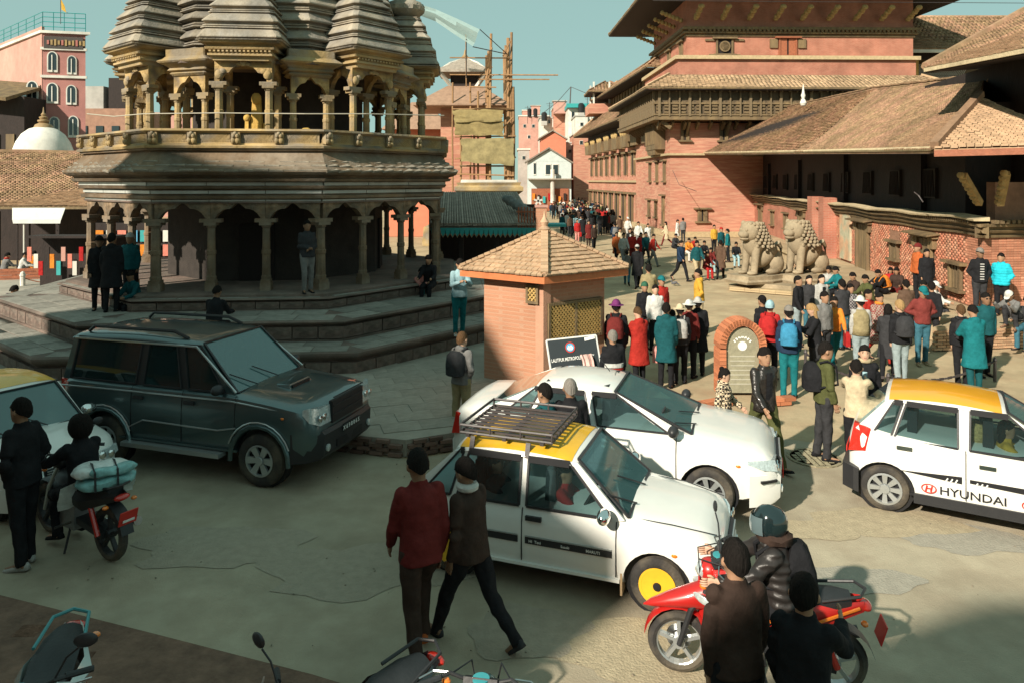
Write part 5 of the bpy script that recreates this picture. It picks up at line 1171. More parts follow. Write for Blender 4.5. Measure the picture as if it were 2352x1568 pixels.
# stalls
S1 = thing('market_stall', 'market stall with a white cloth awning under the rest-house eave', 'stall', gp(85, 640)*1.0)
o_ = Vector(S1.location); Ys = o_.y; s0 = FP/Ys
def sl_(px, py, dY=0): return at(px, py, Ys+dY)-o_
obj('awning', MB().slab([sl_(28, 505, -.6), sl_(140, 505, -.6), sl_(150, 478, .3), sl_(28, 478, .3)], .03), M('white_canvas', (.6, .6, .56), .9, .1, 4, .2), S1)
obj('awning_valance', MB().add([sl_(28, 505, -.6), sl_(140, 505, -.6), sl_(138, 514, -.6), sl_(30, 514, -.6)], [(0, 1, 2, 3)]), M('white_canvas', (.6, .6, .56)), S1)
for x in (40, 55, 135): obj('post', MB().bar(sl_(x, 508, -.5), sl_(x, 632, -.5), .05), plaster_w if x == 55 else wood_d, S1)
obj('counter', MB().loft([[sl_(20, p, -.4), sl_(150, p, -.4), sl_(150, p, .4), sl_(20, p, .4)] for p in (640, 628)]), wood_d, S1)
obj('white_sheet', MB().slab([sl_(95, 590, .1), sl_(128, 590, .1), sl_(125, 543, .1), sl_(96, 545, .1)], .02), M('white_canvas', (.6, .6, .56)), S1)
S2 = thing('market_stall', 'souvenir stall with hanging coloured goods behind the temple left corner', 'stall', ((160-1176)*26/FP, 26.5, 0))
obj('frame', MB().box((0, 0, 2.2), (3.2, .8, .08)), wood_d, S2); obj('back', MB().box((0, .4, 1.1), (3.2, .06, 2.2)), wood_d, S2)
for i in range(16):
    obj('hanging_goods', MB().box((-1.5+i*.2, -.36+.05*(i % 2), 1.6-.25*(i % 3)), (.15, .04, .5)), [cl('coral', (.6, .2, .15)), plaster_w, cl('crimson', (.35, .02, .02)), wood_d, cl('orange', (.6, .2, .03)), teal_p, plaster_p][i % 7], S2)
S3 = thing('market_stall', 'stall of magazines and prints glimpsed through the left temple arches', 'stall', ((300-1176)*30/FP, 31, 0))
obj('back', MB().box((0, .4, 1.2), (4.4, .06, 2.4)), wood_d, S3); obj('table', MB().box((0, -.1, .7), (4.4, .9, .1)), wood, S3)
for i in range(18): obj('print', MB().box((-2.0+(i % 9)*.48, .3, 1.25+.6*(i//9)), (.36, .03, .48)), [plaster_w, blueprint, cl('orange', (.6, .2, .03)), cl('coral', (.6, .2, .15)), teal_p][(i*3) % 5], S3)
# red-brown timber rail with white posts and the sagging chain
FN = thing('timber_fence', 'red-brown plank fence with pale posts beside the temple steps', 'fence', gp(90, 668))
of = Vector(FN.location)
for i in range(5):
    obj('plank', MB().bar(gp(-60, 660)+Vector((0, 0, .1+i*.13))-of, gp(174, 652)+Vector((0, 0, .1+i*.13))-of, .05, .115), wood_r, FN)
for x, y in ((52, 672), (182, 664), (282, 648)): p = gp(x, y)-of; obj('post', MB().lathe([(.09, 0), (.09, .6), (.11, .62), (.07, .75), (.0, .8)], 8, tuple(p)), lime, FN)
for (a, b) in (((182, 664), (282, 648)), ((52, 672), (182, 664))):
    p, q = gp(*a)-of, gp(*b)-of; obj('chain', MB().tube([p.lerp(q, i/8)+Vector((0, 0, .55-.25*math.sin(PI*i/8))) for i in range(9)], .02, 5), wood_r, FN)
TB = thing('ground_tarp', 'pale sloping tarpaulin sheet hung between posts near the market', 'tarpaulin', of)
obj('sheet', MB().slab([gp(175, 655)-of+Vector((0, 0, .05)), gp(270, 655)-of+Vector((0, 0, .1)), gp(240, 640)-of+Vector((0, 0, .3)), gp(170, 640)-of+Vector((0, 0, .75))], .02), M('grey_canvas', (.42, .4, .34), .9, .15, 4, .2), TB)
BN = thing('bench', 'dark slatted metal bench with white-edged slats at the far left', 'bench', gp(45, 742))
for i in range(5): obj('slat', MB().bar((-.55, .1+i*.02, .25+i*.11), (.35, .12+i*.02, .3+i*.11), .03, .06), M('slat_white', (.5, .46, .4), .7), BN)
for x in (-.5, .3): obj('leg', MB().bar((x, .0, 0), (x, .2, .85), .05), iron, BN)
obj('seat', MB().box((-.1, -.15, .25), (.95, .35, .05)), iron, BN)
# ================================================================ scaffolded temple in the middle distance
def wp(px, py, Y): return at(px, py, Y)
SCF = thing('scaffolding', 'bamboo pole scaffolding with khaki sheets round a small temple under repair', 'scaffolding', at(1120, 415, 46)*1.0)
SCF.location.z = 0; so_ = Vector(SCF.location)
sp_ = lambda px, py, Y=46: at(px, py, Y)-so_
for (x0, y0, x1, y1, r_, Y) in ((1128, 78, 1126, 440, .1, 46), (1122, 118, 1122, 440, .1, 46.5), (1117, 128, 1118, 430, .09, 47), (1175, 75, 1172, 450, .1, 46), (1167, 88, 1168, 450, .13, 46), (1161, 105, 1164, 450, .09, 48), (1157, 115, 1160, 430, .08, 49), (1098, 210, 1098, 440, .08, 46.5), (1080, 190, 1080, 430, .07, 47), (1058, 310, 1058, 440, .08, 46), (1040, 190, 1040, 440, .07, 47), (1178, 200, 1178, 450, .13, 46), (1070, 80, 1071, 200, .05, 47)):
    obj('pole', MB().tube([sp_(x0, y0, Y), sp_((x0+x1)/2+rnd.uniform(-2, 2), (y0+y1)/2, Y), sp_(x1, y1, Y)], r_*.8, 6), bamboo, SCF)
for (x0, y0, x1, y1) in ((1033, 133, 1172, 134), (1033, 172, 1282, 173), (1100, 183, 1262, 183), (1090, 250, 1180, 251), (1040, 251, 1175, 250), (1080, 200, 1140, 201), (1045, 315, 1185, 313), (1045, 365, 1185, 362), (1045, 400, 1180, 404)):
    obj('pole', MB().tube([sp_(x0, y0, 45.8), sp_(x1, y1, 45.8)], .045, 5), bamboo, SCF)
for (x0, y0, x1, y1) in ((1118, 180, 1130, 110), (1155, 130, 1172, 95), (1160, 215, 1170, 190), (1150, 300, 1178, 270)): obj('brace', MB().tube([sp_(x0, y0, 45.7), sp_(x1, y1, 45.7)], .05, 5), bamboo, SCF)
def wav(pts, n=8, amp=.12, seed=0):
    a, b, c, d = pts; r_ = []
    for j in range(n+1):
        r_.append([a.lerp(b, i/n).lerp(d.lerp(c, i/n), j/n)+noise.noise_vector(Vector((i*.7+seed, j*.9, 0)))*amp for i in range(n+1)])
    return MB().loft(r_, cap=False, close=False)
obj('sheet', wav([sp_(1040, 252, 45.5), sp_(1155, 252, 45.5), sp_(1152, 280, 45.3), sp_(1044, 280, 45.3)]), tarp, SCF, smooth=True); obj('sheet', wav([sp_(1044, 278, 45.4), sp_(1156, 278, 45.4), sp_(1156, 312, 45.4), sp_(1046, 312, 45.4)], seed=5), tarp, SCF, smooth=True)
obj('sheet', wav([sp_(1060, 318, 45.5), sp_(1180, 318, 45.5), sp_(1180, 380, 45.4), sp_(1060, 372, 45.4)], seed=9), M('mesh_sheet', (.26, .21, .1), .9, .3, 3, .4, 5), SCF, smooth=True)
obj('plank_deck', MB().box(sp_(1120, 382, 46.5), (3.4, 1.5, .08)), wood, SCF)
for i in range(6): obj('upright_board', MB().box(sp_(1062+i*22, 345, 46.0), (.25, .05, 1.3)), wood, SCF)
nt_ = thing('safety_net', 'pale green safety netting strip hanging from a wire above the scaffolding', 'netting', so_)
r_ = []
top = [(925, -2), (1000, 20), (1050, 42), (1102, 68)]; bot = [(925, 20), (1000, 48), (1045, 80), (1086, 108)]
rows = []
for j in range(5):
    rows.append([sp_(*[a+(b-a)*j/4 for a, b in zip(top[i], bot[i])], 44)+Vector((0, .25*math.sin(j*1.8+i), 0)) for i in range(4)])
obj('net', MB().loft(rows, cap=False, close=False), netm, nt_, smooth=True)
for (a, b) in (((1071, 90), (1071, 180)), ((1102, 68), (1165, 125)), ((1086, 108), (1165, 125))): obj('tie_line', MB().tube([sp_(*a, 44), sp_(*b, 45.5)], .03, 4), iron, nt_)
# small pagoda under repair
PG = thing('small_pagoda', 'small ornate brick pagoda with white ridged roof behind the scaffolding', 'temple', at(1068, 415, 50)); PG.location.z = 0; pgo = Vector(PG.location)
pz = lambda py, Y=50: H-(py-HZ)*Y/FP
def sq(h, z, c=(0, 0)): return [Vector((c[0]+x*h, c[1]+y*h, z)) for x, y in ((-1, -1), (1, -1), (1, 1), (-1, 1))]
obj('body', MB().loft([sq(1.5, 0), sq(1.5, pz(250))]), plm, PG)
obj('stone_base', MB().loft([sq(2.6, 0), sq(2.5, 1.2), sq(2.1, 1.3), sq(2.0, 2.4), sq(1.6, 2.5)]), stone, PG)
obj('lower_roof', MB().loft([sq(3.1, pz(253)), sq(3.1, pz(250)), sq(1.2, pz(205)), sq(1.1, pz(203))]), M('red_roof', (.30, .19, .13), .9, .2, 3, .4, 10), PG)
obj('neck', MB().loft([sq(.9, pz(210)), sq(.9, pz(170))]), wood_d, PG)
obj('upper_roof', MB().loft([sq(1.75, pz(174)), sq(1.7, pz(168)), sq(1.0, pz(152)), sq(.35, pz(138)), sq(.1, pz(134))]), tileg, PG)
for sx in (-1, 1):
    for sy in (-1, 1): obj('ridge', MB().tube([(sx*1.9, sy*1.9, pz(164)), (sx*1.6, sy*1.6, pz(171)), (sx*.9, sy*.9, pz(150)), (0, 0, pz(134))], [.05, .1, .08, .06], 6), lime, PG)
    obj('carved_strut', MB().bar((sx*.8, -.9, pz(205)), (sx*1.5, -1.5, pz(176)), .2), lime, PG)
obj('finial', MB().lathe([(.2, pz(136)), (.25, pz(132)), (.1, pz(126)), (.03, pz(115))], 8), M('aged_gilt', (.3, .2, .1)), PG)
for i in range(0):
    for sx in (-1,): obj('roof_batten', MB().bar((-2.9+i*.5, -3.05, pz(248)), (-1.1+i*.2, -1.2, pz(206)), .08), wood_d, PG)
MT = thing('brick_temple_part', 'orange brick shrine wall seen through the right upper bays of the temple', 'building', at(960, 415, 56)); MT.location.z = 0
obj('wall', MB().box((0, 1, 4), (4.4, 3, 8)), M('salmon_wall', (.6, .2, .12)), MT); obj('roof', MB().loft([[Vector((x*1.0, y, 8)) for x, y in ((-2.6, -1.2), (2.6, -1.2), (2.6, 3.4), (-2.6, 3.4))], [Vector((x, y, 10.2)) for x, y in ((-.6, .8), (.6, .8), (.6, 1.6), (-.6, 1.6))]]), M('red_roof', (.5, .26, .16)), MT)
# carved stone pier below the scaffold + dark tree-like statue mass
PR = thing('stone_pier', 'weathered carved stone pier with moulded top below the scaffolding', 'pillar', at(1125, 415, 38)); PR.location.z = 0
pp = lambda py: H-(py-HZ)*38/FP
obj('pier', rough(MB().loft([sq(1.35, 0), sq(1.35, pp(450)), sq(1.5, pp(445)), sq(1.7, pp(438)), sq(1.7, pp(430)), sq(1.55, pp(426)), sq(1.6, pp(420))]), .03, 2), stone, PR)
obj('rubble', rough(MB().box((0, 0, pp(418)), (2.8, 2.6, .2)), .08, 3), lime, PR)
# tiled shelter roof with teal valance
SH = thing('tiled_shelter', 'low open shelter with grey ribbed tile roof and teal scalloped valance', 'shelter', at(1130, 415, 27)); SH.location.z = 0; sho = Vector(SH.location)
sh = lambda px, py, Y: at(px, py, Y)-sho
tiled([sh(985, 522, 25), sh(1232, 520, 25), sh(1185, 446, 29.5), sh(1000, 446, 29.5)], tileg, SH, .16, .3, .05, 280, 'roof_tile', 71, .5, jit=.01)
rb_ = MB()
for i in range(40):
    a = sh(990+i*6.1, 520, 24.95)+Vector((0, 0, .07)); b = sh(1002+i*4.7, 447, 29.4)+Vector((0, 0, .07)); 
    obj('tile_rib', MB().tube([a, b], .045, 5), tileg, SH)
for i in range(22):
    x = 990+i*11; obj('valance_scallop', MB().add([sh(x, 524, 24.9), sh(x+11, 524, 24.9), sh(x+10, 538, 24.9), sh(x+5.5, 545, 24.9), sh(x+1, 538, 24.9)], [(0, 1, 2, 3, 4)]), teal_p, SH)
    obj('scallop_trim', MB().tube([sh(x+1, 538, 24.88), sh(x+5.5, 546, 24.88), sh(x+10, 538, 24.88)], .015, 4), M('aged_gilt', (.3, .2, .1)), SH)
obj('back_wall', MB().slab([sh(985, 640, 29), sh(1235, 640, 29), sh(1235, 470, 29), sh(985, 470, 29)], .2), wood_d, SH)
for x in (1060, 1140, 1225): p = sh(x, 540, 25.3); obj('post', MB().box((p.x, p.y, 1.2), (.14, .14, 2.6)), wood_d, SH)
dr_ = MB(); 
for j in range(8): c = sh(1165+j*7, 470+j*4.5, 26.5-.1*j)+Vector((0, 0, .2)); dr_.ell(tuple(c), (.2, .16, .16+.05*(j % 2)), 8, 5)
obj('ridge_ornament', dr_, M('grey_carving', (.2, .21, .2), .8, .3, 6, .4), SH, smooth=True)
# red brick pier behind the kiosk with picket panels
BP = thing('brick_pier', 'slim orange brick gate pier with white star lamp behind the kiosk roof', 'pillar', at(1243, 415, 24)); BP.location.z = 0
bz = lambda py: H-(py-HZ)*24/FP
obj('pier', MB().box((0, 0, bz(476)/2), (.34, .34, bz(476))), brick_pale, BP); obj('cap', MB().box((0, 0, bz(474)), (.42, .42, .08)), plaster_p, BP)
st_ = MB(); c = Vector((-.1, -.1, bz(462)))
for i in range(5): a = i*2*PI/5+PI/2; st_.bar(c, c+Vector((math.cos(a)*.14, 0, math.sin(a)*.14)), .06)
obj('star', st_, plaster_w, BP)
pk = thing('picket_fence', 'red picket fence panel beside the slim brick pier', 'fence', at(1215, 415, 25)); pk.location.z = 0
for i in range(8): obj('picket', MB().box((-.35+i*.1, 0, bz(505)), (.05, .03, .75)), wood_r, pk)
obj('rail', MB().box((0, -.02, bz(490)), (.85, .04, .05)), wood_r, pk)
tb = thing('market_canopy', 'small teal canopy over a dark stall at the start of the crowded street', 'canopy', at(1275, 415, 30)); tb.location.z = 0
obj('canopy', MB().box((0, .5, H-(541-HZ)*30/FP+.4), (.9, 1.2, .1)), teal_p, tb); obj('counter', MB().box((0, .5, .7), (.8, .8, 1.4)), wood_d, tb)
for s_ in (-1, 1): obj('post', MB().box((s_*.4, 0, 1.1), (.04, .04, 2.2)), wood_d, tb)
# chain and bollards on the right plaza
CH = thing('chain_barrier', 'rusty sagging chain strung low across the right plaza in front of the walkers', 'chain', gp(2100, 905))
oc = Vector(CH.location); P_ = [gp(1850, 855), gp(2040, 915), gp(2285, 875)]
for i, p in enumerate(P_): obj('post', MB().lathe([(.035, 0), (.03, .42), (.045, .44), (.02, .5)], 8, tuple(p-oc)), iron, CH)
for a, b in zip(P_, P_[1:]):
    for i in range(26):
        q0 = a.lerp(b, i/26)-oc+Vector((0, 0, .42-.2*math.sin(PI*i/26))); q1 = a.lerp(b, (i+1)/26)-oc+Vector((0, 0, .42-.2*math.sin(PI*(i+1)/26)))
        obj('chain_link', MB().bar(q0, q1, .05 if i % 2 else .02, .02 if i % 2 else .05), iron, CH)
bw_ = thing('low_kerb_wall', 'short low brick kerb wall behind the white saloon bonnet', 'wall', gp(1625, 935)); o0 = Vector(bw_.location)
cen, A, B, Cc = [], [], [], []
for (a, b) in ((gp(1560, 948), gp(1690, 925)), (gp(1760, 930), gp(1815, 926))):
    t = (b-a).normalized(); n = Vector((t.y, -t.x, 0)); L = (b-a).length
    for row in range(2):
        for i in range(int(L/.24)): cen.append(a-o0+t*((i+.5+(row % 2)*.4)*.24)+Vector((0, 0, .035+row*.07))); A.append(t*.112); B.append(n*.09); Cc.append(Vector((0, 0, .032)))
pieces('brick', cen, A, B, Cc, M('red_arch_brick', (.48, .17, .08)), bw_, 100)
# overhead cable at the very top right
oc_ = thing('overhead_cable', 'thin dark overhead cable crossing the top right corner of the view', 'cable'); obj('strand', MB().tube([at(1500, 2, 30), at(1900, 5, 30), at(2400, 8, 30)], .012, 4), iron, oc_)
# ================================================================ vehicles
# local frame: x forward, y to the left, z up; origin on the ground under the middle of the rear axle
def car(name, label, cat, S, loc, hd, paint, roofp=None, group=None):
    t = thing(name, label, cat, loc, hd, group); hw = S['w']/2; xr, xf = -S['ro'], S['wb']+S['fo']; bz = S['belt']; zs = S['sill']
    # lower body
    prof = S['top']   # list of (x, z) along the upper edge from rear to front, incl. ends
    st = []; N = 34
    import bisect
    def topz(x):
        xs = [p[0] for p in prof]; i = max(0, min(len(xs)-2, bisect.bisect_right(xs, x)-1)); a, b = prof[i], prof[i+1]; f = (x-a[0])/(b[0]-a[0]); return a[1]+(b[1]-a[1])*f
    def wid(x):
        fr, ff = S.get('nose', .55), S.get('tail', .35); k = 1
        if x > xf-fr: q = (x-(xf-fr))/fr; k = 1-.16*q**2.2
        if x < xr+ff: q = ((xr+ff)-x)/ff; k = min(k, 1-.10*q**2.2)
        return hw*k
    xs = sorted(set([xr, xr+.02, xr+.07, xr+.16]+[xr+.16+(xf-xr-.32)*i/(N-1) for i in range(N)]+[xf-.16, xf-.08, xf-.03, xf]))
    rings = []
    for x in xs:
        w_ = wid(x); zt = topz(x); e = 0; lowcut = zs
        dfr = (xf-x); drr = x-xr
        if dfr < .2: e = (1-dfr/.2)**2; 
        if drr < .16: e = max(e, (1-drr/.16)**2)
        if dfr < .35: lowcut = zs+.03
        zt2 = zt-e*.10; zb = lowcut+e*.06; ww = w_-e*.07; zm = zb+(zt2-zb)*.5
        half = [(0, zb), (ww-.12, zb), (ww-.03, zb+.05), (ww-.005, zb+.16), (ww, zm), (ww-.004, zm+(zt2-zm)*.4), (ww-.02, zt2-.12), (ww-.045, zt2-.045), (ww-.11, zt2-.008), (ww*.55, zt2+.012), (0, zt2+.022)]
        rings.append([Vector((x, -y, z)) for y, z in half]+[Vector((x, y, z)) for y, z in half[-2:0:-1]])
    mb = MB().loft(rings); body = obj('body', mb, paint, t, smooth=True, ang=50)
    # wheel arches cut out
    cut = MB()
    for ax in (0, S['wb']):
        for s_ in (-1, 1): cut.lathe([(S['wr']+S.get('gap', .055), -.16), (S['wr']+S.get('gap', .055), .2)], 28, (ax, s_*(hw-.02), S['wr']+.01), 'y')
    co = obj('cut', cut, dark); co.parent = t
    bpy.context.view_layer.update()
    bo = body.modifiers.new('b', 'BOOLEAN'); bo.operation = 'DIFFERENCE'; bo.object = co; bo.solver = 'EXACT'
    dg = bpy.context.evaluated_depsgraph_get(); me = bpy.data.meshes.new_from_object(body.evaluated_get(dg)); body.modifiers.clear(); body.data = me
    me.materials.clear(); me.materials.append(paint); me.polygons.foreach_set('material_index', [0]*len(me.polygons)); me.polygons.foreach_set('use_smooth', [True]*len(me.polygons)); me.set_sharp_from_angle(angle=R(38)); bpy.data.objects.remove(co)
    obj('underbody', MB().box(((xr+xf)/2, 0, zs+.05), (xf-xr-.5, S['w']-.42, .12)), plastic, t)
    for ax in (0, S['wb']):
        for s_ in (-1, 1): obj('wheel_well', MB().lathe([(S['wr']+.05, -.10), (S['wr']+.05, .02)], 20, (ax, s_*(hw-.2), S['wr']+.01), 'y'), black, t)
    # wheels
    for ax in (0, S['wb']):
        for s_ in (-1, 1):
            W = bpy.data.objects.new('wheel', None); C.objects.link(W); W.parent = t; W.location = (ax, s_*(hw-.12), S['wr']); r = S['wr']; W.rotation_euler = (0, 0, 0 if s_ < 0 else PI)
            W.rotation_euler.z += R(S.get('steer', 0)) if ax > 0 else 0
            tw_ = S.get('tw', .165)/2; ri = S['rim']
            obj('tyre', MB().lathe([(ri, -tw_+.01), (ri+.02, -tw_), (r-.05, -tw_), (r-.012, -tw_+.02), (r, -tw_+.05), (r, tw_-.05), (r-.012, tw_-.02), (r-.05, tw_), (ri+.02, tw_), (ri, tw_-.01), (ri, -tw_+.01)], 32, (0, 0, 0), 'y', cap=False), rubber, W, smooth=True, ang=30)
            rm = S['rimmat']; mb = MB()
            if S['rimtype'] == 'steel':
                mb.lathe([(ri+.005, -tw_-.004), (ri-.02, -tw_-.006), (ri-.03, -tw_+.035), (ri*.72, -tw_+.045), (ri*.66, -tw_+.02), (ri*.42, -tw_+.015), (ri*.36, -tw_+.04), (.05, -tw_+.04), (.045, -tw_+.0), (.0, -tw_+.0)], 32, (0, 0, 0), 'y'); ro = obj('rim', mb, rm, W, smooth=True, ang=35)
                for k in range(8): a = k*PI/4; obj('rim_hole', MB().lathe([(.016, -tw_+.012), (.016, -tw_+.06)], 8, (ri*.55*math.cos(a), 0, ri*.55*math.sin(a)), 'y'), black, ro)
                obj('hub_cap', MB().lathe([(.042, -tw_-.004), (.036, -tw_-.02), (0, -tw_-.022)], 14, (0, 0, 0), 'y'), black, ro)
            else:
                mb.lathe([(ri+.005, -tw_-.004), (ri-.02, -tw_-.008), (ri-.028, -tw_+.03), (ri-.01, -tw_+.06)], 32, (0, 0, 0), 'y', cap=False)
                n_ = S.get('spokes', 8)
                for k in range(n_):
                    a = k*2*PI/n_; ca, sa = math.cos(a), math.sin(a); ww = .026 if n_ > 6 else .04
                    q = [Vector((ca*.04-sa*ww*.8, -tw_+.012, sa*.04+ca*ww*.8)), Vector((ca*.04+sa*ww*.8, -tw_+.012, sa*.04-ca*ww*.8)), Vector((ca*(ri-.02)+sa*ww*1.25, -tw_-.002, sa*(ri-.02)-ca*ww*1.25)), Vector((ca*(ri-.02)-sa*ww*1.25, -tw_-.002, sa*(ri-.02)+ca*ww*1.25))]
                    mb.loft([q, [p+Vector((0, .035, 0)) for p in q]])
                mb.lathe([(.06, -tw_-.002), (.055, -tw_-.012), (.0, -tw_-.014)], 16, (0, 0, 0), 'y'); ro = obj('rim', mb, rm, W, smooth=True, ang=30)
                obj('brake_disc', MB().lathe([(ri-.03, -tw_+.06), (ri-.03, -tw_+.07)], 20, (0, 0, 0), 'y'), black, ro)
    # greenhouse
    g = S['gh']   # rear-glass base x, roof rear x, roof front x, windscreen base x, roof z, roof half width, belt half width
    rb_, rr_, rf_, wb_, rz_, rw, bw = g; zb = bz-.02
    B = lambda x, s_: Vector((x, s_*bw, topz(min(max(x, xr+.2), xf-.2))-.005 if x > wb_-.01 or x < rb_+.01 else zb)); 
    def Tp(x, s_): return Vector((x, s_*rw, rz_-.05))
    # roof skin
    rr = []
    for i, x in enumerate([rr_-.03, rr_+.02, rr_+.14]+[rr_+.14+(rf_-rr_-.3)*k/8 for k in range(1, 9)]+[rf_-.04, rf_+.02]):
        f = (x-rr_)/(rf_-rr_); dz = -.05*(2*f-1)**2-(.02 if i == 0 or x > rf_ else 0); w_ = rw+.02-(.06*max(0, f-.8)/.2 if 0 else 0)
        rr.append([Vector((x, -w_, rz_-.075+dz*.6)), Vector((x, -w_+.02, rz_-.03+dz)), Vector((x, -w_+.12, rz_+dz)), Vector((x, -w_*.4, rz_+.022+dz)), Vector((x, w_*.4, rz_+.022+dz)), Vector((x, w_-.12, rz_+dz)), Vector((x, w_-.02, rz_-.03+dz)), Vector((x, w_, rz_-.075+dz*.6)), Vector((x, w_-.1, rz_-.06+dz)), Vector((x, -w_+.1, rz_-.06+dz))])
    if roofp:
        k = [r[1:7] for r in rr[1:-1]]
        obj('roof_panel', MB().loft([[p+Vector((0, 0, .004)) for p in (q[1:-1] if S.get('inset') else q)] for q in k], cap=False, close=False), roofp, t, smooth=True)
    obj('roof', MB().loft(rr), paint, t, smooth=True, ang=50)
    th = S.get('pil', .07)
    def pillar(a, b, w0=.05, m=paint, nm='pillar'):
        a, b = Vector(a), Vector(b); q = MB(); d = Vector((1, 0, 0)); y = Vector((0, (a.y > 0)-(a.y < 0), 0))*.03
        q.loft([[a-d*w0, a+d*w0, a+d*w0-y, a-d*w0-y], [b-d*w0*.8, b+d*w0*.8, b+d*w0*.8-y, b-d*w0*.8-y]]); return obj(nm, q, m, t)
    zbr, zbf = topz(rb_), topz(wb_)
    for s_ in (-1, 1):
        yb = s_*bw; yt = s_*rw
        sw = sorted(S['sidew']); bo = [(rb_, rb_, rr_+.0, rr_+.0)]+sw+[(wb_, wb_, rf_+.02, rf_+.02)]
        for k, (p_, q_) in enumerate(zip(bo, bo[1:])):
            zt_ = rz_-.075; za = zbr-.02 if k == 0 else bz-.03; zq = zbf-.02 if k == len(bo)-2 else bz-.03
            P4 = [Vector((p_[1], yb, za)), Vector((q_[0], yb, zq)), Vector((q_[2], yt, zt_)), Vector((p_[3], yt, zt_))]; dn = Vector((0, -s_*.03, 0))
            obj('pillar', MB().loft([P4, [p+dn for p in P4]]), S.get('bpm', paint) if 0 < k < len(bo)-2 else paint, t)
        for (x0, x1, u0, u1) in S['sidew']:       # bottom x range, top x range
            y = s_*(bw-.008); yt2 = s_*(rw-.008); zt_ = rz_-.085
            z0 = bz-.0; P4 = [Vector((x0, y, z0)), Vector((x1, y, z0)), Vector((u1, yt2, zt_)), Vector((u0, yt2, zt_))]
            wn = obj('window', MB().quad(*P4), S.get('glass', glass), t, fix=False)
            tr = MB()
            for a, b in ((P4[0], P4[1]), (P4[1], P4[2]), (P4[2], P4[3]), (P4[3], P4[0])): tr.bar(a+Vector((0, s_*.012, 0)), b+Vector((0, s_*.012, 0)), .022, .022, up=(0, 1, 0))
            obj('window_seal', tr, plastic, wn)
            if S.get('visor'): obj('rain_visor', MB().bar(P4[3]+Vector((0, s_*.025, -.01)), P4[2]+Vector((0, s_*.025, -.01)), .02, .07, up=(0, 0, 1)), plastic, wn)
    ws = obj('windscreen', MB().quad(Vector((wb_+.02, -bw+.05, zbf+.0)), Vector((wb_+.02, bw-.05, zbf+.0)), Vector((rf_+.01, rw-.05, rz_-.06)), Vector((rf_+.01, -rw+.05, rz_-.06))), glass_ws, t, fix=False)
    fr = MB(); P4 = [Vector((wb_+.03, -bw+.05, zbf+.0)), Vector((wb_+.03, bw-.05, zbf+.0)), Vector((rf_+.02, rw-.05, rz_-.055)), Vector((rf_+.02, -rw+.05, rz_-.055))]
    for i in range(4): fr.bar(P4[i], P4[(i+1) % 4], .03, .02)
    obj('seal', fr, plastic, ws)
    for y0 in (-.35, .15): obj('wiper', MB().tube([(wb_+.06, y0, zbf+.03), (wb_-.18, y0-.32, zbf+.03+.18*(rz_-zbf)/(wb_-rf_+.01)*1.05)], .009, 5), plastic, ws)
    obj('rear_window', MB().quad(Vector((rb_-.01, -bw+.1, zbr)), Vector((rb_-.01, bw-.1, zbr)), Vector((rr_-.01, rw-.1, rz_-.07)), Vector((rr_-.01, -rw+.1, rz_-.07))), S.get('glass', glass), t, fix=False)
    # cabin
    obj('cabin_floor', MB().box(((rb_+wb_)/2, 0, bz-.02), (wb_-rb_-.1, 2*bw-.1, .02)), dark, t)
    for x in S['seats']:
        for y in ((-.33, .33) if x > S['wb']*.35 else (-.33, 0, .33)):
            obj('seat_back', MB().box((x, y, bz+.12), (.12, .42, .42), taper=.85), seatm, t); 
            obj('headrest', MB().box((x-.02, y, bz+.38), (.08, .22, .14), taper=.9), seatm, t)
    st_ = MB().lathe([(.17, 0), (.185, .012), (.17, .024), (.155, .012), (.17, 0)], 20); st_.tf(Matrix.Translation((wb_-.42, -.33, bz+.05)) @ Matrix.Rotation(R(-60), 4, 'Y')); obj('steering_wheel', st_, plastic, t)
    # seams, handles, sills
    def side(x0, z0, x1, z1, s_, wd=.006, m=black, nm='door_seam', out=.0):
        q = MB(); y = s_*(hw+.001+out); a, b = Vector((x0, y, z0)), Vector((x1, y, z1)); q.bar(a, b, wd, wd, up=(0, 1, 0)); return obj(nm, q, m, t)
    for s_ in (-1, 1):
        for x in S['doors']:
            zc_ = (zs+bz)/2
            side(x, zs+.10, x, zc_+.02, s_, .01); q = MB().tube([Vector((x, s_*(hw+.001), zc_)), Vector((x, s_*(hw-.004), zc_+(bz-zc_)*.5)), Vector((x, s_*(hw-.028), bz-.04)), Vector((x, s_*(hw-.055), bz-.01))], .006, 4); obj('door_seam', q, black, t)
        for x, z in S['handles']:
            yy = s_*(hw-.006); obj('door_handle', MB().box((x, yy+s_*.012, z), (.17, .03, .045)), S.get('hmat', plastic), t)
        side(.28, zs+.06, S['wb']-.36, zs+.06, s_, .03, S.get('sillmat', paint), 'sill', -.01)
    for i, m_ in enumerate(S.get('mirror', (wb_-.18,))):
        for s_ in (-1, 1): q = MB(); q.ell((m_, s_*(bw+.13), bz+.07), (.07, .11, .075), 12, 8); q.bar((m_, s_*(bw-.02), bz+.02), (m_, s_*(bw+.08), bz+.06), .04); obj('wing_mirror', q, S.get('mirm', paint), t, smooth=True)
    # bumpers, grille, lamps, plates
    nosez = S['lampz']
    wF = wid(xf-.04)-.02
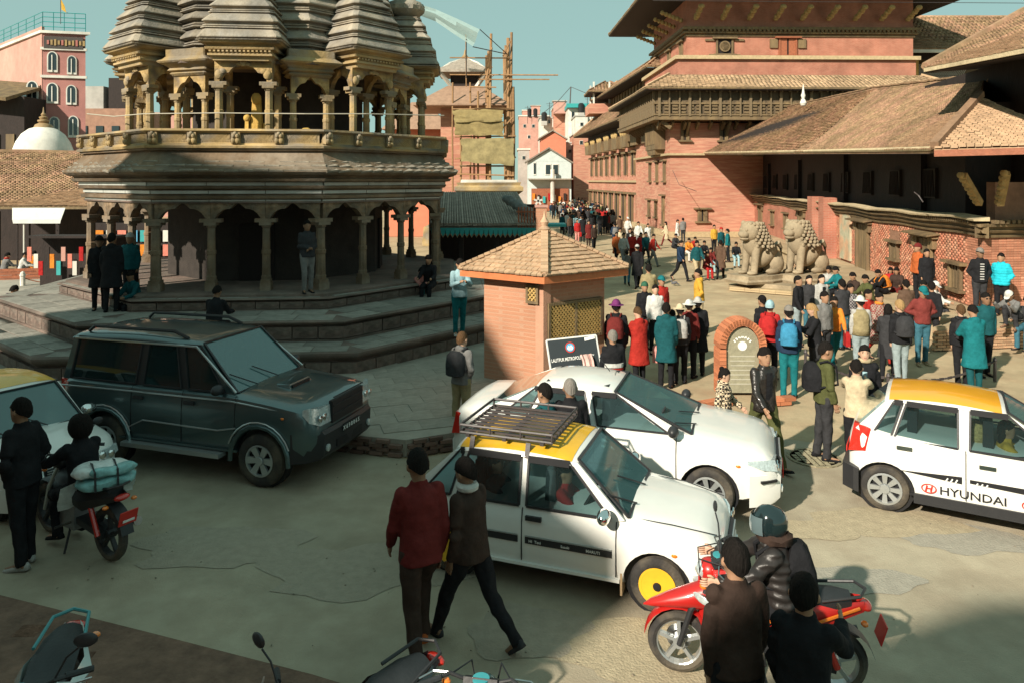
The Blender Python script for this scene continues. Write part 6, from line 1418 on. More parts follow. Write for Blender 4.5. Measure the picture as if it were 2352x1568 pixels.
    for nm, x, sg in (('front_bumper', xf, 1), ('rear_bumper', xr, -1)):
        ex_ = min(.32, (S['fo'] if sg > 0 else S['ro'])-S['wr']-.07); q = MB(); wB = wF if sg > 0 else wid(xr+.04)-.02
        q.loft([[Vector((x-sg*ex_, -hw-.006, z)), Vector((x-sg*min(.12, ex_*.6), -wB-.04, z)), Vector((x+sg*o_, -wB+.12, z)), Vector((x+sg*(o_+.03), 0, z)), Vector((x+sg*o_, wB-.12, z)), Vector((x-sg*min(.12, ex_*.6), wB+.04, z)), Vector((x-sg*ex_, hw+.006, z)), Vector((x-sg*ex_*.9, 0, z))] for z, o_ in ((zs-.02, -.02), (zs+.05, .04), (S['bumpz']-.05, .05), (S['bumpz'], .01))])
        obj(nm, q, S['bumpm'], t, smooth=True, ang=35)
    obj('grille', MB().box((xf+.01, 0, S['grz']), (.06, S.get('grw', .8), S.get('grh', .1))), black, t)
    for j in range(3): obj('grille_bar', MB().box((xf+.045, 0, S['grz']-.04+j*.04*S.get('grh', .1)/.1), (.02, S.get('grw', .8)*.95, .012)), S.get('grm', silverp), t)
    obj('lower_grille', MB().box((xf+.05, 0, zs+.13), (.04, .7, .1)), black, t)
    lw, lh, ll = S['lamp']
    for s_ in (-1, 1):
        q = MB(); xx = xf-.03; 
        wl_ = wid(xf-ll)
        q.loft([[Vector((xf+.02, s_*(wF-.02-lw), nosez-lh*.45)), Vector((xf+.012, s_*(wF-.07), nosez-lh*.4)), Vector((xf-ll*.45, s_*((wF+wl_)/2+.022), nosez-lh*.1)), Vector((xf-ll, s_*(wl_+.004), nosez+lh*.35))], [Vector((xf+.0, s_*(wF-.02-lw), nosez+lh*.5)), Vector((xf-.02, s_*(wF-.08), nosez+lh*.55)), Vector((xf-ll*.55, s_*((wF+wl_)/2+.004), nosez+lh*.68)), Vector((xf-ll, s_*(wl_-.012), nosez+lh*.62))]])
        h_ = obj('headlight', q, lampclr, t, smooth=True, ang=30)
        for k, (oy, r_) in enumerate(((.06, .045), (.17, .05))): obj('lamp_bowl', MB().lathe([(r_, 0), (r_*.95, .012), (r_*.5, .02), (0, .022)], 14, (xf+.012-.01*k, s_*(wF-.02-oy), nosez), 'x'), chrome, h_)
        obj('indicator', MB().ell((xf-.45, s_*(wid(xf-.45)+.0), nosez+.02), (.03, .012, .018), 8, 5), lampora, t, smooth=True)
        tl = S['tail_l']; q = MB(); wR = wid(xr+.05); q.loft([[Vector((xr-.012, s_*(wR-.05-tl[0]), tl[1])), Vector((xr-.008, s_*(wR-.01), tl[1])), Vector((xr+.2, s_*(wid(xr+.2)+.006), tl[1]+.04))], [Vector((xr+tl[3], s_*(wR-.05-tl[0]), tl[2])), Vector((xr+tl[3], s_*(wR-.04), tl[2])), Vector((xr+.2+tl[3], s_*(wid(xr+.2)-.025), tl[2]-.03))]])
        obj('tail_light', q, lampred, t, smooth=True, ang=30)
        obj('fog_lamp', MB().lathe([(.05, 0), (.05, .02), (0, .03)], 12, (xf+.05, s_*(wF-.2), zs+.14), 'x'), lampclr, t)
    obj('number_plate', MB().box((xf+.085, 0, S['platez']), (.012, .42, .11)), S.get('platem', redprint), t); obj('number_plate', MB().box((xr-.075, 0, S['platez']+.12), (.012, .42, .11)), S.get('platem', redprint), t)
    return t
def txt(par, body, size, x, y, z, mat, side=-1, sx=1, rot=0, name='lettering'):
    """flat print on the right-hand flank (side -1) of a vehicle"""
    return text_on(name, body, size, Vector((x, y, z)), Vector((1, 0, rot)).normalized(), Vector((-rot, 0, 1)).normalized(), Vector((0, -1, 0)), mat, par, .001, 'LEFT', sx)
hatch = dict(w=1.44, wb=2.175, ro=.55, fo=.62, sill=.22, belt=.86, wr=.275, rim=.175, tw=.15, nose=.5, tail=.3, steer=0,
    top=[(-.56, .88), (-.4, .90), (0, .88), (1.6, .88), (1.86, .885), (2.2, .845), (2.6, .79), (2.76, .75), (2.80, .73)],
    gh=(-.48, .02, 1.33, 1.86, 1.40, .56, .68), pillars=[], sidew=[(.84, 1.72, .83, 1.27), (.06, .76, .16, .75), (-.34, -.02, .06, .1)],
    seats=[.25, 1.05], doors=[.80, 1.78], handles=[(.93, .76), (.2, .76)], hmat=plastic, lampz=.60, lamp=(.28, .12, .12), bumpz=.47, bumpm=whitep, grz=.60, grw=.6, grh=.07, tail_l=(.16, .5, .72, .03), platez=.38, rimtype='steel', rimmat=yellowp, visor=True, mirm=chrome, cp=.09)
pr, pf = gp(1030, 1322), gp(1512, 1402)
hd = R(-20)
ux_ = Vector((math.cos(hd), math.sin(hd), 0)); ly = Vector((-ux_.y, ux_.x, 0))
TX = car('taxi', 'white four-door taxi hatchback with roof rack, yellow roof patch and yellow wheels in the foreground', 'taxi', hatch, pf-ux_*2.175+ly*.60, hd, whitep, yellowp)
for s_ in (-1, 1):
    for (a, b) in ((-.02, .76), (.84, 1.74)): o = obj('side_stripe', MB().box(((a+b)/2, s_*(.7235), .53), (b-a, .012, .062)), plastic, TX); obj('stripe_edge', MB().box(((a+b)/2, s_*(.7235), .572), (b-a, .01, .012)), silverp, o)
txt(TX, 'HI  Taxi', .04, .88, -.731, .515, whiteprint); txt(TX, 'Suzuki', .035, 1.22, -.731, .517, whiteprint); txt(TX, 'MARUTI', .04, 1.48, -.731, .515, whiteprint)
obj('mudflap', MB().box((1.83, -.63, .27), (.02, .16, .26)), M('mudflap_tan', (.4, .28, .16), .9), TX)
obj('bonnet_seam', MB().tube([(1.92, -.58, .862), (2.3, -.56, .845), (2.72, -.48, .775)], .006, 4), black, TX); obj('bonnet_seam', MB().tube([(1.92, .58, .862), (2.3, .56, .845), (2.72, .48, .775)], .006, 4), black, TX)
# roof rack (rests on the roof, bolted on: part of the taxi)
rk = bpy.data.objects.new('roof_rack', None); C.objects.link(rk); rk.parent = TX; rk.location = (.28, 0, 1.44)
def rkt(nm, *pts, r=.014): return obj(nm, MB().tube(list(pts), r, 6), iron, rk)
X0, X1, Yk = -.26, .78, .50
for z in (.03, .11): rkt('rail', (X0, -Yk, z), (X1, -Yk, z), (X1, Yk, z), (X0, Yk, z), (X0, -Yk, z), r=.016)
for i in range(9): y = -Yk+.07+i*.1125; obj('slat', MB().bar((X0, y, .045), (X1, y, .045), .035, .02), iron, rk)
for i in range(4): x = X0+i*(X1-X0)/3; rkt('upright', (x, -Yk, .03), (x, -Yk, .12), r=.012); rkt('upright', (x, Yk, .03), (x, Yk, .12), r=.012)
for i in range(3): obj('cross_bar', MB().bar((X0+.1+i*.42, -Yk-.04, .015), (X0+.1+i*.42, Yk+.04, .015), .04, .03), iron, rk)
for x in (X0+.16, X1-.25):
    for s_ in (-1, 1): obj('rack_foot', MB().bar((x, s_*(Yk+.02), .01), (x, s_*(Yk+.07), -.13), .05, .03), iron, rk)
sedan = dict(w=1.70, wb=2.5, ro=.98, fo=.80, sill=.24, belt=.98, wr=.31, rim=.205, tw=.185, nose=.7, tail=.5, steer=-6,
    top=[(-1.0, 1.0), (-.9, 1.06), (-.55, 1.08), (-.1, 1.02), (1.2, .99), (2.0, .98), (2.25, .99), (2.7, .93), (3.1, .87), (3.26, .82), (3.32, .79)],
    gh=(-.52, .2, 1.25, 2.25, 1.45, .58, .74), pillars=[(1.02, .92), (.08, .3)], sidew=[(1.08, 2.0, .97, 1.3), (.16, .98, .36, .87), (-.3, .06, .18, .27)],
    seats=[.35, 1.15], doors=[1.05, 2.1], handles=[(1.22, .84), (.38, .86)], hmat=whitep, lampz=.68, lamp=(.3, .14, .34), bumpz=.6, bumpm=whitep, grz=.66, grw=.75, grh=.12, tail_l=(.3, .68, .98, .05), platez=.45, rimtype='alloy', rimmat=silverp, spokes=7, visor=True, mirm=plastic, cp=.13)
pf = Vector((2.47, 9.27, 0)); hd = R(-18.5); ux_ = Vector((math.cos(hd), math.sin(hd), 0)); ly = Vector((-ux_.y, ux_.x, 0))
SD = car('saloon_car', 'white four-door saloon car passing behind the taxi', 'car', sedan, pf-ux_*2.5+ly*.75, hd, whitep)
obj('bumper_moulding', MB().bar((3.12, -.80, .52), (3.3, -.66, .52), .03, .03), black, SD); obj('side_moulding', MB().bar((1.9, -.853, .45), (2.12, -.853, .45), .02, .035), black, SD)
obj('roof_aerial', MB().tube([(1.1, 0, 1.52), (.95, 0, 1.7)], .006, 4), black, SD)
suv = dict(w=1.80, wb=2.68, ro=.92, fo=.82, sill=.40, belt=1.22, wr=.365, rim=.215, tw=.23, nose=.35, tail=.2, gap=.08, steer=0,
    top=[(-.93, 1.22), (-.8, 1.235), (0, 1.22), (2.1, 1.22), (2.25, 1.22), (2.8, 1.17), (3.2, 1.12), (3.45, 1.06), (3.5, .98)],
    gh=(-.9, -.78, 1.55, 2.2, 1.91, .70, .80), pillars=[(.55, .58), (1.35, 1.2), (-.15, -.1)], sidew=[(1.42, 2.05, 1.27, 1.55), (.62, 1.3, .65, 1.14), (-.75, .48, -.68, .52)],
    seats=[-.3, .5, 1.35], doors=[.48, 1.38, 2.28], handles=[(.62, 1.06), (1.52, 1.06)], hmat=plastic, lampz=.96, lamp=(.42, .24, .16), bumpz=.78, bumpm=plastic, grz=.98, grw=.85, grh=.3, grm=plastic, tail_l=(.1, .8, 1.2, .0), platez=.70, rimtype='alloy', rimmat=silverp, spokes=6, mirm=plastic, cp=.1, platem=black, glass=glass_d, bpm=plastic)
pf = gp(607, 1112); hd = R(-17.5); ux_ = Vector((math.cos(hd), math.sin(hd), 0)); ly = Vector((-ux_.y, ux_.x, 0))
SV = car('suv', 'dark grey high-roofed off-road car with silver trim beside the temple steps', 'car', suv, pf-ux_*2.68+ly*.78, hd, greyp)
for s_ in (-1, 1):
    obj('roof_rail', MB().tube([(-.6, s_*.6, 1.89), (-.5, s_*.6, 1.97), (1.0, s_*.6, 1.98), (1.25, s_*.6, 1.89)], .025, 6), plastic, SV)
    obj('running_board', MB().box((1.25, s_*.93, .40), (1.7, .16, .06)), silverp, SV)
    for ax in (0, 2.68):
        obj('arch_flare', MB().tube([Vector((ax+.47*math.cos(a), s_*.905, .37+.47*math.sin(a))) for a in [R(-5+i*19) for i in range(11)]], [(.035, .03)]*11, 6), greyp, SV, smooth=True)
        obj('arch_trim', MB().tube([Vector((ax+.515*math.cos(a), s_*.918, .39+.51*math.sin(a))) for a in [R(20+i*14) for i in range(11)]], .011, 5), silverp, SV, smooth=True)
    obj('waist_trim', MB().tube([Vector((-.88, s_*.882, 1.12)), Vector((.5, s_*.898, 1.14)), Vector((2.2, s_*.892, 1.14)), Vector((3.1, s_*.85, 1.05))], .012, 5), silverp, SV)
    obj('side_crease', MB().tube([Vector((.45, s_*.904, .62)), Vector((.7, s_*.904, .74)), Vector((2.0, s_*.904, .72)), Vector((2.3, s_*.904, .78))], .012, 5), silverp, SV)
    obj('roof_gutter', MB().tube([Vector((-.75, s_*.715, 1.80)), Vector((1.5, s_*.72, 1.81)), Vector((2.24, s_*.81, 1.24))], .018, 5), silverp, SV)
obj('bonnet_scoop', MB().loft([[Vector((2.75, -.28, 1.19)), Vector((2.75, .28, 1.19)), Vector((2.5, .24, 1.22)), Vector((2.5, -.24, 1.22))], [Vector((2.72, -.24, 1.25)), Vector((2.72, .24, 1.25)), Vector((2.5, .22, 1.24)), Vector((2.5, -.22, 1.24))]]), greyp, SV); obj('scoop_mouth', MB().box((2.75, 0, 1.215), (.02, .44, .045)), black, SV)
q = text_on('plate_number', 'बा १० च ०५', .001, Vector((0, 0, 0)), Vector((0, 1, 0)), Vector((0, 0, 1)), Vector((1, 0, 0)), whiteprint, SV); bpy.data.objects.remove(q)
text_on('plate_number', 'X 6 9 8 0 6 5', .085, Vector((3.594, 0, .67)), Vector((0, 1, 0)), Vector((0, 0, 1)), Vector((1, 0, 0)), whiteprint, SV, .002, 'CENTER')
eon = dict(w=1.55, wb=2.38, ro=.42, fo=.62, sill=.24, belt=.93, wr=.285, rim=.195, tw=.165, nose=.5, tail=.35, steer=0,
    top=[(-.43, .98), (-.36, 1.02), (-.2, 1.04), (.1, 1.0), (1.3, .93), (1.9, .90), (2.1, .92), (2.5, .84), (2.9, .79), (3.0, .76)],
    gh=(-.34, .02, 1.30, 2.12, 1.46, .57, .71), pillars=[(.86, .86)], sidew=[(.92, 1.85, .93, 1.32), (.1, .80, .24, .80), (-.16, .06, .1, .2)],
    seats=[.3, 1.12], doors=[.88, 1.95], handles=[(1.1, .78), (.22, .86)], hmat=chrome, lampz=.64, lamp=(.28, .14, .3), bumpz=.5, bumpm=whitep, grz=.6, grw=.6, grh=.1, tail_l=(.1, .70, 1.06, .06), platez=.42, rimtype='alloy', rimmat=silverp, spokes=8, visor=True, mirm=whitep, cp=.13, sillmat=black)
pr = gp(2033, 1168); hd = R(-30); ux_ = Vector((math.cos(hd), math.sin(hd), 0)); ly = Vector((-ux_.y, ux_.x, 0))
EO_ = car('taxi', 'white rounded hatchback taxi with orange-yellow roof panel and printed flank at the right edge', 'taxi', eon, pr+ly*.66, hd, whitep, M('orange_roof_paint', (.8, .36, .015), .35, .06, 3, 0, coat=.8))
obj('rear_bumper_cladding', MB().loft([[Vector((-.50, -.66, z)), Vector((-.36, -.79, z)), Vector((-.3, -.785, z-.02)), Vector((-.3, .785, z-.02)), Vector((-.36, .79, z)), Vector((-.50, .66, z))] for z in (.22, .52)]), plastic, EO_)
obj('sill_cladding', MB().box((1.2, -.782, .26), (1.75, .02, .12)), plastic, EO_)
for (a, b, z, w_) in ((.16, .84, .575, .085), (.92, 2.0, .56, .085)):
    sg = obj('side_graphic', MB().loft([[Vector((a if a > .5 else a, -.7785, z)), Vector((b, -.7785, z-w_/2)), Vector((b, -.7785, z+w_/2)), Vector((a, -.7785, z+(.0 if a < .5 else w_/2)))], [Vector((a, -.785, z)), Vector((b, -.785, z-w_/2)), Vector((b, -.785, z+w_/2)), Vector((a, -.785, z+(.0 if a < .5 else w_/2)))]]), black, EO_)
for i in range(3): obj('graphic_slash', MB().box((.68+i*.05, -.787, .555), (.014, .004, .05), ry=.5), whiteprint, EO_); obj('graphic_slash', MB().box((.99+i*.05, -.787, .555), (.014, .004, .05), ry=.5), whiteprint, EO_)
txt(EO_, 'HYUNDAI', .135, .6, -.780, .365, black, sx=1.15)
for x in (.49, 1.52):
    e_ = obj('emblem', MB().loft([[Vector((x+a*math.cos(k*PI/12), -.783, .41+b*math.sin(k*PI/12))) for k in range(24)] for a, b in ((.085, .058), (.07, .045))], cap=False), redprint, EO_)
    obj('emblem_letter', MB().bar((x-.035, -.784, .375), (x-.02, -.784, .445), .004, .018, up=(0, 0, 1)).bar((x+.02, -.784, .375), (x+.035, -.784, .445), .004, .018, up=(0, 0, 1)).bar((x-.028, -.784, .41), (x+.028, -.784, .412), .004, .014), redprint, e_)
obj('windscreen_sign', MB().box((2.0, .1, 1.0), (.04, .5, .14)), whiteprint, EO_)
obj('luggage', MB().ell((1.0, -.25, 1.02), (.16, .2, .16), 12, 8), M('tan_patterned_bag', (.45, .3, .12), .9, .5, 30, .3), EO_, smooth=True)
# taxi at the far left
LT = car('taxi', 'white taxi with yellow roof at the left edge, its bonnet behind the helmeted rider', 'taxi', dict(hatch, steer=0, mirror=(1.68,)), Vector((-7.95, 10.9, 0)), R(-33), whitep, yellowp)
# ================================================================ motorcycles
def bike(name, label, cat, loc, hd, col, scooter=False, mirrors=True, plate=True):
    """x forward, origin on the ground midway between the axles"""
    t = thing(name, label, cat, loc, hd); wb = 1.27 if not scooter else 1.24; r = .30 if not scooter else .265; ri = r-.075
    for ax, nm in ((-wb/2, 0), (wb/2, 1)):
        W = bpy.data.objects.new('wheel', None); C.objects.link(W); W.parent = t; W.location = (ax, 0, r)
        obj('tyre', MB().lathe([(ri, -.04), (ri+.03, -.05), (r-.015, -.035), (r, 0), (r-.015, .035), (ri+.03, .05), (ri, .04), (ri, -.04)], 32, (0, 0, 0), 'y', cap=False), rubber, W, smooth=True)
        mb = MB(); mb.lathe([(ri+.008, -.042), (ri-.012, -.03), (ri-.012, .03), (ri+.008, .042)], 28, (0, 0, 0), 'y', cap=False)
        for k in range(5):
            a = k*2*PI/5+.3; mb.bar((0, 0, 0), (ri*math.cos(a), 0, ri*math.sin(a)), .03, .045, up=(0, 1, 0))
        mb.lathe([(.05, -.05), (.05, .05)], 14, (0, 0, 0), 'y'); obj('rim', mb, silverp if scooter else plastic, W)
        if nm: obj('brake_disc', MB().lathe([(.11, -.06), (.11, -.055), (.06, -.055), (.06, -.06)], 20, (0, 0, 0), 'y'), steel, W)
    fx = wb/2; sx = fx-.32; hz_ = .98
    for s_ in (-1, 1): obj('fork', MB().tube([(fx, s_*.07, r), (fx-.1, s_*.07, .58), (sx+.02, s_*.07, .86)], [.022, .026, .024], 8), silverp if not scooter else plastic, t)
    obj('front_mudguard', MB().loft([[Vector((fx+(r+.03)*math.cos(a), y, r+(r+.035)*math.sin(a)+(.02 if abs(y) < .04 else 0))) for y in (-.065, -.03, .03, .065)] for a in [R(10+i*17) for i in range(9)]], cap=False, close=False), col, t, smooth=True)
    # handlebars
    hb = obj('handlebar', MB().tube([(sx-.12, -.36, hz_+.04), (sx-.02, -.2, hz_+.07), (sx, 0, hz_), (sx-.02, .2, hz_+.07), (sx-.12, .36, hz_+.04)], .013, 8), plastic, t)
    for s_ in (-1, 1):
        obj('grip', MB().tube([(sx-.135, s_*.39, hz_+.037), (sx-.06, s_*.25, hz_+.06)], .02, 8), seatm, hb); obj('brake_lever', MB().tube([(sx-.0, s_*.22, hz_+.06), (sx+.01, s_*.32, hz_+.05), (sx-.05, s_*.4, hz_+.03)], .007, 5), steel, hb)
        if mirrors:
            obj('mirror_stalk', MB().tube([(sx-.03, s_*.2, hz_+.07), (sx-.02, s_*.27, hz_+.2), (sx-.0, s_*.34, hz_+.26)], .007, 6), plastic, hb); obj('mirror', MB().ell((sx-.0, s_*.38, hz_+.3), (.02, .07, .045), 12, 8), plastic, hb, smooth=True)
    for s_ in (-1, 1): obj('cable', MB().tube([(sx-.02, s_*.2, hz_+.06), (sx+.16, s_*.1, hz_+.05), (sx+.14, s_*.05, .8)], .006, 5), black, hb)
    # headlamp and dash
    obj('headlight_housing', MB().ell((sx+.06, 0, .9), (.11, .11, .10), 14, 9), col, t, smooth=True); obj('headlight', MB().ell((sx+.11, 0, .9), (.075, .09, .075), 14, 9), lampclr, t, smooth=True)
    obj('dashboard', MB().box((sx+.0, 0, hz_+.02), (.1, .22, .05), ry=.5), plastic, t); obj('speedometer', MB().lathe([(.055, 0), (.055, .012), (0, .014)], 18, (sx-.015, 0, hz_+.045)), M('gauge_face', (.05, .3, .33), .3, 0, bump=0), t)
    for s_ in (-1, 1): obj('indicator', MB().ell((sx+.12, s_*.17, .84), (.035, .03, .025), 8, 5), lampora, t, smooth=True)
    if scooter:
        obj('front_apron', MB().loft([[Vector((sx+.16-.04*abs(y)*3, y*w_, z)) for y in (-1, -.6, 0, .6, 1)]+[Vector((sx+.06-.04*abs(y)*3, y*w_, z)) for y in (1, .6, 0, -.6, -1)] for z, w_ in ((.32, .1), (.45, .17), (.65, .2), (.85, .17), (.95, .1))]), col, t, smooth=True, ang=40)
        obj('beak', MB().tube([(sx+.04, 0, .70), (sx+.2, 0, .66), (sx+.4, 0, .61), (sx+.55, 0, .565), (sx+.62, 0, .54)], [(.10, .13), (.11, .10), (.085, .06), (.045, .03), (.008, .006)], 14, lat=(0, 1, 0)), col, t, smooth=True, ang=60)
        for s_ in (-1, 1): obj('side_lamp', MB().ell((sx+.13, s_*.155, .72), (.09, .02, .035), 10, 6, Euler((0, -.3, s_*-.5)).to_matrix()), lampclr, t, smooth=True)
        obj('floorboard', MB().box((.12, 0, .32), (.45, .3, .06)), plastic, t)
        obj('under_seat_panel', MB().loft([[Vector((x, y*w_, z)) for x, z in ((xx, .34), (xx+.03, .5), (xx+.03, .66))]+[Vector((xx+.03, -y*w_*0+y*w_*.9, .68))] for y, w_, xx in ((-1, .14, -.1), (1, .14, -.1))]), plastic, t)
    else:
        tk_ = MB(); tk_.loft([[Vector((x, y*w_, z0+(1-y*y)*h)) for y in (-1, -.7, -.3, .3, .7, 1)]+[Vector((x, y*w_*.6, z0-.08)) for y in (.8, 0, -.8)] for x, w_, z0, h in ((.34, .08, .78, .06), (.28, .14, .76, .1), (.1, .17, .74, .12), (-.05, .13, .72, .08), (-.1, .1, .72, .05))]); obj('fuel_tank', tk_, col, t, smooth=True, ang=50)
        obj('tank_cap', MB().lathe([(.04, 0), (.04, .02), (0, .025)], 12, (.16, 0, .86)), chrome, t)
        obj('engine', MB().box((.05, 0, .42), (.36, .26, .34), taper=.8), M('engine_alloy', (.25, .25, .25), .5, .1, 6, .2, metal=.8), t)
        for j in range(5): obj('cooling_fin', MB().box((.12, 0, .48+j*.035), (.22, .24, .012)), steel, t)
        obj('frame', MB().tube([(sx, 0, .82), (.1, 0, .66), (-.3, 0, .68), (-.7, 0, .8)], .03, 8), plastic, t)
    sy = 0
    st_ = MB(); st_.loft([[Vector((x, y*w_, z+(1-y*y)*.035)) for y in (-1, -.8, -.3, .3, .8, 1)]+[Vector((x, y*w_, z-.07)) for y in (.9, -.9)] for x, w_, z in ((.02, .08, .74), (-.08, .12, .75), (-.3, .15, .75), (-.4, .15, .79), (-.62, .13, .81), (-.74, .09, .81))]); obj('seat', st_, seatm, t, smooth=True, ang=50)
    for s_ in (-1, 1):
        obj('tail_panel', MB().loft([[Vector((-.02, s_*.13, .55)), Vector((-.02, s_*.15, .66)), Vector((-.02, s_*.13, .70))], [Vector((-.4, s_*(.17 if scooter else .19), .56)), Vector((-.4, s_*(.19 if scooter else .24), .68)), Vector((-.4, s_*(.16 if scooter else .19), .77))], [Vector((-.84, s_*.06, .72)), Vector((-.84, s_*.07, .77)), Vector((-.84, s_*.05, .80))]]), col, t, smooth=True, ang=40)
        obj('rear_shock', MB().tube([(-wb/2, s_*.14, r+.02), (-.48, s_*.14, .62)], .028, 8), lampred if s_ > 0 else steel, t)
        obj('indicator', MB().ell((-.82, s_*.16, .68), (.03, .035, .022), 8, 5), lampora, t, smooth=True)
        obj('footpeg', MB().tube([(-.05, s_*.12, .33), (-.05, s_*.3, .33)], .014, 6), rubber, t)
    obj('grab_rail', MB().tube([(-.5, -.16, .82), (-.8, -.12, .87), (-.86, 0, .88), (-.8, .12, .87), (-.5, .16, .82)], .013, 6), M('grab_rail_teal', (.05, .25, .27), .3, 0, bump=0) if 'corner' in label else plastic, t)
    obj('tail_light', MB().ell((-.86, 0, .75), (.05, .09, .035), 12, 7), lampred, t, smooth=True)
    obj('rear_mudguard', MB().loft([[Vector((-wb/2-(r+.05)*math.cos(a), y, r+(r+.05)*math.sin(a))) for y in (-.07, 0, .07)] for a in [R(12+i*15) for i in range(7)]], cap=False, close=False), plastic, t, smooth=True)
    if plate: obj('number_plate', MB().box((-.98, 0, .56), (.01, .2, .16), ry=-.3), redprint, t)
    for j in range(2 if plate else 0): obj('plate_digits', MB().box((-.988-.0, 0, .53+j*.055), (.008, .13, .025), ry=-.3), whiteprint, t)
    obj('exhaust', MB().tube([(.15, -.12, .3), (-.2, -.16, .27), (-.45, -.18, .33), (-.85, -.19, .42)], [.02, .025, .045, .05], 10), chrome if not scooter else plastic, t, smooth=True)
    obj('kickstand', MB().tube([(-.02, .1, .3), (-.1, .22, .02)], .014, 6), plastic, t)
    obj('swingarm', MB().bar((-.05, 0, .36), (-wb/2, .0, r), .2 if not scooter else .26, .07), plastic, t)
    return t
f0, r0 = gp(1550, 1538), gp(1925, 1590); hd = math.atan2(f0.y-r0.y, f0.x-r0.x)
RB = bike('scooter', 'glossy red scooter with a pointed front beak under the puffer-jacketed woman rider', 'scooter', (f0+r0)/2, hd, redp, True)
obj('side_graphics', MB().tube([(-.1, .185, .62), (-.45, .2, .66), (-.8, .09, .76)], .012, 5), lampora, RB)
txt2 = text_on('lettering', '7SH', .06, Vector((-.25, .196, .575)), Vector((-1, 0, .1)), Vector((0, 0, 1)), Vector((0, 1, 0)), whiteprint, RB, .002)
r0 = gp(240, 1290)+Vector((.03, .05, 0)); hd = R(148); 
LB = bike('motorcycle', 'dark motorcycle seen from behind carrying a wrapped white bundle, ridden by a helmeted man', 'motorcycle', r0+Vector((math.cos(hd), math.sin(hd), 0))*.62, hd, plastic)
bz_ = thing('wrapped_bundle', 'pale teal and white wrapped cushions strapped on the left motorcycle rear seat', 'bundle', LB.location+Matrix.Rotation(hd, 3, 'Z') @ Vector((-.55, 0, .86)), hd+R(70))
wm = M('white_plastic_wrap', (.62, .66, .64), .35, .25, 8, .6, 8, spec=.6); wt_ = M('teal_plastic_wrap', (.2, .4, .4), .35, .4, 8, .6, 8)
def pillow(c, d, amp=.03, seed=0, n=14):
    rings = []
    for i in range(n+1):
        f = i/n; k = max(.12, (1-(2*f-1)**6)); rings.append([Vector((c[0]+(f-.5)*d[0], c[1]+math.cos(a)*abs(math.cos(a))**-.4*d[1]/2*k if abs(math.cos(a)) > 1e-3 else c[1], c[2]+(math.sin(a)*abs(math.sin(a))**-.3*d[2]/2*k if abs(math.sin(a)) > 1e-3 else 0))) for a in [j*2*PI/16 for j in range(16)]])
    mb = MB().loft(rings); return rough(mb, amp, 7, seed)
obj('lower_bundle', pillow((0, 0, .02), (.62, .42, .13), .025, 1), wt_, bz_, smooth=True); obj('upper_bundle', pillow((.04, -.04, .14), (.60, .34, .13), .025, 4), wm, bz_, smooth=True); obj('upper_bundle', pillow((-.05, .1, .15), (.5, .2, .1), .02, 9), wt_, bz_, smooth=True)
for x in (-.08, .14): obj('strap', MB().tube([(x, -.24, -.02), (x, -.22, .17), (x, 0, .22), (x, .2, .18), (x, .23, -.02)], .012, 5), plastic, bz_)
rr = []
for j in range(6): rr.append([Vector((-.34+.11*i, -.2-.03*j+.03*math.sin(i*2+j), -.02-.06*j+.03*math.sin(i*1.7))) for i in range(8)])
obj('loose_wrap', rough(MB().loft(rr, cap=False, close=False), .03, 6), wm, bz_, smooth=True)
# parked motorcycles along the near kerb
B1 = bike('motorcycle', 'black parked motorcycle with upright mirror and wide handlebar at the bottom centre', 'motorcycle', (-1.12, 4.7, .0), math.atan2(-.755, -.655), M('black_bike_paint', (.015, .018, .022), .25, 0, bump=0, coat=1), plate=False)
B2 = bike('motorcycle', 'white and black parked motorcycle at the bottom left corner seen from above', 'motorcycle', (-3.1, 4.8, .07), math.atan2(-.96, .27), M('pearl_white_paint', (.55, .68, .68), .25, 0, bump=0, coat=1), plate=False)
B3 = bike('motorcycle', 'parked motorcycle almost below the frame, only its teal front cowl showing', 'motorcycle', (-.25, 4.42, 0), R(80), M('teal_bike_paint', (.02, .16, .17), .25, 0, bump=0, coat=1), mirrors=False, plate=False)
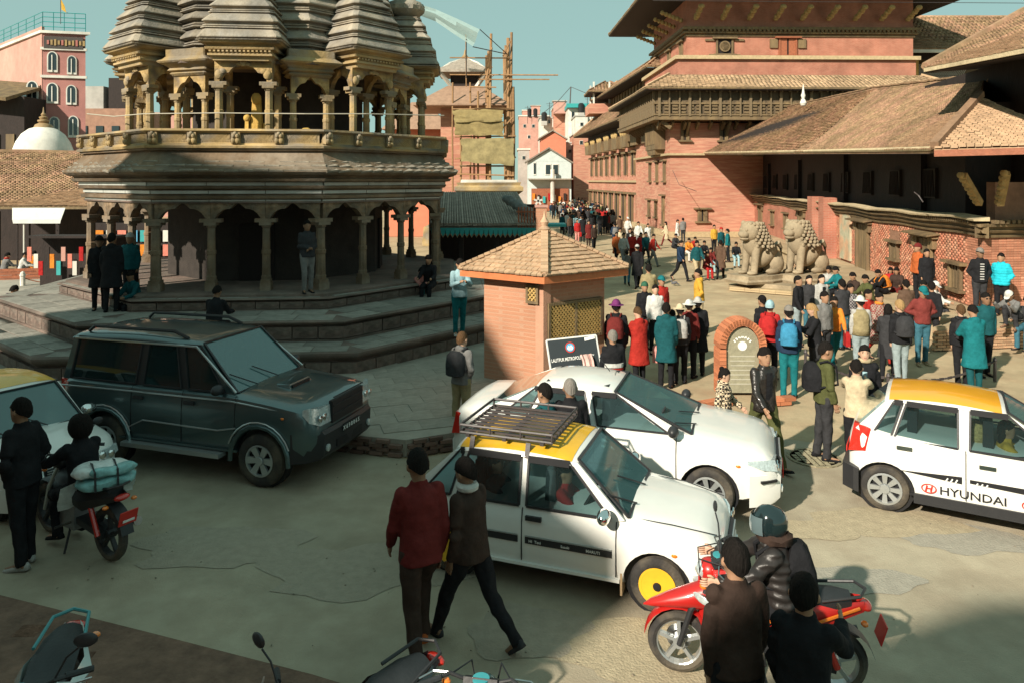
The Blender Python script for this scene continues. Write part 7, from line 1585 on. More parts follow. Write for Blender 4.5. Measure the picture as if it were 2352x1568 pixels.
# ================================================================ people
# local frame: x to the person's right, y forward, z up; origin on the ground between the feet, height 1.70
def pose(k):
    P = dict(hip=(3, -3), kn=(4, 4), sp=(5, 5), lean=2, sh=(4, -4), el=(12, 14), ab=(9, 9), inw=(4, 4), head=0, yaw=0, wid=.10, seat=None)
    T_ = dict(
        stand=dict(), pockets=dict(sh=(-12, -10), el=(42, 40), ab=(20, 20), inw=(30, 30)),
        phone=dict(sh=(28, 30), el=(88, 84), ab=(12, 12), inw=(34, 34), head=28), look=dict(head=-8, sh=(10, -6), el=(20, 8)),
        arms=dict(sh=(48, 8), el=(52, 20), ab=(14, 8), inw=(10, 6)), reach=dict(sh=(68, 62), el=(30, 36), ab=(8, 8), inw=(16, 18), head=6),
        walk=dict(hip=(26, -20), kn=(8, 22), sh=(-20, 24), el=(14, 26), head=6), walk2=dict(hip=(-18, 24), kn=(30, 6), sh=(22, -20), el=(24, 12), head=4),
        walkA=dict(hip=(30, -6), kn=(34, 12), sh=(-14, 14), el=(24, 20), lean=5, head=14), walkB=dict(hip=(-20, 26), kn=(24, 6), sh=(10, -8), el=(30, 26), lean=5, head=12, ab=(11, 12)),
        hips=dict(sh=(-20, -20), el=(78, 78), ab=(32, 32), inw=(58, 58), head=22), fold=dict(sh=(22, 20), el=(96, 100), ab=(10, 10), inw=(60, 62)),
        sit=dict(hip=(84, 84), kn=(84, 80), lean=14, sh=(38, 34), el=(44, 50), head=18, wid=.12), sitlow=dict(hip=(118, 112), kn=(112, 108), lean=24, sh=(58, 54), el=(50, 50), head=16, wid=.14, seat=.14),
        crouch=dict(hip=(128, 122), kn=(140, 136), lean=34, sh=(66, 60), el=(60, 66), head=26, wid=.15), bend=dict(lean=58, hip=(12, 6), kn=(10, 8), sh=(74, 60), el=(30, 30), head=24),
        ride=dict(hip=(72, 72), kn=(84, 84), lean=10, sh=(52, 52), el=(30, 30), ab=(20, 20), inw=(-4, -4), wid=.17, seat=.5), drive=dict(hip=(84, 84), kn=(60, 60), lean=4, sh=(50, 50), el=(34, 34), inw=(10, 10)),
        leanpost=dict(lean=-4, hip=(14, -2), kn=(20, 6), sh=(8, 4), el=(70, 60), inw=(50, 50), ab=(8, 8)))
    P.update(T_[k]); return P
def dirn(a, y=0): a = R(a); return Vector((y, math.sin(a), -math.cos(a)))
def joints(kind):
    P = pose(kind); J = {}; ln = R(P['lean']); TH, SHN, UA, FA = .44, .42, .29, .25
    up = Vector((0, math.sin(ln), math.cos(ln))); fw = Vector((0, math.cos(ln), -math.sin(ln)))
    pel = Vector((0, 0, 0)); J['pel'] = pel
    for i, s in enumerate((1, -1)):
        h = pel+Vector((s*.09, 0, -.02)); spread = (P['wid']-.09)*1.2*s
        k = h+(dirn(P['hip'][i])+Vector((spread, 0, 0))).normalized()*TH; a = k+(dirn(P['hip'][i]-P['kn'][i])+Vector((spread*.1, 0, 0))).normalized()*SHN
        f = R(max(-40, min(60, (P['hip'][i]-P['kn'][i])*.9))); J['h%d' % i], J['k%d' % i], J['a%d' % i] = h, k, a; J['toe%d' % i] = a+Vector((s*.03, .17*math.cos(f), .17*math.sin(f)-.055))
    J['wst'] = pel+up*.16; J['chest'] = pel+up*.36; J['neck'] = pel+up*.50; 
    hp = R(P['head']); J['hb'] = J['neck']+up*.05; J['hd'] = J['neck']+Vector((0, math.sin(ln*.5+hp*.5)*.13+.01, math.cos(ln*.5+hp*.5)*.162)); J['hrot'] = -hp-ln*.3
    for i, s in enumerate((1, -1)):
        sh = pel+up*.445+Vector((s*.152, 0, 0)); ab = math.tan(R(P['ab'][i]))*s
        a1 = P['sh'][i]+P['lean']*.0; e = sh+(dirn(a1)+Vector((ab, 0, 0))).normalized()*UA
        iw = -math.tan(R(min(70, P['inw'][i])))*s; w = e+(dirn(a1+P['el'][i])+Vector((iw, 0, 0))).normalized()*FA
        J['s%d' % i], J['e%d' % i], J['w%d' % i] = sh, e, w; J['hdir%d' % i] = (w-e).normalized()
    mz = min(J['a0'].z, J['a1'].z, )-.075
    if P['seat'] is not None: mz = -P['seat']-.0 if kind != 'ride' else -.50-.0
    if kind == 'sitlow': mz = -.11
    off = Vector((0, 0, -mz)); fy = (J['a0'].y+J['a1'].y)/2 if kind in ('sit', 'crouch') and False else 0
    for k in list(J):
        if k not in ('hrot',) and not k.startswith('hdir'): J[k] = J[k]+off
    J['up'], J['fw'] = up, fw; return J
def fold(mb, amt, sc_, seed):
    out = []
    for v in mb.v:
        p = Vector(v); n = noise.noise_vector(p*sc_+Vector((seed, 0, 0)))+noise.noise_vector(p*sc_*2.3)*.4; out.append(tuple(p+n*amt))
    mb.v = out; return mb
def torso_loft(J, prof, n=20, extra=0):
    """prof: (t along pelvis->neck in m, half width, half depth, forward shift)"""
    rings = []
    for t, a, b, f in prof:
        base = J['pel']+J['up']*t if t >= 0 else J['pel']+Vector((0, 0, t)); up = J['up'] if t > 0 else Vector((0, 0, 1)); fw = J['fw'] if t > 0 else Vector((0, 1, 0))
        ring = []
        for j in range(n):
            th = 2*PI*j/n; c, s = math.cos(th), math.sin(th); c = math.copysign(abs(c)**.85, c); s = math.copysign(abs(s)**.9, s); ring.append(base+Vector((c*a, 0, 0))+fw*(s*b+f))
        rings.append(ring)
    return MB().loft(rings)
def remesh(mb, vox, name, smooth=2):
    me = mb.mesh(name); fixn(me); o = bpy.data.objects.new('tmp', me); C.objects.link(o)
    m_ = o.modifiers.new('r', 'REMESH'); m_.mode = 'VOXEL'; m_.voxel_size = vox
    s_ = o.modifiers.new('s', 'SMOOTH'); s_.iterations = smooth; s_.factor = .5
    bpy.context.view_layer.update(); dg = bpy.context.evaluated_depsgraph_get(); r = bpy.data.meshes.new_from_object(o.evaluated_get(dg)); bpy.data.objects.remove(o); r.name = name
    r.polygons.foreach_set('use_smooth', [True]*len(r.polygons)); return r
HZ0 = .10
def head_mb(J):
    mb = MB(); rot = Matrix.Rotation(J['hrot'], 3, 'X'); c = J['hd']
    prof = [(-.118, .03, .035, .045), (-.10, .046, .055, .034), (-.075, .058, .074, .018), (-.04, .068, .088, .008), (0, .074, .095, 0), (.04, .077, .098, -.004), (.072, .067, .086, -.008), (.094, .048, .064, -.01), (.108, .024, .034, -.01)]
    prof = [(z*1.06, a*1.07, b*1.05, f) for z, a, b, f in prof]; rings = [[c+rot @ Vector((math.cos(2*PI*j/16)*a, math.sin(2*PI*j/16)*b+f, z)) for j in range(16)] for z, a, b, f in prof]
    mb.loft(rings)
    mb.loft([[c+rot @ Vector(p) for p in r] for r in ([(-.008, .095, .012), (.008, .095, .012), (.008, .09, -.03), (-.008, .09, -.03)], [(-.006, .104, .0), (.006, .104, .0), (.017, .108, -.03), (-.017, .108, -.03)], [(-.004, .100, -.032), (.004, .1, -.032), (.012, .1, -.036), (-.012, .1, -.036)])])
    for s in (-1, 1): mb.ell(tuple(c+rot @ Vector((s*.089, -.008, -.012))), (.015, .024, .036), 8, 6)
    mb.ell(tuple(c+rot @ Vector((0, .086, -.062))), (.026, .014, .012), 8, 5)
    mb.tube([J['hb']-J['up']*.08, c+rot @ Vector((0, -.012, -.06))], [.062, .055], 12); return mb
def hand_mb(J, i, s, full=True):
    w = J['w%d' % i]; d = J['hdir%d' % i]; up = Vector((s, 0, 0))-d*d.x*s; up.normalize(); lat = d.cross(up).normalized()     # palm thickness along 'up'
    mb = MB(); pc = w+d*.05; 
    mb.loft([[w+d*t+lat*(x*a)+up*(y*b) for x, y in ((-1, -.6), (-.6, -1), (.6, -1), (1, -.6), (1, .6), (.6, 1), (-.6, 1), (-1, .6))] for t, a, b in ((-.02, .024, .02), (.02, .032, .017), (.06, .04, .015), (.095, .038, .013))])
    fing = MB()
    if full:
        for k in range(4):
            b0 = w+d*.088+lat*((k-1.5)*.0195); L = (.062, .072, .068, .052)[k]; c1 = (d*.8-up*.55*s*0-Vector((s*.35, 0, 0))).normalized()
            fing.tube([b0, b0+d*L*.45, b0+d*L*.45+c1*L*.35, b0+d*L*.3+c1*L*.65], [.0092, .0088, .008, .0062], 6)
        side = 1 if lat.y > 0 else -1
        tb = w+d*.03+lat*side*.03; fing.tube([tb, tb+d*.028+lat*side*.022, tb+d*.055+lat*side*.026], [.012, .0105, .008], 6)
    return mb, fing
PM = {}
def body_mesh(kind, lod):
    key = ('body', kind, lod)
    if key in PM: return PM[key]
    J = joints(kind); mb = torso_loft(J, [(-.1, .08, .07, 0), (-.04, .135, .09, 0), (.05, .14, .09, 0), (.16, .125, .085, .0), (.3, .14, .095, .005), (.40, .13, .08, 0), (.46, .085, .06, -.005), (.51, .055, .05, 0)], 16)
    fs = []
    for i, s in enumerate((1, -1)):
        mb.tube([J['h%d' % i], J['h%d' % i].lerp(J['k%d' % i], .4), J['k%d' % i], J['k%d' % i].lerp(J['a%d' % i], .35), J['a%d' % i]], [.075, .07, .046, .047, .034], 12)
        mb.ell(tuple(J['k%d' % i]), (.047,)*3, 10, 6)
        mb.tube([J['a%d' % i]+Vector((0, -.05, -.035)), J['a%d' % i]+Vector((0, 0, -.03)), J['toe%d' % i]], [.035, .036, .025], 8)
        mb.ell(tuple(J['s%d' % i]-Vector((s*.02, 0, .01))), (.042,)*3, 10, 6); mb.tube([J['s%d' % i]-Vector((s*.02, 0, .01)), J['s%d' % i].lerp(J['e%d' % i], .5), J['e%d' % i], J['e%d' % i].lerp(J['w%d' % i], .3), J['w%d' % i]], [.040, .038, .031, .031, .026], 10); mb.ell(tuple(J['e%d' % i]), (.031,)*3, 8, 5)
        h, f = hand_mb(J, i, s, lod); mb.add(h.v, h.f); fs.append(f)
    h = head_mb(J); mb.add(h.v, h.f)
    me = remesh(mb, .0125 if lod else .021, 'body_'+kind, 2 if lod else 1)
    if lod:
        bm = bmesh.new(); bm.from_mesh(me)
        for f in fs:
            fm = f.mesh('f', True); fixn(fm); bm.from_mesh(fm); bpy.data.meshes.remove(fm)
        bm.to_mesh(me); bm.free(); me.polygons.foreach_set('use_smooth', [True]*len(me.polygons))
    PM[key] = me; return me
def leg_tube(J, i, r, cuff=1.0, n=12):
    h, k, a = J['h%d' % i], J['k%d' % i], J['a%d' % i]; e = a+(a-k).normalized()*.035*cuff; s = 1 if i == 0 else -1
    pts = [h+Vector((0, 0, .03)), h.lerp(k, .2), h.lerp(k, .5), h.lerp(k, .8), k, k.lerp(a, .2), k.lerp(a, .5), k.lerp(a, .8), e]
    return MB().tube(pts, [q*r for q in (.098, .100, .09, .077, .073, .070, .064, .058, .060)], n)
def trousers_mesh(kind, wide, lod):
    key = ('tr', kind, wide, lod)
    if key in PM: return PM[key]
    J = joints(kind); mb = torso_loft(J, [(-.12, .10, .10, 0), (-.06, .158, .122, 0), (.04, .165, .122, 0), (.12, .155, .115, 0)], 16)
    for i in (0, 1): q = leg_tube(J, i, wide); mb.add(q.v, q.f); mb.ell(tuple(J['k%d' % i]), (.074*wide,)*3, 10, 6)
    me = remesh(mb, .015 if lod else .026, 'trousers', 2); 
    PM[key] = foldme(me, .015 if lod else .008, 13, 3); return PM[key]
def foldme(me, amt, sc_, seed):
    for v in me.vertices:
        p = v.co; v.co = p+noise.noise_vector(Vector((p.x*sc_, p.y*sc_, p.z*sc_*.6+seed)))*amt
    return me
def jacket_mesh(kind, style, lod):
    key = ('jk', kind, style, lod)
    if key in PM: return PM[key]
    J = joints(kind); k = {'jacket': 1.0, 'puffer': 1.13, 'coat': 1.06, 'sweater': .97, 'shirt': .92, 'vest': 1.05}[style.split('_')[0]]; hem = {'jacket': -.10, 'puffer': -.10, 'coat': -.42, 'sweater': -.06, 'shirt': -.04, 'vest': -.06}[style.split('_')[0]]
    sit = kind in ('sit', 'sitlow', 'crouch', 'ride', 'drive'); 
    if sit: hem = max(hem, -.06)
    prof = []
    if hem < -.2: prof += [(hem, .225*k, .185*k, .0), (hem+.15, .205*k, .165*k, 0)]
    else: prof += [(hem, .182*k, .142*k, .0)]
    prof += [(hem if hem > -.2 else -.12, .188*k, .148*k, .002)] if hem > -.2 else [(-.1, .188*k, .145*k, 0)]
    prof += [(.06, .176*k, .135*k, .003), (.16, .168*k, .128*k, .003), (.28, .172*k, .134*k, .006), (.38, .172*k, .128*k, .004), (.43, .162*k, .112*k, -.002), (.47, .126*k, .092*k, -.004), (.50, .084*k, .076*k, 0), (.55, .07*k, .068*k, .004)]
    mb = torso_loft(J, prof, 20)
    if style.split('_')[0] != 'vest' or True:
        for i, s in enumerate((1, -1)):
            S_, E, W_ = J['s%d' % i], J['e%d' % i], J['w%d' % i]; c = W_-(W_-E).normalized()*.0
            if style.startswith('vest'): W_ = E.lerp(W_, .98)
            pts = [S_+Vector((-s*.03, 0, .02)), S_, S_.lerp(E, .3), S_.lerp(E, .7), E, E.lerp(W_, .25), E.lerp(W_, .6), E.lerp(W_, .92), c]
            mb.tube(pts, [q*k for q in (.060, .068, .066, .061, .059, .057, .052, .046, .043)], 12); mb.ell(tuple(E), (.063*k,)*3, 10, 6); mb.ell(tuple(S_), (.069*k,)*3, 10, 6)
    if 'hood' in style or style == 'puffer' or style == 'coat': q = J['neck']+J['fw']*-.06+J['up']*.0; mb.ell(tuple(q), (.10, .065, .075), 12, 7)
    me = remesh(mb, .014 if lod else .024, 'jacket', 2)
    amt, sc_ = (.013, 11) if lod else (.009, 10)
    if style.startswith('puffer'):
        for v in me.vertices: v.co = v.co+(v.co-Vector((0, J['pel'].y, v.co.z))).normalized()*.008*math.sin(v.co.z*85)
    PM[key] = foldme(me, amt, sc_, 1); return PM[key]
def shoe_mesh(kind):
    key = ('shoe', kind)
    if key in PM: return PM[key]
    J = joints(kind); mb = MB()
    r = []
    for i in (0, 1):
        a, t = J['a%d' % i], J['toe%d' % i]; d = (t-(a+Vector((0, 0, -.055)))); d.normalize(); up = Vector((0, -d.z, d.y)); s0 = a+up*-.045
        m2 = MB(); rings = []
        for q, w_, h in ((-.075, .022, .05), (-.06, .036, .075), (0, .04, .085), (.06, .042, .06), (.12, .046, .045), (.17, .038, .035), (.195, .018, .02)):
            c = s0+d*q; rings.append([c+Vector((w_*math.cos(2*PI*j/10), 0, 0))+up*(-.028+h*max(0, math.sin(2*PI*j/10))) for j in range(10)])
        m2.loft(rings); r.append(m2)
    PM[key] = [m.mesh('shoe', True) for m in r]
    for m in PM[key]: fixn(m)
    return PM[key]
def hair_mesh(kind, style):
    key = ('hair', kind, style)
    if key in PM: return PM[key]
    J = joints(kind); rot = Matrix.Rotation(J['hrot'], 3, 'X'); c = J['hd']; mb = MB(); rings = []
    cap = style in ('cap', 'beanie', 'helmet', 'hat'); R0 = (.093, .114, .143) if not cap else (.100, .122, .152)
    if style == 'helmet': R0 = (.125, .15, .155)
    if style == 'fringe': R0 = (.090, .111, .13)
    n = 24
    for i in range(9):
        f = i/8; ring = []
        for j in range(n):
            th = 2*PI*j/n; front = math.sin(th)       # 1 = face side
            lo = {'short': 0, 'fringe': 0, 'long': .40 if front > .45 else -.55, 'bun': .38 if front > .3 else -.35, 'cap': .32, 'hat': .3, 'beanie': .22 if front > 0 else -.15, 'helmet': .22 if front > .55 else -.75}[style]
            if style in ('short', 'fringe'): lo = .12+.26*max(0, front)**1.5-.60*max(0, -front)**1.1+.04*math.sin(th*5+1)
            if style in ('long', 'bun'): lo = -.1+.5*max(0, front)**.6-.5*max(0, -front)
            z = 1-(1-lo)*f; rr = math.sqrt(max(0, 1-z*z)) if z > 0 or style == 'helmet' else (1-.5*z*z if style == 'short' else 1.0)
            p = Vector((math.cos(th)*R0[0]*rr, math.sin(th)*R0[1]*rr-.008, z*R0[2])); ring.append(c+rot @ p)
        rings.append(ring)
    inner = [[c+rot @ (rot.transposed() @ (p-c))*.9 for p in rings[-1]]]
    mb.loft(rings+inner, cap=True)
    if style == 'long':
        for q in range(1): 
            rr = []
            for t_, w_, y, d in ((.02, .088, -.05, .05), (-.08, .095, -.055, .05), (-.18, .1, -.075, .045), (-.28, .095, -.095, .035), (-.36, .06, -.1, .02)):
                rr.append([c+Vector((math.cos(2*PI*j/14)*w_, y+math.sin(2*PI*j/14)*d, t_)) for j in range(14)])
            mb.loft(rr)
    if style == 'bun': mb.ell(tuple(c+rot @ Vector((0, -.07, .11))), (.045,)*3, 10, 7)
    if style == 'cap': mb.loft([[c+rot @ Vector(p) for p in r] for r in ([(-.07, .08, .045), (-.04, .105, .045), (.04, .105, .045), (.07, .08, .045)], [(-.06, .14, .03), (-.03, .175, .032), (.03, .175, .032), (.06, .14, .03)])])
    if style == 'hat': mb.lathe([(.085, .05), (.15, .035), (.155, .03), (.085, .042)], 20, tuple(c))
    if style in ('short', 'bun', 'long'): fold(mb, .006, 24, 2); fold(mb, .005, 60, 5)
    me = mb.mesh('hair', True, 50); fixn(me); PM[key] = me; return me
skin_t = {k: M('skin_'+k, c, .55, .08, 20, .05, 60, spec=.35) for k, c in dict(tan=(.34, .19, .115), fair=(.52, .32, .22), brown=(.22, .12, .07)).items()}
hairm = {k: M('hair_'+k, c, .85, .3, 60, .6, 70, stretch=(1, 1, .15), spec=.08) for k, c in dict(black=(.012, .01, .009), brown=(.09, .05, .025), blond=(.32, .2, .09), grey=(.2, .18, .16)).items()}
COL = dict(black=(.014, .014, .016), charcoal=(.035, .035, .038), grey=(.16, .155, .15), ltgrey=(.36, .35, .33), white=(.52, .51, .48), cream=(.48, .39, .26), beige=(.4, .32, .2), khaki=(.27, .22, .12), olive=(.075, .08, .03), green=(.03, .1, .06), teal=(.01, .13, .145), dkteal=(.01, .07, .08), cyan=(.02, .42, .52), navy=(.015, .03, .06), blue=(.04, .2, .34), ltblue=(.28, .42, .46), jeans=(.04, .12, .16), ltjeans=(.24, .29, .30), red=(.33, .025, .018), crimson=(.22, .015, .02), maroon=(.13, .02, .018), burgundy=(.17, .035, .03), orange=(.62, .13, .01), rust=(.4, .1, .03), yellow=(.5, .28, .04), brown=(.10, .06, .04), dkbrown=(.045, .028, .022), pink=(.6, .25, .22), purple=(.14, .03, .12))
def cm(c): return cl(c, COL[c]) if c in COL else MATS[c]
def plaidmat(name, c1, c2, sc_=9):
    if name in MATS: return MATS[name]
    m = bpy.data.materials.new(name); m.use_nodes = True; n = m.node_tree; b = n.nodes['Principled BSDF']; ch = n.nodes.new('ShaderNodeTexChecker'); tc = n.nodes.new('ShaderNodeTexCoord'); ch.inputs['Scale'].default_value = sc_; ch.inputs[1].default_value = (*c1, 1); ch.inputs[2].default_value = (*c2, 1)
    n.links.new(tc.outputs['Object'], ch.inputs[0]); n.links.new(ch.outputs[0], b.inputs['Base Color']); b.inputs['Roughness'].default_value = .9; MATS[name] = m; return m
plaidmat('plaid', (.62, .5, .34), (.03, .022, .02), 22); plaidmat('pattern_red', (.2, .03, .03), (.3, .25, .2), 26); plaidmat('floral', (.3, .27, .27), (.03, .025, .03), 24); plaidmat('tartan', (.2, .02, .02), (.03, .03, .05), 18)
def leathermat():
    return M('leather', (.018, .014, .012), .32, .2, 9, .5, 18, coat=.3)
leathermat(); MATS['leather'] = MATS['leather']; M('puffer_black', (.022, .018, .017), .42, .2, 9, .4, 10)
def person(label, x, y, h, hd, kind='stand', top='black', bot='charcoal', style='jacket', hair='short', hc='black', skin='tan', shoe='black', lod=0, z=0, wide=1.0, place='px', extra=(), group=None, grounded=True):
    """x, y: feet position in the 2352-wide picture on a floor at height z, or a place (X, Y) when place='m'; h: body height in metres; hd: compass the person faces, degrees (90 = away from the viewer)"""
    p = gp(x, y, z) if place == 'px' else Vector((x, y, z))
    t = thing('person', label, 'person', p, R(hd-90), group); s = h/1.70; t.scale = (s, s, s); J = joints(kind)
    b = obj('body', body_mesh(kind, lod), skin_t[skin], t)
    obj('trousers', trousers_mesh(kind, wide, lod), cm(bot), t); obj('jacket' if style != 'vest' else 'shirt', jacket_mesh(kind, style if style != 'vest' else 'shirt', lod), cm(top) if style != 'vest' else cm(extra[0][1]), t)
    if style == 'vest':
        k = ('vest', kind)
        if k not in PM: PM[k] = torso_loft(J, [(-.06, .19, .15, .002), (.06, .185, .145, .003), (.16, .178, .14, .003), (.28, .19, .146, .006), (.38, .178, .138, .004), (.44, .145, .112, 0), (.5, .09, .08, 0)], 20).mesh('vest', True)
        obj('vest', PM[k], cm(top), t)
    hk = {'cap': 'cap', 'beanie': 'beanie', 'helmet': 'helmet', 'hat': 'hat'}.get(hair, 'hair')
    if hair != 'bald': obj(hk, hair_mesh(kind, hair), hairm[hc] if hc in hairm else cm(hc), t)
    else: obj('hair', hair_mesh(kind, 'fringe'), hairm['grey'], t)
    if hair in ('cap', 'hat', 'beanie'): o = obj('hair', hair_mesh(kind, 'fringe'), hairm['black'], t)
    for m in shoe_mesh(kind): obj('shoe', m, cm(shoe), t)
    rot = Matrix.Rotation(J['hrot'], 3, 'X')
    if lod:
        for s_ in (-1, 1):
            e = J['hd']+rot @ Vector((s_*.03, .084, .014)); obj('eye', MB().ell(tuple(e), (.014, .008, .0075), 8, 5), M('eye_dark', (.02, .015, .012), .2, 0, bump=0), t); 
            e = J['hd']+rot @ Vector((s_*.031, .089, .034)); obj('eyebrow', MB().ell(tuple(e), (.02, .006, .0045), 8, 5), hairm['black'], t)
        obj('lips', MB().ell(tuple(J['hd']+rot @ Vector((0, .094, -.062))), (.024, .009, .007), 8, 5), M('lips', (.3, .11, .09), .5, 0, bump=0), t)
    for e in extra:
        k = e[0]; c = cm(e[1])
        if k == 'backpack':
            q = MB(); up, fw = J['up'], J['fw']; cc = J['pel']+up*.26-fw*.2; q.loft([[cc+up*u+Vector((x*w_, 0, 0))+fw*(y*d) for x, y in ((-1, -.5), (-.6, -1), (.6, -1), (1, -.5), (1, 1), (-1, 1))] for u, w_, d in ((-.2, .12, .07), (-.18, .15, .1), (0, .155, .11), (.15, .14, .09), (.22, .08, .05))])
            o = obj('backpack', q, c, t, smooth=True, ang=50)
            for s_ in (-1, 1): obj('strap', MB().tube([J['neck']+Vector((s_*.09, 0, -.01))-fw*.11, J['neck']+Vector((s_*.1, 0, .025)), J['neck']+Vector((s_*.1, 0, -.05))+fw*.13, J['pel']+up*.2+Vector((s_*.14, 0, 0))+fw*.15, J['pel']+up*.14+Vector((s_*.17, 0, 0))-fw*.12], .018, 6), c, o)
        if k == 'bag':
            q = J['w1']+Vector((-.04, 0, -.2)); obj('bag', MB().loft([[q+Vector((x*.05, y*w_, z)) for x, y in ((-1, -1), (1, -1), (1, 1), (-1, 1))] for z, w_ in ((-.16, .13), (.1, .11), (.16, .07))]), c, t); obj('bag_handle', MB().tube([q+Vector((0, -.07, .15)), J['w1']+Vector((0, 0, .0)), q+Vector((0, .07, .15))], .01, 5), c, t)
        if k == 'scarf': obj('scarf', MB().lathe([(.075, -.03), (.10, -.01), (.105, .02), (.085, .05), (.07, .045)], 16, tuple(J['neck']+J['up']*.03)), c, t, smooth=True)
        if k == 'stripe':
            q = torso_loft(J, [(e[2], .184, .141, .004), (e[2]+e[3], .187, .141, .004)], 20); obj('stripe', q, c, t, smooth=True)
        if k == 'panel':     # open jacket showing a shirt
            q = MB(); F = J['fw']; 
            rr = [[J['pel']+J['up']*u+Vector((x, 0, 0))+F*(.137+.006*(abs(u-.3) < .14)-abs(x)*.12) for x in (-.05, -.025, 0, .025, .05)] for u in (-.04, .1, .2, .3, .4, .46)]; obj('shirt_front', MB().loft(rr, cap=False, close=False), c, t)
            if len(e) > 2:
                for u in range(7): obj('stripe', MB().bar(J['pel']+J['up']*(.0+u*.065)+Vector((-.048, 0, 0))+F*.146, J['pel']+J['up']*(.0+u*.065)+Vector((.048, 0, 0))+F*.146, .012, .022), cm(e[2]), t)
        if k == 'phone': q = J['w0']+J['hdir0']*.1; obj('phone', MB().box(tuple(q+Vector((0, .01, .02))), (.07, .01, .14)), c, t)
        if k == 'visor': q = J['hd']+rot @ Vector((0, .0, .0)); obj('visor', MB().loft([[q+rot @ Vector((.128*math.cos(a)*w_, .155*math.sin(a)*w_, z)) for a in [R(25+i*13) for i in range(11)]] for z, w_ in ((.075, .93), (.03, 1.02), (-.03, 1.05), (-.07, 1.0))], cap=False, close=False), c, t, smooth=True)
        if k == 'fur': obj('fur_collar', fold(MB().lathe([(.08, -.04), (.14, -.02), (.15, .03), (.11, .06), (.08, .05)], 18, tuple(J['neck']+J['up']*.03-J['fw']*.03)), .03, 40, 3), c, t, smooth=True)
        if k == 'glasses': 
            for s_ in (-1, 1): obj('sunglasses', MB().ell(tuple(J['hd']+rot @ Vector((s_*.032, .095, .014))), (.024, .008, .017), 8, 5), c, t)
    return t
P_ = person
# near foreground
P_('man in a maroon jacket and brown trousers walking past the taxi, hair blown up', -.80, 6.50, 1.80, 118, 'walkA', 'maroon', 'dkbrown', 'jacket', 'short', 'black', 'brown', 'rust', 1, 0, 1.0, 'm', ())
P_('man in a dark brown jacket with checked scarf walking beside the maroon jacket', -.37, 6.72, 1.70, 142, 'walkB', 'dkbrown', 'black', 'jacket', 'short', 'black', 'brown', 'charcoal', 1, 0, 1.0, 'm', (('scarf', 'white',),))
P_('man in dark brown sweater seen from behind close to the red scooter', 1.52, 5.0, 1.72, 100, 'stand', 'dkbrown', 'black', 'sweater', 'short', 'black', 'tan', 'black', 1, 0, 1.0, 'm', ())
P_('person in a dark top with one hand over the scooter seat, back turned', 1.86, 4.72, 1.64, 60, 'arms', 'black', 'black', 'jacket', 'short', 'black', 'tan', 'black', 1, 0, 1.0, 'm', ())
P_('dark silhouetted man standing at the far left edge beside the motorcycle', -5.35, 8.10, 1.78, 170, 'pockets', 'black', 'black', 'jacket', 'short', 'black', 'brown', 'ltgrey', 1, 0, 1.0, 'm', ())
P_('young man in a grey-brown hooded jacket with pack behind the white saloon', -.85, 12.4, 1.62, 55, 'pockets', 'grey', 'khaki', 'jacket_hood', 'short', 'brown', 'fair', 'brown', 1, 0.0, 1.0, 'm', (('backpack', 'charcoal',),))
P_('man in a teal jacket squeezed between the two white cars, head turned left', .43, 9.28, 1.62, 140, 'stand', 'dkteal', 'black', 'jacket', 'short', 'black', 'tan', 'black', 1, 0, 1.0, 'm', ())
P_('balding man in dark coat between the two white cars, seen from behind', .74, 9.36, 1.66, 95, 'stand', 'black', 'black', 'jacket', 'bald', 'grey', 'brown', 'black', 1, 0, 1.0, 'm', ())
P_('woman in a cream and black checked coat with a hair bun behind the saloon', 3.22, 11.3, 1.36, -20, 'walk', 'plaid', 'black', 'puffer', 'bun', 'black', 'fair', 'black', 1, 0, 1.0, 'm', ())
P_('man in a shiny black leather jacket and olive trousers looking down behind the saloon bonnet', 3.72, 10.95, 1.76, -75, 'walk2', 'leather', 'olive', 'jacket', 'short', 'black', 'tan', 'black', 1, 0, 1.0, 'm', (('panel', 'black',),))
P_('bearded man in an olive green jacket with a black backpack talking to two women', 4.72, 11.2, 1.72, -5, 'stand', 'olive', 'charcoal', 'jacket', 'short', 'black', 'tan', 'black', 1, 0, 1.0, 'm', (('backpack', 'black',),))
P_('woman in a short cream jacket seen from behind holding up a phone', 5.0, 10.75, 1.56, 62, 'reach', 'cream', 'black', 'jacket', 'short', 'black', 'fair', 'black', 1, 0, 1.0, 'm', (('phone', 'ltblue',),))
P_('smiling long-haired woman in a dark coat and tan scarf facing the phone', 5.5, 11.55, 1.60, -110, 'stand', 'black', 'charcoal', 'coat', 'long', 'black', 'fair', 'black', 1, 0, 1.0, 'm', (('scarf', 'beige',),))
P_('close-cropped man in a black sweater with white band before the notice board', 1.72, 12.6, 1.62, 95, 'stand', 'black', 'black', 'sweater', 'bald', 'grey', 'tan', 'black', 0, 0, 1.0, 'm', (('stripe', 'white', .14, .07,), ('stripe', 'red', .09, .04,),))
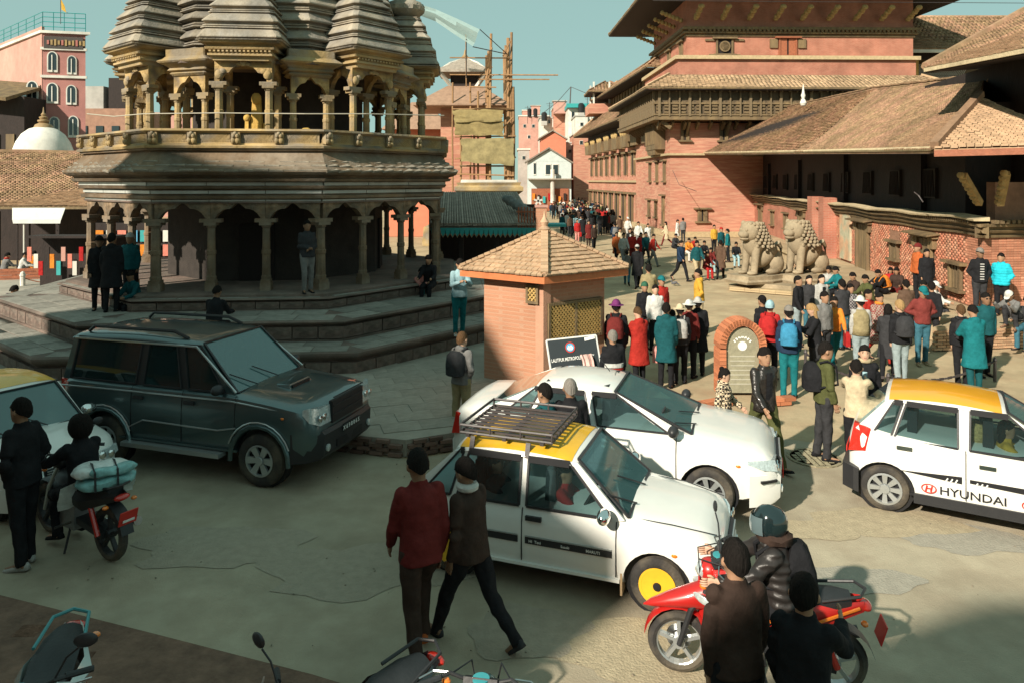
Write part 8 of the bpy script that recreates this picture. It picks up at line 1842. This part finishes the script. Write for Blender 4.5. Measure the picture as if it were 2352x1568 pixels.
# group by the kiosk
P_('tourist in a purple hat carrying a dark red backpack beside the kiosk', 1415, 893, 1.74, 75, 'stand', 'black', 'black', 'jacket', 'hat', 'purple', 'tan', 'black', 0, 0, 1.0, 'px', (('backpack', 'maroon',),))
P_('tourist in a red hooded coat holding a cup in the group by the kiosk', 1468, 893, 1.60, 110, 'phone', 'red', 'black', 'coat', 'short', 'brown', 'fair', 'black', 0, 0, 1.0, 'px', ())
P_('tourist in a long teal padded coat in the group by the kiosk', 1530, 888, 1.66, 70, 'stand', 'dkteal', 'black', 'coat', 'short', 'black', 'tan', 'black', 0, 0, 1.0, 'px', (('bag', 'pink',),))
P_('tourist in a beige hat with a pale patterned backpack by the kiosk group', 1562, 878, 1.58, 80, 'stand', 'charcoal', 'black', 'jacket', 'hat', 'cream', 'tan', 'black', 0, 0, 1.0, 'px', (('backpack', 'ltgrey',),))
P_('tourist in a rust jacket and white sun hat at the right of the kiosk group', 1582, 866, 1.60, 60, 'stand', 'maroon', 'black', 'jacket', 'hat', 'white', 'tan', 'black', 0, 0, 1.0, 'px', ())
P_('tourist in long black coat and pale grey hat, rightmost of the kiosk group', 1603, 860, 1.62, 80, 'stand', 'black', 'black', 'coat', 'hat', 'ltgrey', 'tan', 'black', 0, 0, 1.0, 'px', ())
P_('tourist in a dark green beanie and red top facing the kiosk group', 1480, 800, 1.62, -80, 'stand', 'black', 'charcoal', 'jacket', 'beanie', 'green', 'tan', 'black', 0, 0, 1.0, 'px', ())
P_('pale-faced person with white scarf facing the camera in the kiosk group', 1505, 810, 1.62, -90, 'stand', 'white', 'black', 'jacket', 'short', 'black', 'fair', 'black', 0, 0, 1.0, 'px', ())
P_('person in a teal baseball cap and red top behind the pale-faced tourist', 1518, 790, 1.70, -70, 'stand', 'red', 'black', 'jacket', 'cap', 'teal', 'tan', 'black', 0, 0, 1.0, 'px', ())
P_('man in an olive camouflage jacket standing beyond the kiosk group', 1490, 750, 1.74, 85, 'fold', 'khaki', 'charcoal', 'jacket', 'short', 'black', 'tan', 'black', 0, 0, 1.0, 'px', ())
P_('man in a yellow and black hoodie looking left beyond the kiosk group', 1606, 765, 1.72, 175, 'pockets', 'yellow', 'beige', 'jacket_hood', 'short', 'black', 'tan', 'brown', 0, 0, 1.0, 'px', ())
P_('small child in black between the tourists of the kiosk group', 1545, 850, 1.30, 120, 'stand', 'black', 'black', 'jacket', 'short', 'black', 'tan', 'black', 0, 0, 1.0, 'px', ())
# right plaza
P_('man in a black sweater and pale jeans left of the plaza crowd', 1832, 792, 1.72, -45, 'look', 'black', 'ltjeans', 'sweater', 'short', 'black', 'tan', 'black', 0, 0, 1.0, 'px', ())
P_('woman in a grey jacket behind the man in the black sweater', 1858, 772, 1.60, -90, 'stand', 'charcoal', 'jeans', 'jacket', 'long', 'black', 'fair', 'black', 0, 0, 1.0, 'px', ())
P_('woman with very long hair in an open white cardigan', 1886, 772, 1.62, -80, 'stand', 'ltgrey', 'black', 'coat', 'long', 'black', 'fair', 'black', 0, 0, 1.0, 'px', (('panel', 'black',),))
P_('woman in a bright orange jumper and teal trousers holding a red bag', 1915, 838, 1.58, -100, 'walk', 'orange', 'teal', 'sweater', 'long', 'black', 'tan', 'black', 0, 0, 1.0, 'px', (('bag', 'crimson',),))
P_('person in a black top and patterned scarf behind the orange jumper', 1952, 798, 1.56, -80, 'stand', 'floral', 'black', 'jacket', 'short', 'black', 'tan', 'black', 0, 0, 1.0, 'px', ())
P_('man in a padded khaki vest and white sun hat seen from behind', 1977, 862, 1.66, 80, 'stand', 'khaki', 'ltjeans', 'vest', 'hat', 'white', 'fair', 'brown', 0, 0, 1.0, 'px', (('vestsh', 'ltgrey',),))
P_('woman in an orange scarf, patterned tunic and red trousers', 2018, 832, 1.62, -80, 'walk2', 'pattern_red', 'red', 'coat', 'short', 'black', 'tan', 'black', 0, 0, 1.0, 'px', (('scarf', 'orange',),))
P_('woman in a red jacket and dark hat beside the khaki vest', 1992, 822, 1.58, -60, 'stand', 'red', 'crimson', 'jacket', 'short', 'black', 'tan', 'black', 0, 0, 1.0, 'px', ())
P_('person in a dark leather jacket seen from behind near the ledge', 2082, 792, 1.62, 85, 'stand', 'brown', 'black', 'jacket', 'short', 'black', 'tan', 'black', 0, 0, 1.0, 'px', ())
P_('man in a maroon sweater and teal cap with both hands on his hips', 2118, 836, 1.74, -95, 'hips', 'burgundy', 'jeans', 'sweater', 'cap', 'teal', 'tan', 'beige', 0, 0, 1.0, 'px', ())
P_('blond person in a black jacket with a printed black backpack', 2068, 884, 1.70, 95, 'stand', 'black', 'ltjeans', 'jacket', 'short', 'blond', 'fair', 'brown', 0, 0, 1.0, 'px', (('backpack', 'charcoal',),))
P_('young person in a black coat with a pale-strapped backpack near the right edge', 2208, 884, 1.60, 80, 'stand', 'black', 'black', 'jacket', 'short', 'brown', 'fair', 'black', 0, 0, 1.0, 'px', (('backpack', 'charcoal',),))
P_('man in a long teal jacket seen from behind near the right edge', 2238, 905, 1.70, 85, 'phone', 'teal', 'dkteal', 'coat', 'short', 'black', 'tan', 'black', 0, 0, 1.0, 'px', ())
P_('man in sunglasses and a dark green jacket facing the camera near the right edge', 2262, 862, 1.74, -90, 'stand', 'dkteal', 'black', 'jacket', 'short', 'black', 'brown', 'black', 0, 0, 1.0, 'px', (('glasses', 'black',),))
P_('walker in a pale blue beanie with a dark red backpack right of the inscription arch', 1768, 872, 1.62, 60, 'stand', 'crimson', 'black', 'jacket', 'beanie', 'ltblue', 'tan', 'black', 0, 0, 1.0, 'px', (('backpack', 'crimson',),))
P_('hiker in a grey cap with a big pale blue backpack by the inscription arch', 1812, 912, 1.72, 70, 'stand', 'navy', 'teal', 'jacket', 'cap', 'grey', 'fair', 'black', 0, 0, 1.0, 'px', (('backpack', 'blue',),))
P_('woman with long blond hair in a black jacket looking at a white paper', 1872, 890, 1.66, 170, 'phone', 'black', 'charcoal', 'jacket', 'long', 'blond', 'fair', 'black', 0, 0, 1.0, 'px', (('phone', 'white',),))
P_('small person in a dark cap behind the hiker with the blue backpack', 1752, 850, 1.60, 110, 'stand', 'black', 'black', 'jacket', 'cap', 'black', 'tan', 'black', 0, 0, 1.0, 'px', ())
# on the ledge of the courtyard building
P_('man in a striped top, open black jacket and grey cap standing on the brick ledge', 2250, 724, 1.76, -100, 'pockets', 'black', 'charcoal', 'jacket', 'cap', 'grey', 'brown', 'white', 0, .58, 1.0, 'px', (('panel', 'black', 'white',),))
P_('man in a bright cyan puffer jacket standing on the brick ledge', 2300, 726, 1.64, -140, 'pockets', 'cyan', 'black', 'puffer', 'short', 'black', 'tan', 'brown', 0, .58, 1.0, 'px', ())
P_('man in a white cap and grey-brown jacket crouching on the ledge at the right edge', 2335, 752, 1.66, -150, 'crouch', 'grey', 'charcoal', 'jacket', 'cap', 'white', 'brown', 'brown', 0, .58, 1.0, 'px', ())
P_('man in a teal jacket seated on the ledge end beside a white-shirted friend', 1930, 705, 1.66, 190, 'sit', 'teal', 'black', 'jacket', 'short', 'black', 'tan', 'black', 0, .14, 1.0, 'px', ())
P_('man in a pale shirt seated on the ledge end, head in hand', 1905, 700, 1.64, -120, 'sit', 'ltgrey', 'teal', 'shirt', 'short', 'black', 'tan', 'black', 0, .14, 1.0, 'px', ())
P_('man in a dark brown jacket seated on the ledge beside the olive jacket', 1968, 722, 1.64, 200, 'sit', 'dkbrown', 'dkbrown', 'jacket', 'short', 'black', 'tan', 'black', 0, .14, 1.0, 'px', ())
P_('man in an olive jacket seated on the ledge looking left', 1998, 732, 1.66, 195, 'sit', 'olive', 'dkbrown', 'jacket', 'short', 'black', 'tan', 'black', 0, .14, 1.0, 'px', ())
P_('person in black with white sleeve stripe sitting low on the ledge', 2030, 676, 1.60, 200, 'sitlow', 'black', 'black', 'jacket', 'short', 'black', 'tan', 'black', 0, .58, 1.0, 'px', (('backpack', 'orange',),))
P_('tall person in a dark hat by the big wooden door', 2110, 694, 1.70, 190, 'stand', 'rust', 'black', 'jacket', 'beanie', 'maroon', 'tan', 'black', 0, .58, 1.0, 'px', ())
P_('person in a black headscarf and orange patterned shawl by the big wooden door', 2128, 702, 1.60, -100, 'stand', 'black', 'rust', 'coat', 'long', 'black', 'tan', 'black', 0, .58, 1.0, 'px', ())
P_('person in a black fleece seated on the ledge below the door', 2122, 745, 1.60, -120, 'sit', 'black', 'black', 'jacket', 'short', 'black', 'tan', 'black', 0, .14, 1.0, 'px', ())
P_('seated walker in white cap behind the teal cap', 2136, 748, 1.60, -60, 'sit', 'white', 'charcoal', 'jacket', 'cap', 'white', 'tan', 'black', 0, .14, 1.0, 'px', ())
P_('man squatting in black on the left side of the lion plinth', 1765, 640, 1.62, 230, 'crouch', 'black', 'black', 'jacket', 'short', 'black', 'tan', 'black', 0, .25, 1.0, 'px', ())
P_('child in a red top standing between the legs of the right lion', 1834, 618, 1.05, -90, 'stand', 'crimson', 'black', 'jacket', 'short', 'black', 'tan', 'black', 0, .3, 1.0, 'px', ())
P_('child in dark clothes sitting beneath the left lion', 1737, 598, 1.15, -90, 'sitlow', 'black', 'crimson', 'jacket', 'short', 'black', 'tan', 'black', 0, .3, 1.0, 'px', ())
# middle distance
P_('man in a long dark coat and pale cap walking away across the square', 1464, 661, 1.70, 88, 'walk', 'black', 'black', 'coat', 'cap', 'ltgrey', 'tan', 'black', 0, 0, 1.0, 'px', ())
P_('man in a pale grey shirt walking left of the red-clad group', 1432, 612, 1.66, -80, 'walk', 'ltgrey', 'grey', 'shirt', 'short', 'black', 'tan', 'black', 0, 0, 1.0, 'px', ())
P_('person in a bright red top inside the walking group', 1452, 608, 1.62, -85, 'stand', 'red', 'maroon', 'jacket', 'short', 'black', 'tan', 'black', 0, 0, 1.0, 'px', ())
P_('man in dark suit with white shirt in the walking group', 1447, 595, 1.66, -85, 'walk2', 'black', 'black', 'jacket', 'short', 'black', 'tan', 'black', 0, 0, 1.0, 'px', (('panel', 'white',),))
P_('woman in red behind the dark coated man', 1472, 604, 1.56, -85, 'walk', 'crimson', 'crimson', 'coat', 'long', 'black', 'tan', 'black', 0, 0, 1.0, 'px', ())
P_('man in a teal-green waistcoat right of the red group', 1483, 608, 1.64, -80, 'walk2', 'dkteal', 'charcoal', 'jacket', 'short', 'black', 'tan', 'black', 0, 0, 1.0, 'px', ())
P_('youth in an open red jacket and grey trousers striding right', 1500, 612, 1.60, -40, 'walk', 'red', 'grey', 'jacket', 'short', 'black', 'tan', 'black', 0, 0, 1.0, 'px', (('panel', 'white',),))
P_('man in a white hooded top behind the walking group', 1466, 570, 1.66, -80, 'walk', 'white', 'grey', 'jacket', 'short', 'black', 'tan', 'black', 0, 0, 1.0, 'px', ())
P_('woman in a pale shawl behind the walking group', 1488, 574, 1.60, -80, 'walk2', 'white', 'ltgrey', 'coat', 'long', 'black', 'tan', 'black', 0, 0, 1.0, 'px', ())
P_('person in a tan and white dress at the left of the walking group', 1424, 590, 1.60, -80, 'walk', 'cream', 'khaki', 'coat', 'short', 'black', 'tan', 'black', 0, 0, 1.0, 'px', ())
P_('man in black puffer with teal sleeves walking near the seated row', 1564, 645, 1.70, -60, 'walk2', 'navy', 'black', 'jacket', 'short', 'black', 'tan', 'black', 0, 0, 1.0, 'px', ())
P_('man in a dark green sweater and beige trousers walking near the seated row', 1600, 645, 1.70, -75, 'walk', 'dkteal', 'beige', 'sweater', 'short', 'black', 'tan', 'black', 0, 0, 1.0, 'px', ())
P_('woman in pale clothes standing against the pink palace wall', 1556, 560, 1.56, -30, 'stand', 'white', 'beige', 'coat', 'short', 'black', 'tan', 'black', 0, 0, 1.0, 'px', ())
P_('person in a grey jacket standing against the pink palace wall', 1569, 556, 1.60, 90, 'stand', 'grey', 'charcoal', 'jacket', 'short', 'black', 'tan', 'black', 0, 0, 1.0, 'px', ())
P_('person in an orange-red shawl in the seated row by the palace', 1580, 600, 1.55, -80, 'sit', 'orange', 'white', 'coat', 'short', 'black', 'tan', 'black', 0, 0, 1.0, 'px', ())
P_('person in a red shawl second in the seated row by the palace', 1594, 596, 1.55, -80, 'sit', 'red', 'crimson', 'coat', 'short', 'black', 'tan', 'black', 0, 0, 1.0, 'px', ())
P_('schoolchild in maroon and tartan with pale socks in the seated row', 1630, 625, 1.45, -85, 'sit', 'maroon', 'ltblue', 'sweater', 'short', 'black', 'tan', 'black', 0, 0, 1.0, 'px', ())
P_('schoolchild in a tartan skirt beside the maroon schoolchild', 1644, 622, 1.45, -80, 'sit', 'maroon', 'tartan', 'sweater', 'long', 'black', 'tan', 'black', 0, 0, 1.0, 'px', ())
P_('dark-haired person in black in the seated row by the palace', 1615, 608, 1.55, -80, 'sit', 'black', 'charcoal', 'jacket', 'short', 'black', 'tan', 'black', 0, 0, 1.0, 'px', ())
P_('person in a yellow top at the back of the seated row', 1640, 582, 1.60, -80, 'stand', 'yellow', 'black', 'jacket', 'short', 'black', 'tan', 'black', 0, 0, 1.0, 'px', ())
P_('person in a red cap and teal jacket standing behind the seated row', 1656, 596, 1.66, -70, 'stand', 'dkteal', 'black', 'jacket', 'cap', 'red', 'tan', 'black', 0, 0, 1.0, 'px', ())
P_('person in a bright teal jacket standing at the right of the seated row', 1672, 602, 1.66, 160, 'stand', 'teal', 'black', 'jacket', 'short', 'black', 'tan', 'black', 0, 0, 1.0, 'px', ())
P_('person in black and white seated at the right end of the row', 1690, 612, 1.55, -100, 'sit', 'black', 'ltblue', 'jacket', 'short', 'black', 'tan', 'black', 0, 0, 1.0, 'px', ())
P_('person in a bag-carrying pink top in the dark group behind the kiosk roof', 1326, 560, 1.58, -80, 'stand', 'crimson', 'pink', 'jacket', 'long', 'black', 'tan', 'black', 0, 0, 1.0, 'px', (('bag', 'crimson',),))
P_('tall person in black with back turned in the dark group behind the kiosk roof', 1338, 556, 1.74, 85, 'stand', 'black', 'black', 'coat', 'short', 'black', 'tan', 'black', 0, 0, 1.0, 'px', ())
P_('person in maroon facing the square in the dark group behind the kiosk roof', 1352, 566, 1.60, -80, 'stand', 'maroon', 'dkbrown', 'coat', 'long', 'black', 'tan', 'black', 0, 0, 1.0, 'px', ())
P_('person in black and dark red at the right of the dark group', 1364, 578, 1.60, -60, 'stand', 'dkbrown', 'black', 'jacket', 'short', 'black', 'tan', 'black', 0, 0, 1.0, 'px', ())
P_('person with a teal bag in the pair at the middle of the street', 1378, 536, 1.60, 90, 'stand', 'teal', 'black', 'coat', 'short', 'black', 'tan', 'black', 0, 0, 1.0, 'px', ())
P_('person in black in the pair at the middle of the street', 1390, 538, 1.66, 90, 'stand', 'black', 'black', 'coat', 'short', 'black', 'tan', 'black', 0, 0, 1.0, 'px', ())
P_('person in a grey top at the right of the pair in the street', 1401, 534, 1.62, 60, 'walk', 'grey', 'black', 'jacket', 'short', 'black', 'tan', 'black', 0, 0, 1.0, 'px', ())
P_('man in brown by the palace wall corner', 1424, 548, 1.66, 120, 'walk', 'brown', 'charcoal', 'jacket', 'short', 'black', 'tan', 'black', 0, 0, 1.0, 'px', ())
P_('person in white cap and white shirt by the palace wall', 1442, 552, 1.64, -80, 'walk', 'white', 'ltgrey', 'shirt', 'cap', 'white', 'tan', 'black', 0, 0, 1.0, 'px', ())
P_('man in a brown coat walking between the lion plinth and the seated row', 1655, 640, 1.66, 70, 'walk', 'brown', 'black', 'coat', 'short', 'black', 'tan', 'black', 0, 0, 1.0, 'px', ())
P_('woman in a maroon shawl sitting just right of the beige trousered man', 1622, 640, 1.50, -80, 'sit', 'maroon', 'crimson', 'coat', 'long', 'black', 'tan', 'black', 0, 0, 1.0, 'px', ())
P_('child in pale blue standing before the seated row by the palace', 1606, 620, 1.15, -70, 'stand', 'ltblue', 'grey', 'jacket', 'short', 'black', 'tan', 'black', 0, 0, 1.0, 'px', ())
P_('man in charcoal sitting left end of the palace step', 1548, 588, 1.60, -60, 'sit', 'charcoal', 'black', 'jacket', 'short', 'black', 'tan', 'black', 0, 0, 1.0, 'px', ())
P_('woman in a cream shawl walking past the palace doors', 1530, 565, 1.56, 170, 'walk2', 'cream', 'maroon', 'coat', 'long', 'black', 'tan', 'black', 0, 0, 1.0, 'px', ())
P_('man in navy with a grey pack heading up the street', 1412, 575, 1.68, 95, 'walk', 'navy', 'charcoal', 'jacket', 'short', 'black', 'tan', 'black', 0, 0, 1.0, 'px', (('backpack', 'grey',),))
P_('woman in a rust cardigan beside the tan and white dress', 1416, 602, 1.56, -85, 'walk', 'rust', 'black', 'coat', 'long', 'black', 'tan', 'black', 0, 0, 1.0, 'px', ())
P_('boy in a grey hoodie left of the long dark coat', 1440, 655, 1.40, 80, 'walk2', 'grey', 'jeans', 'jacket_hood', 'short', 'black', 'tan', 'black', 0, 0, 1.0, 'px', ())
P_('woman in a dark shawl seated on the ledge near the plank door', 2062, 700, 1.58, -130, 'sit', 'dkbrown', 'maroon', 'coat', 'long', 'black', 'tan', 'black', 0, .14, 1.0, 'px', ())
P_('girl in a crimson cardigan seated left of the plank door', 2046, 690, 1.45, -120, 'sit', 'crimson', 'black', 'jacket', 'long', 'black', 'tan', 'black', 0, .14, 1.0, 'px', ())
P_('man in a charcoal jacket just behind the orange jumper', 1935, 800, 1.68, 100, 'stand', 'charcoal', 'jeans', 'jacket', 'short', 'black', 'tan', 'black', 0, 0, 1.0, 'px', ())
P_('woman in dark clothes between the khaki vest and the blond walker', 2040, 868, 1.58, 60, 'walk', 'charcoal', 'black', 'coat', 'long', 'black', 'tan', 'black', 0, 0, 1.0, 'px', ())
P_('man in a grey sweater behind the blond woman with the paper', 1892, 850, 1.70, -70, 'stand', 'grey', 'charcoal', 'sweater', 'short', 'black', 'tan', 'black', 0, 0, 1.0, 'px', ())
P_('pedestrian in black behind the maroon sweater and teal cap', 2140, 800, 1.68, 60, 'walk', 'black', 'charcoal', 'jacket', 'short', 'black', 'tan', 'black', 0, 0, 1.0, 'px', ())
P_('person in jeans sitting on the ledge at the far right edge', 2368, 800, 1.66, -150, 'sit', 'charcoal', 'jeans', 'jacket', 'short', 'black', 'tan', 'black', 0, .1, 1.0, 'px', ())
# at the temple
P_('person in a pale blue jacket and teal jeans bending over on the temple step', 1055, 768, 1.68, -70, 'phone', 'ltblue', 'teal', 'jacket', 'short', 'black', 'tan', 'white', 0, .72, 1.0, 'px', ())
P_('person in a pink striped top seated on the temple plinth', 955, 680, 1.58, -40, 'sitlow', 'pink', 'teal', 'jacket', 'short', 'black', 'tan', 'black', 0, 1.1, 1.0, 'px', ())
P_('person in black seated beside the pink top on the temple plinth', 988, 697, 1.66, -100, 'sit', 'black', 'black', 'jacket', 'long', 'black', 'tan', 'cyan', 0, .95, 1.0, 'px', ())
P_('man in pale grey trousers leaning behind a temple column', 706, 672, 1.66, -60, 'leanpost', 'charcoal', 'grey', 'jacket', 'short', 'black', 'brown', 'black', 0, 1.56, 1.0, 'px', ())
P_('man in a dark hat standing in shade at the left temple corner', 228, 712, 1.68, -60, 'stand', 'black', 'black', 'coat', 'hat', 'black', 'brown', 'black', 0, 1.18, 1.0, 'px', ())
P_('tall dark figure beside the hatted man at the left temple corner', 256, 716, 1.76, 100, 'stand', 'black', 'black', 'coat', 'short', 'black', 'brown', 'black', 0, 1.18, 1.0, 'px', ())
P_('man in a dark teal jacket and patterned cap standing at the left temple corner', 300, 700, 1.70, -90, 'stand', 'dkteal', 'black', 'jacket', 'beanie', 'ltgrey', 'brown', 'black', 0, 1.18, 1.0, 'px', ())
P_('man in a green-teal jacket seated on the step at the left temple corner', 312, 745, 1.64, -110, 'sit', 'dkteal', 'black', 'jacket', 'short', 'black', 'brown', 'black', 0, .8, 1.0, 'px', ())
P_('person in dark clothes seated on the step behind the off-road car', 490, 805, 1.66, 85, 'sit', 'black', 'black', 'jacket', 'short', 'black', 'brown', 'black', 0, .72, 1.0, 'px', ())
# market on the left
P_('person in a bright orange jacket seated by the white stall', 75, 646, 1.60, 100, 'sit', 'orange', 'black', 'jacket', 'short', 'black', 'tan', 'black', 0, 0, 1.0, 'px', ())
P_('person in dark grey seated beside the orange jacket', 98, 648, 1.62, 95, 'sit', 'black', 'charcoal', 'jacket', 'long', 'black', 'tan', 'black', 0, 0, 1.0, 'px', ())
P_('person in a maroon and teal top near the stall post', 127, 640, 1.60, 80, 'sit', 'burgundy', 'black', 'jacket', 'short', 'black', 'tan', 'black', 0, 0, 1.0, 'px', ())
P_('person in teal shawl near the stall post', 122, 640, 1.60, 100, 'sit', 'dkteal', 'black', 'jacket', 'short', 'brown', 'tan', 'black', 0, 0, 1.0, 'px', ())
P_('person in white and navy sitting at the left edge of the market', 48, 650, 1.60, 20, 'sit', 'white', 'navy', 'jacket', 'short', 'black', 'tan', 'black', 0, 0, 1.0, 'px', ())
P_('person in a red scarf sitting at the extreme left of the market', 8, 652, 1.60, 60, 'sit', 'grey', 'black', 'jacket', 'short', 'black', 'tan', 'black', 0, 0, 1.0, 'px', (('scarf', 'red',),))
P_('person in black leaning by the orange print stall', 155, 645, 1.64, 30, 'sit', 'black', 'black', 'jacket', 'short', 'black', 'tan', 'black', 0, 0, 1.0, 'px', ())
P_('dark figure sitting on the slatted bench at the far left', 18, 770, 1.70, 60, 'sit', 'black', 'black', 'coat', 'short', 'black', 'brown', 'black', 0, 0, 1.0, 'px', ())
# ---- riders and people inside the cars
def seated_on(veh, lx, ly, lz, label, hd_off, kind, **k):
    m = Matrix.Rotation(veh.rotation_euler.z, 3, 'Z') @ Vector((lx, ly, 0)); p = veh.location+m
    hd = math.degrees(veh.rotation_euler.z)+hd_off; return person(label, p.x, p.y, k.pop('h', 1.66), hd, kind, place='m', z=lz, **k)
seated_on(RB, -.22, 0, .22, 'woman in a black puffer jacket and dark visor helmet riding the red scooter', 0, 'ride', top='puffer_black', bot='black', style='puffer', hair='helmet', hc='helmet_black', skin='fair', lod=1, extra=(('fur', 'dkbrown'), ('visor', 'visor_smoke'), ('backpack', 'black')))
seated_on(LB, -.12, 0, .22, 'man in black with an open-face dark helmet riding the left motorcycle', 0, 'ride', top='black', bot='black', style='jacket', hair='helmet', hc='black', skin='tan', lod=1, h=1.7)
seated_on(TX, 1.0, .33, .12, 'driver in a dark top at the wheel of the foreground taxi', 0, 'drive', top='dkbrown', bot='black', h=1.42)
seated_on(TX, 1.12, -.36, .14, 'front passenger in a bright red and white top inside the foreground taxi', 0, 'drive', top='crimson', bot='black', h=1.42)
seated_on(TX, .34, -.36, .14, 'rear passenger in teal patterned clothes inside the foreground taxi', 0, 'drive', top='dkteal', bot='black', h=1.42, hair='long')
seated_on(EO_, 1.28, -.34, .16, 'passenger in an orange and cream dress inside the right-hand hatchback', 0, 'drive', top='yellow', bot='pattern_red', h=1.42, hair='long')
# ---- distant crowd filling the street
rc = random.Random(8); used = []
cols = ['black', 'black', 'black', 'charcoal', 'navy', 'maroon', 'dkbrown', 'grey', 'white', 'dkteal', 'brown', 'crimson', 'cream', 'olive', 'ltblue', 'dkbrown']
wordc = dict(black='black', charcoal='charcoal', navy='navy', maroon='maroon', grey='grey', white='white', dkteal='dark teal', brown='brown', crimson='red', cream='cream', olive='olive', ltblue='pale blue', dkbrown='dark brown')
seenl = set(); wb_ = dict(black='black', charcoal='charcoal', jeans='blue', grey='grey', dkbrown='brown')
for i in range(420):
    y = rc.choice([rc.uniform(466, 484), rc.uniform(470, 495), rc.uniform(480, 515), rc.uniform(500, 545)]); lo = 1262 if y < 505 else 1290; hi = 1345+(y-470)*1.35; x = rc.uniform(lo, min(hi, 1412))
    if any(abs(x-a) < 4.5 and abs(y-b) < 4 for a, b in used): continue
    used.append((x, y)); c = rc.choice(cols); b = rc.choice(['black', 'charcoal', 'jeans', 'grey', 'dkbrown']); kd = rc.choice(['walk', 'walk2', 'stand']); hd_ = rc.choice([90, -90, 80, -80, 60, -100]); hr_ = rc.choice(['short', 'short', 'long'])
    side_ = ['left side', 'middle', 'right side'][min(2, int((x-1262)/(min(hi, 1412)-1262)*3))]; dep = 'farthest' if y < 478 else ('distant' if y < 497 else 'nearer'); 
    lb_ = f"{dep} {'long-haired ' if hr_ == 'long' else ''}pedestrian, {wordc[c]} top, {wb_[b]} trousers, on the {side_} of the crowded street"
    while lb_ in seenl:
        nx_ = [q for q in (' facing away', ' coming this way', ' beside the wall', ' in the thick of it') if lb_+q not in seenl]; lb_ = lb_+nx_[0] if nx_ else lb_+' again'
        if len(lb_.split()) > 16: break
    if lb_ in seenl or len(lb_.split()) > 16: continue
    seenl.add(lb_); person(lb_, x, y, rc.uniform(1.5, 1.75), hd_, kd, c, b, 'jacket', hr_, 'black', 'tan', 'black', 0, 0, group='pedestrians crowding the far street')
# ---- pigeon on the shaded paving
pg = thing('pigeon', 'grey pigeon walking on the shaded paving beyond the kiosk group', 'bird', gp(1549, 656), R(160)); q = MB(); q.ell((0, 0, .1), (.13, .06, .06), 10, 7, Euler((0, .25, 0)).to_matrix()); q.ell((.12, 0, .18), (.035, .03, .035), 8, 6); q.tube([(.08, 0, .12), (.12, 0, .18)], .03, 8); q.tube([(-.1, 0, .08), (-.2, 0, .05)], [.04, .02], 6); q.tube([(.15, 0, .18), (.18, 0, .17)], [.01, .003], 5)
for s_ in (-1, 1): q.tube([(0, s_*.02, .06), (0, s_*.02, 0)], .006, 4)
obj('body', q, M('pigeon_grey', (.1, .1, .11), .7, .2, 10), pg, smooth=True)
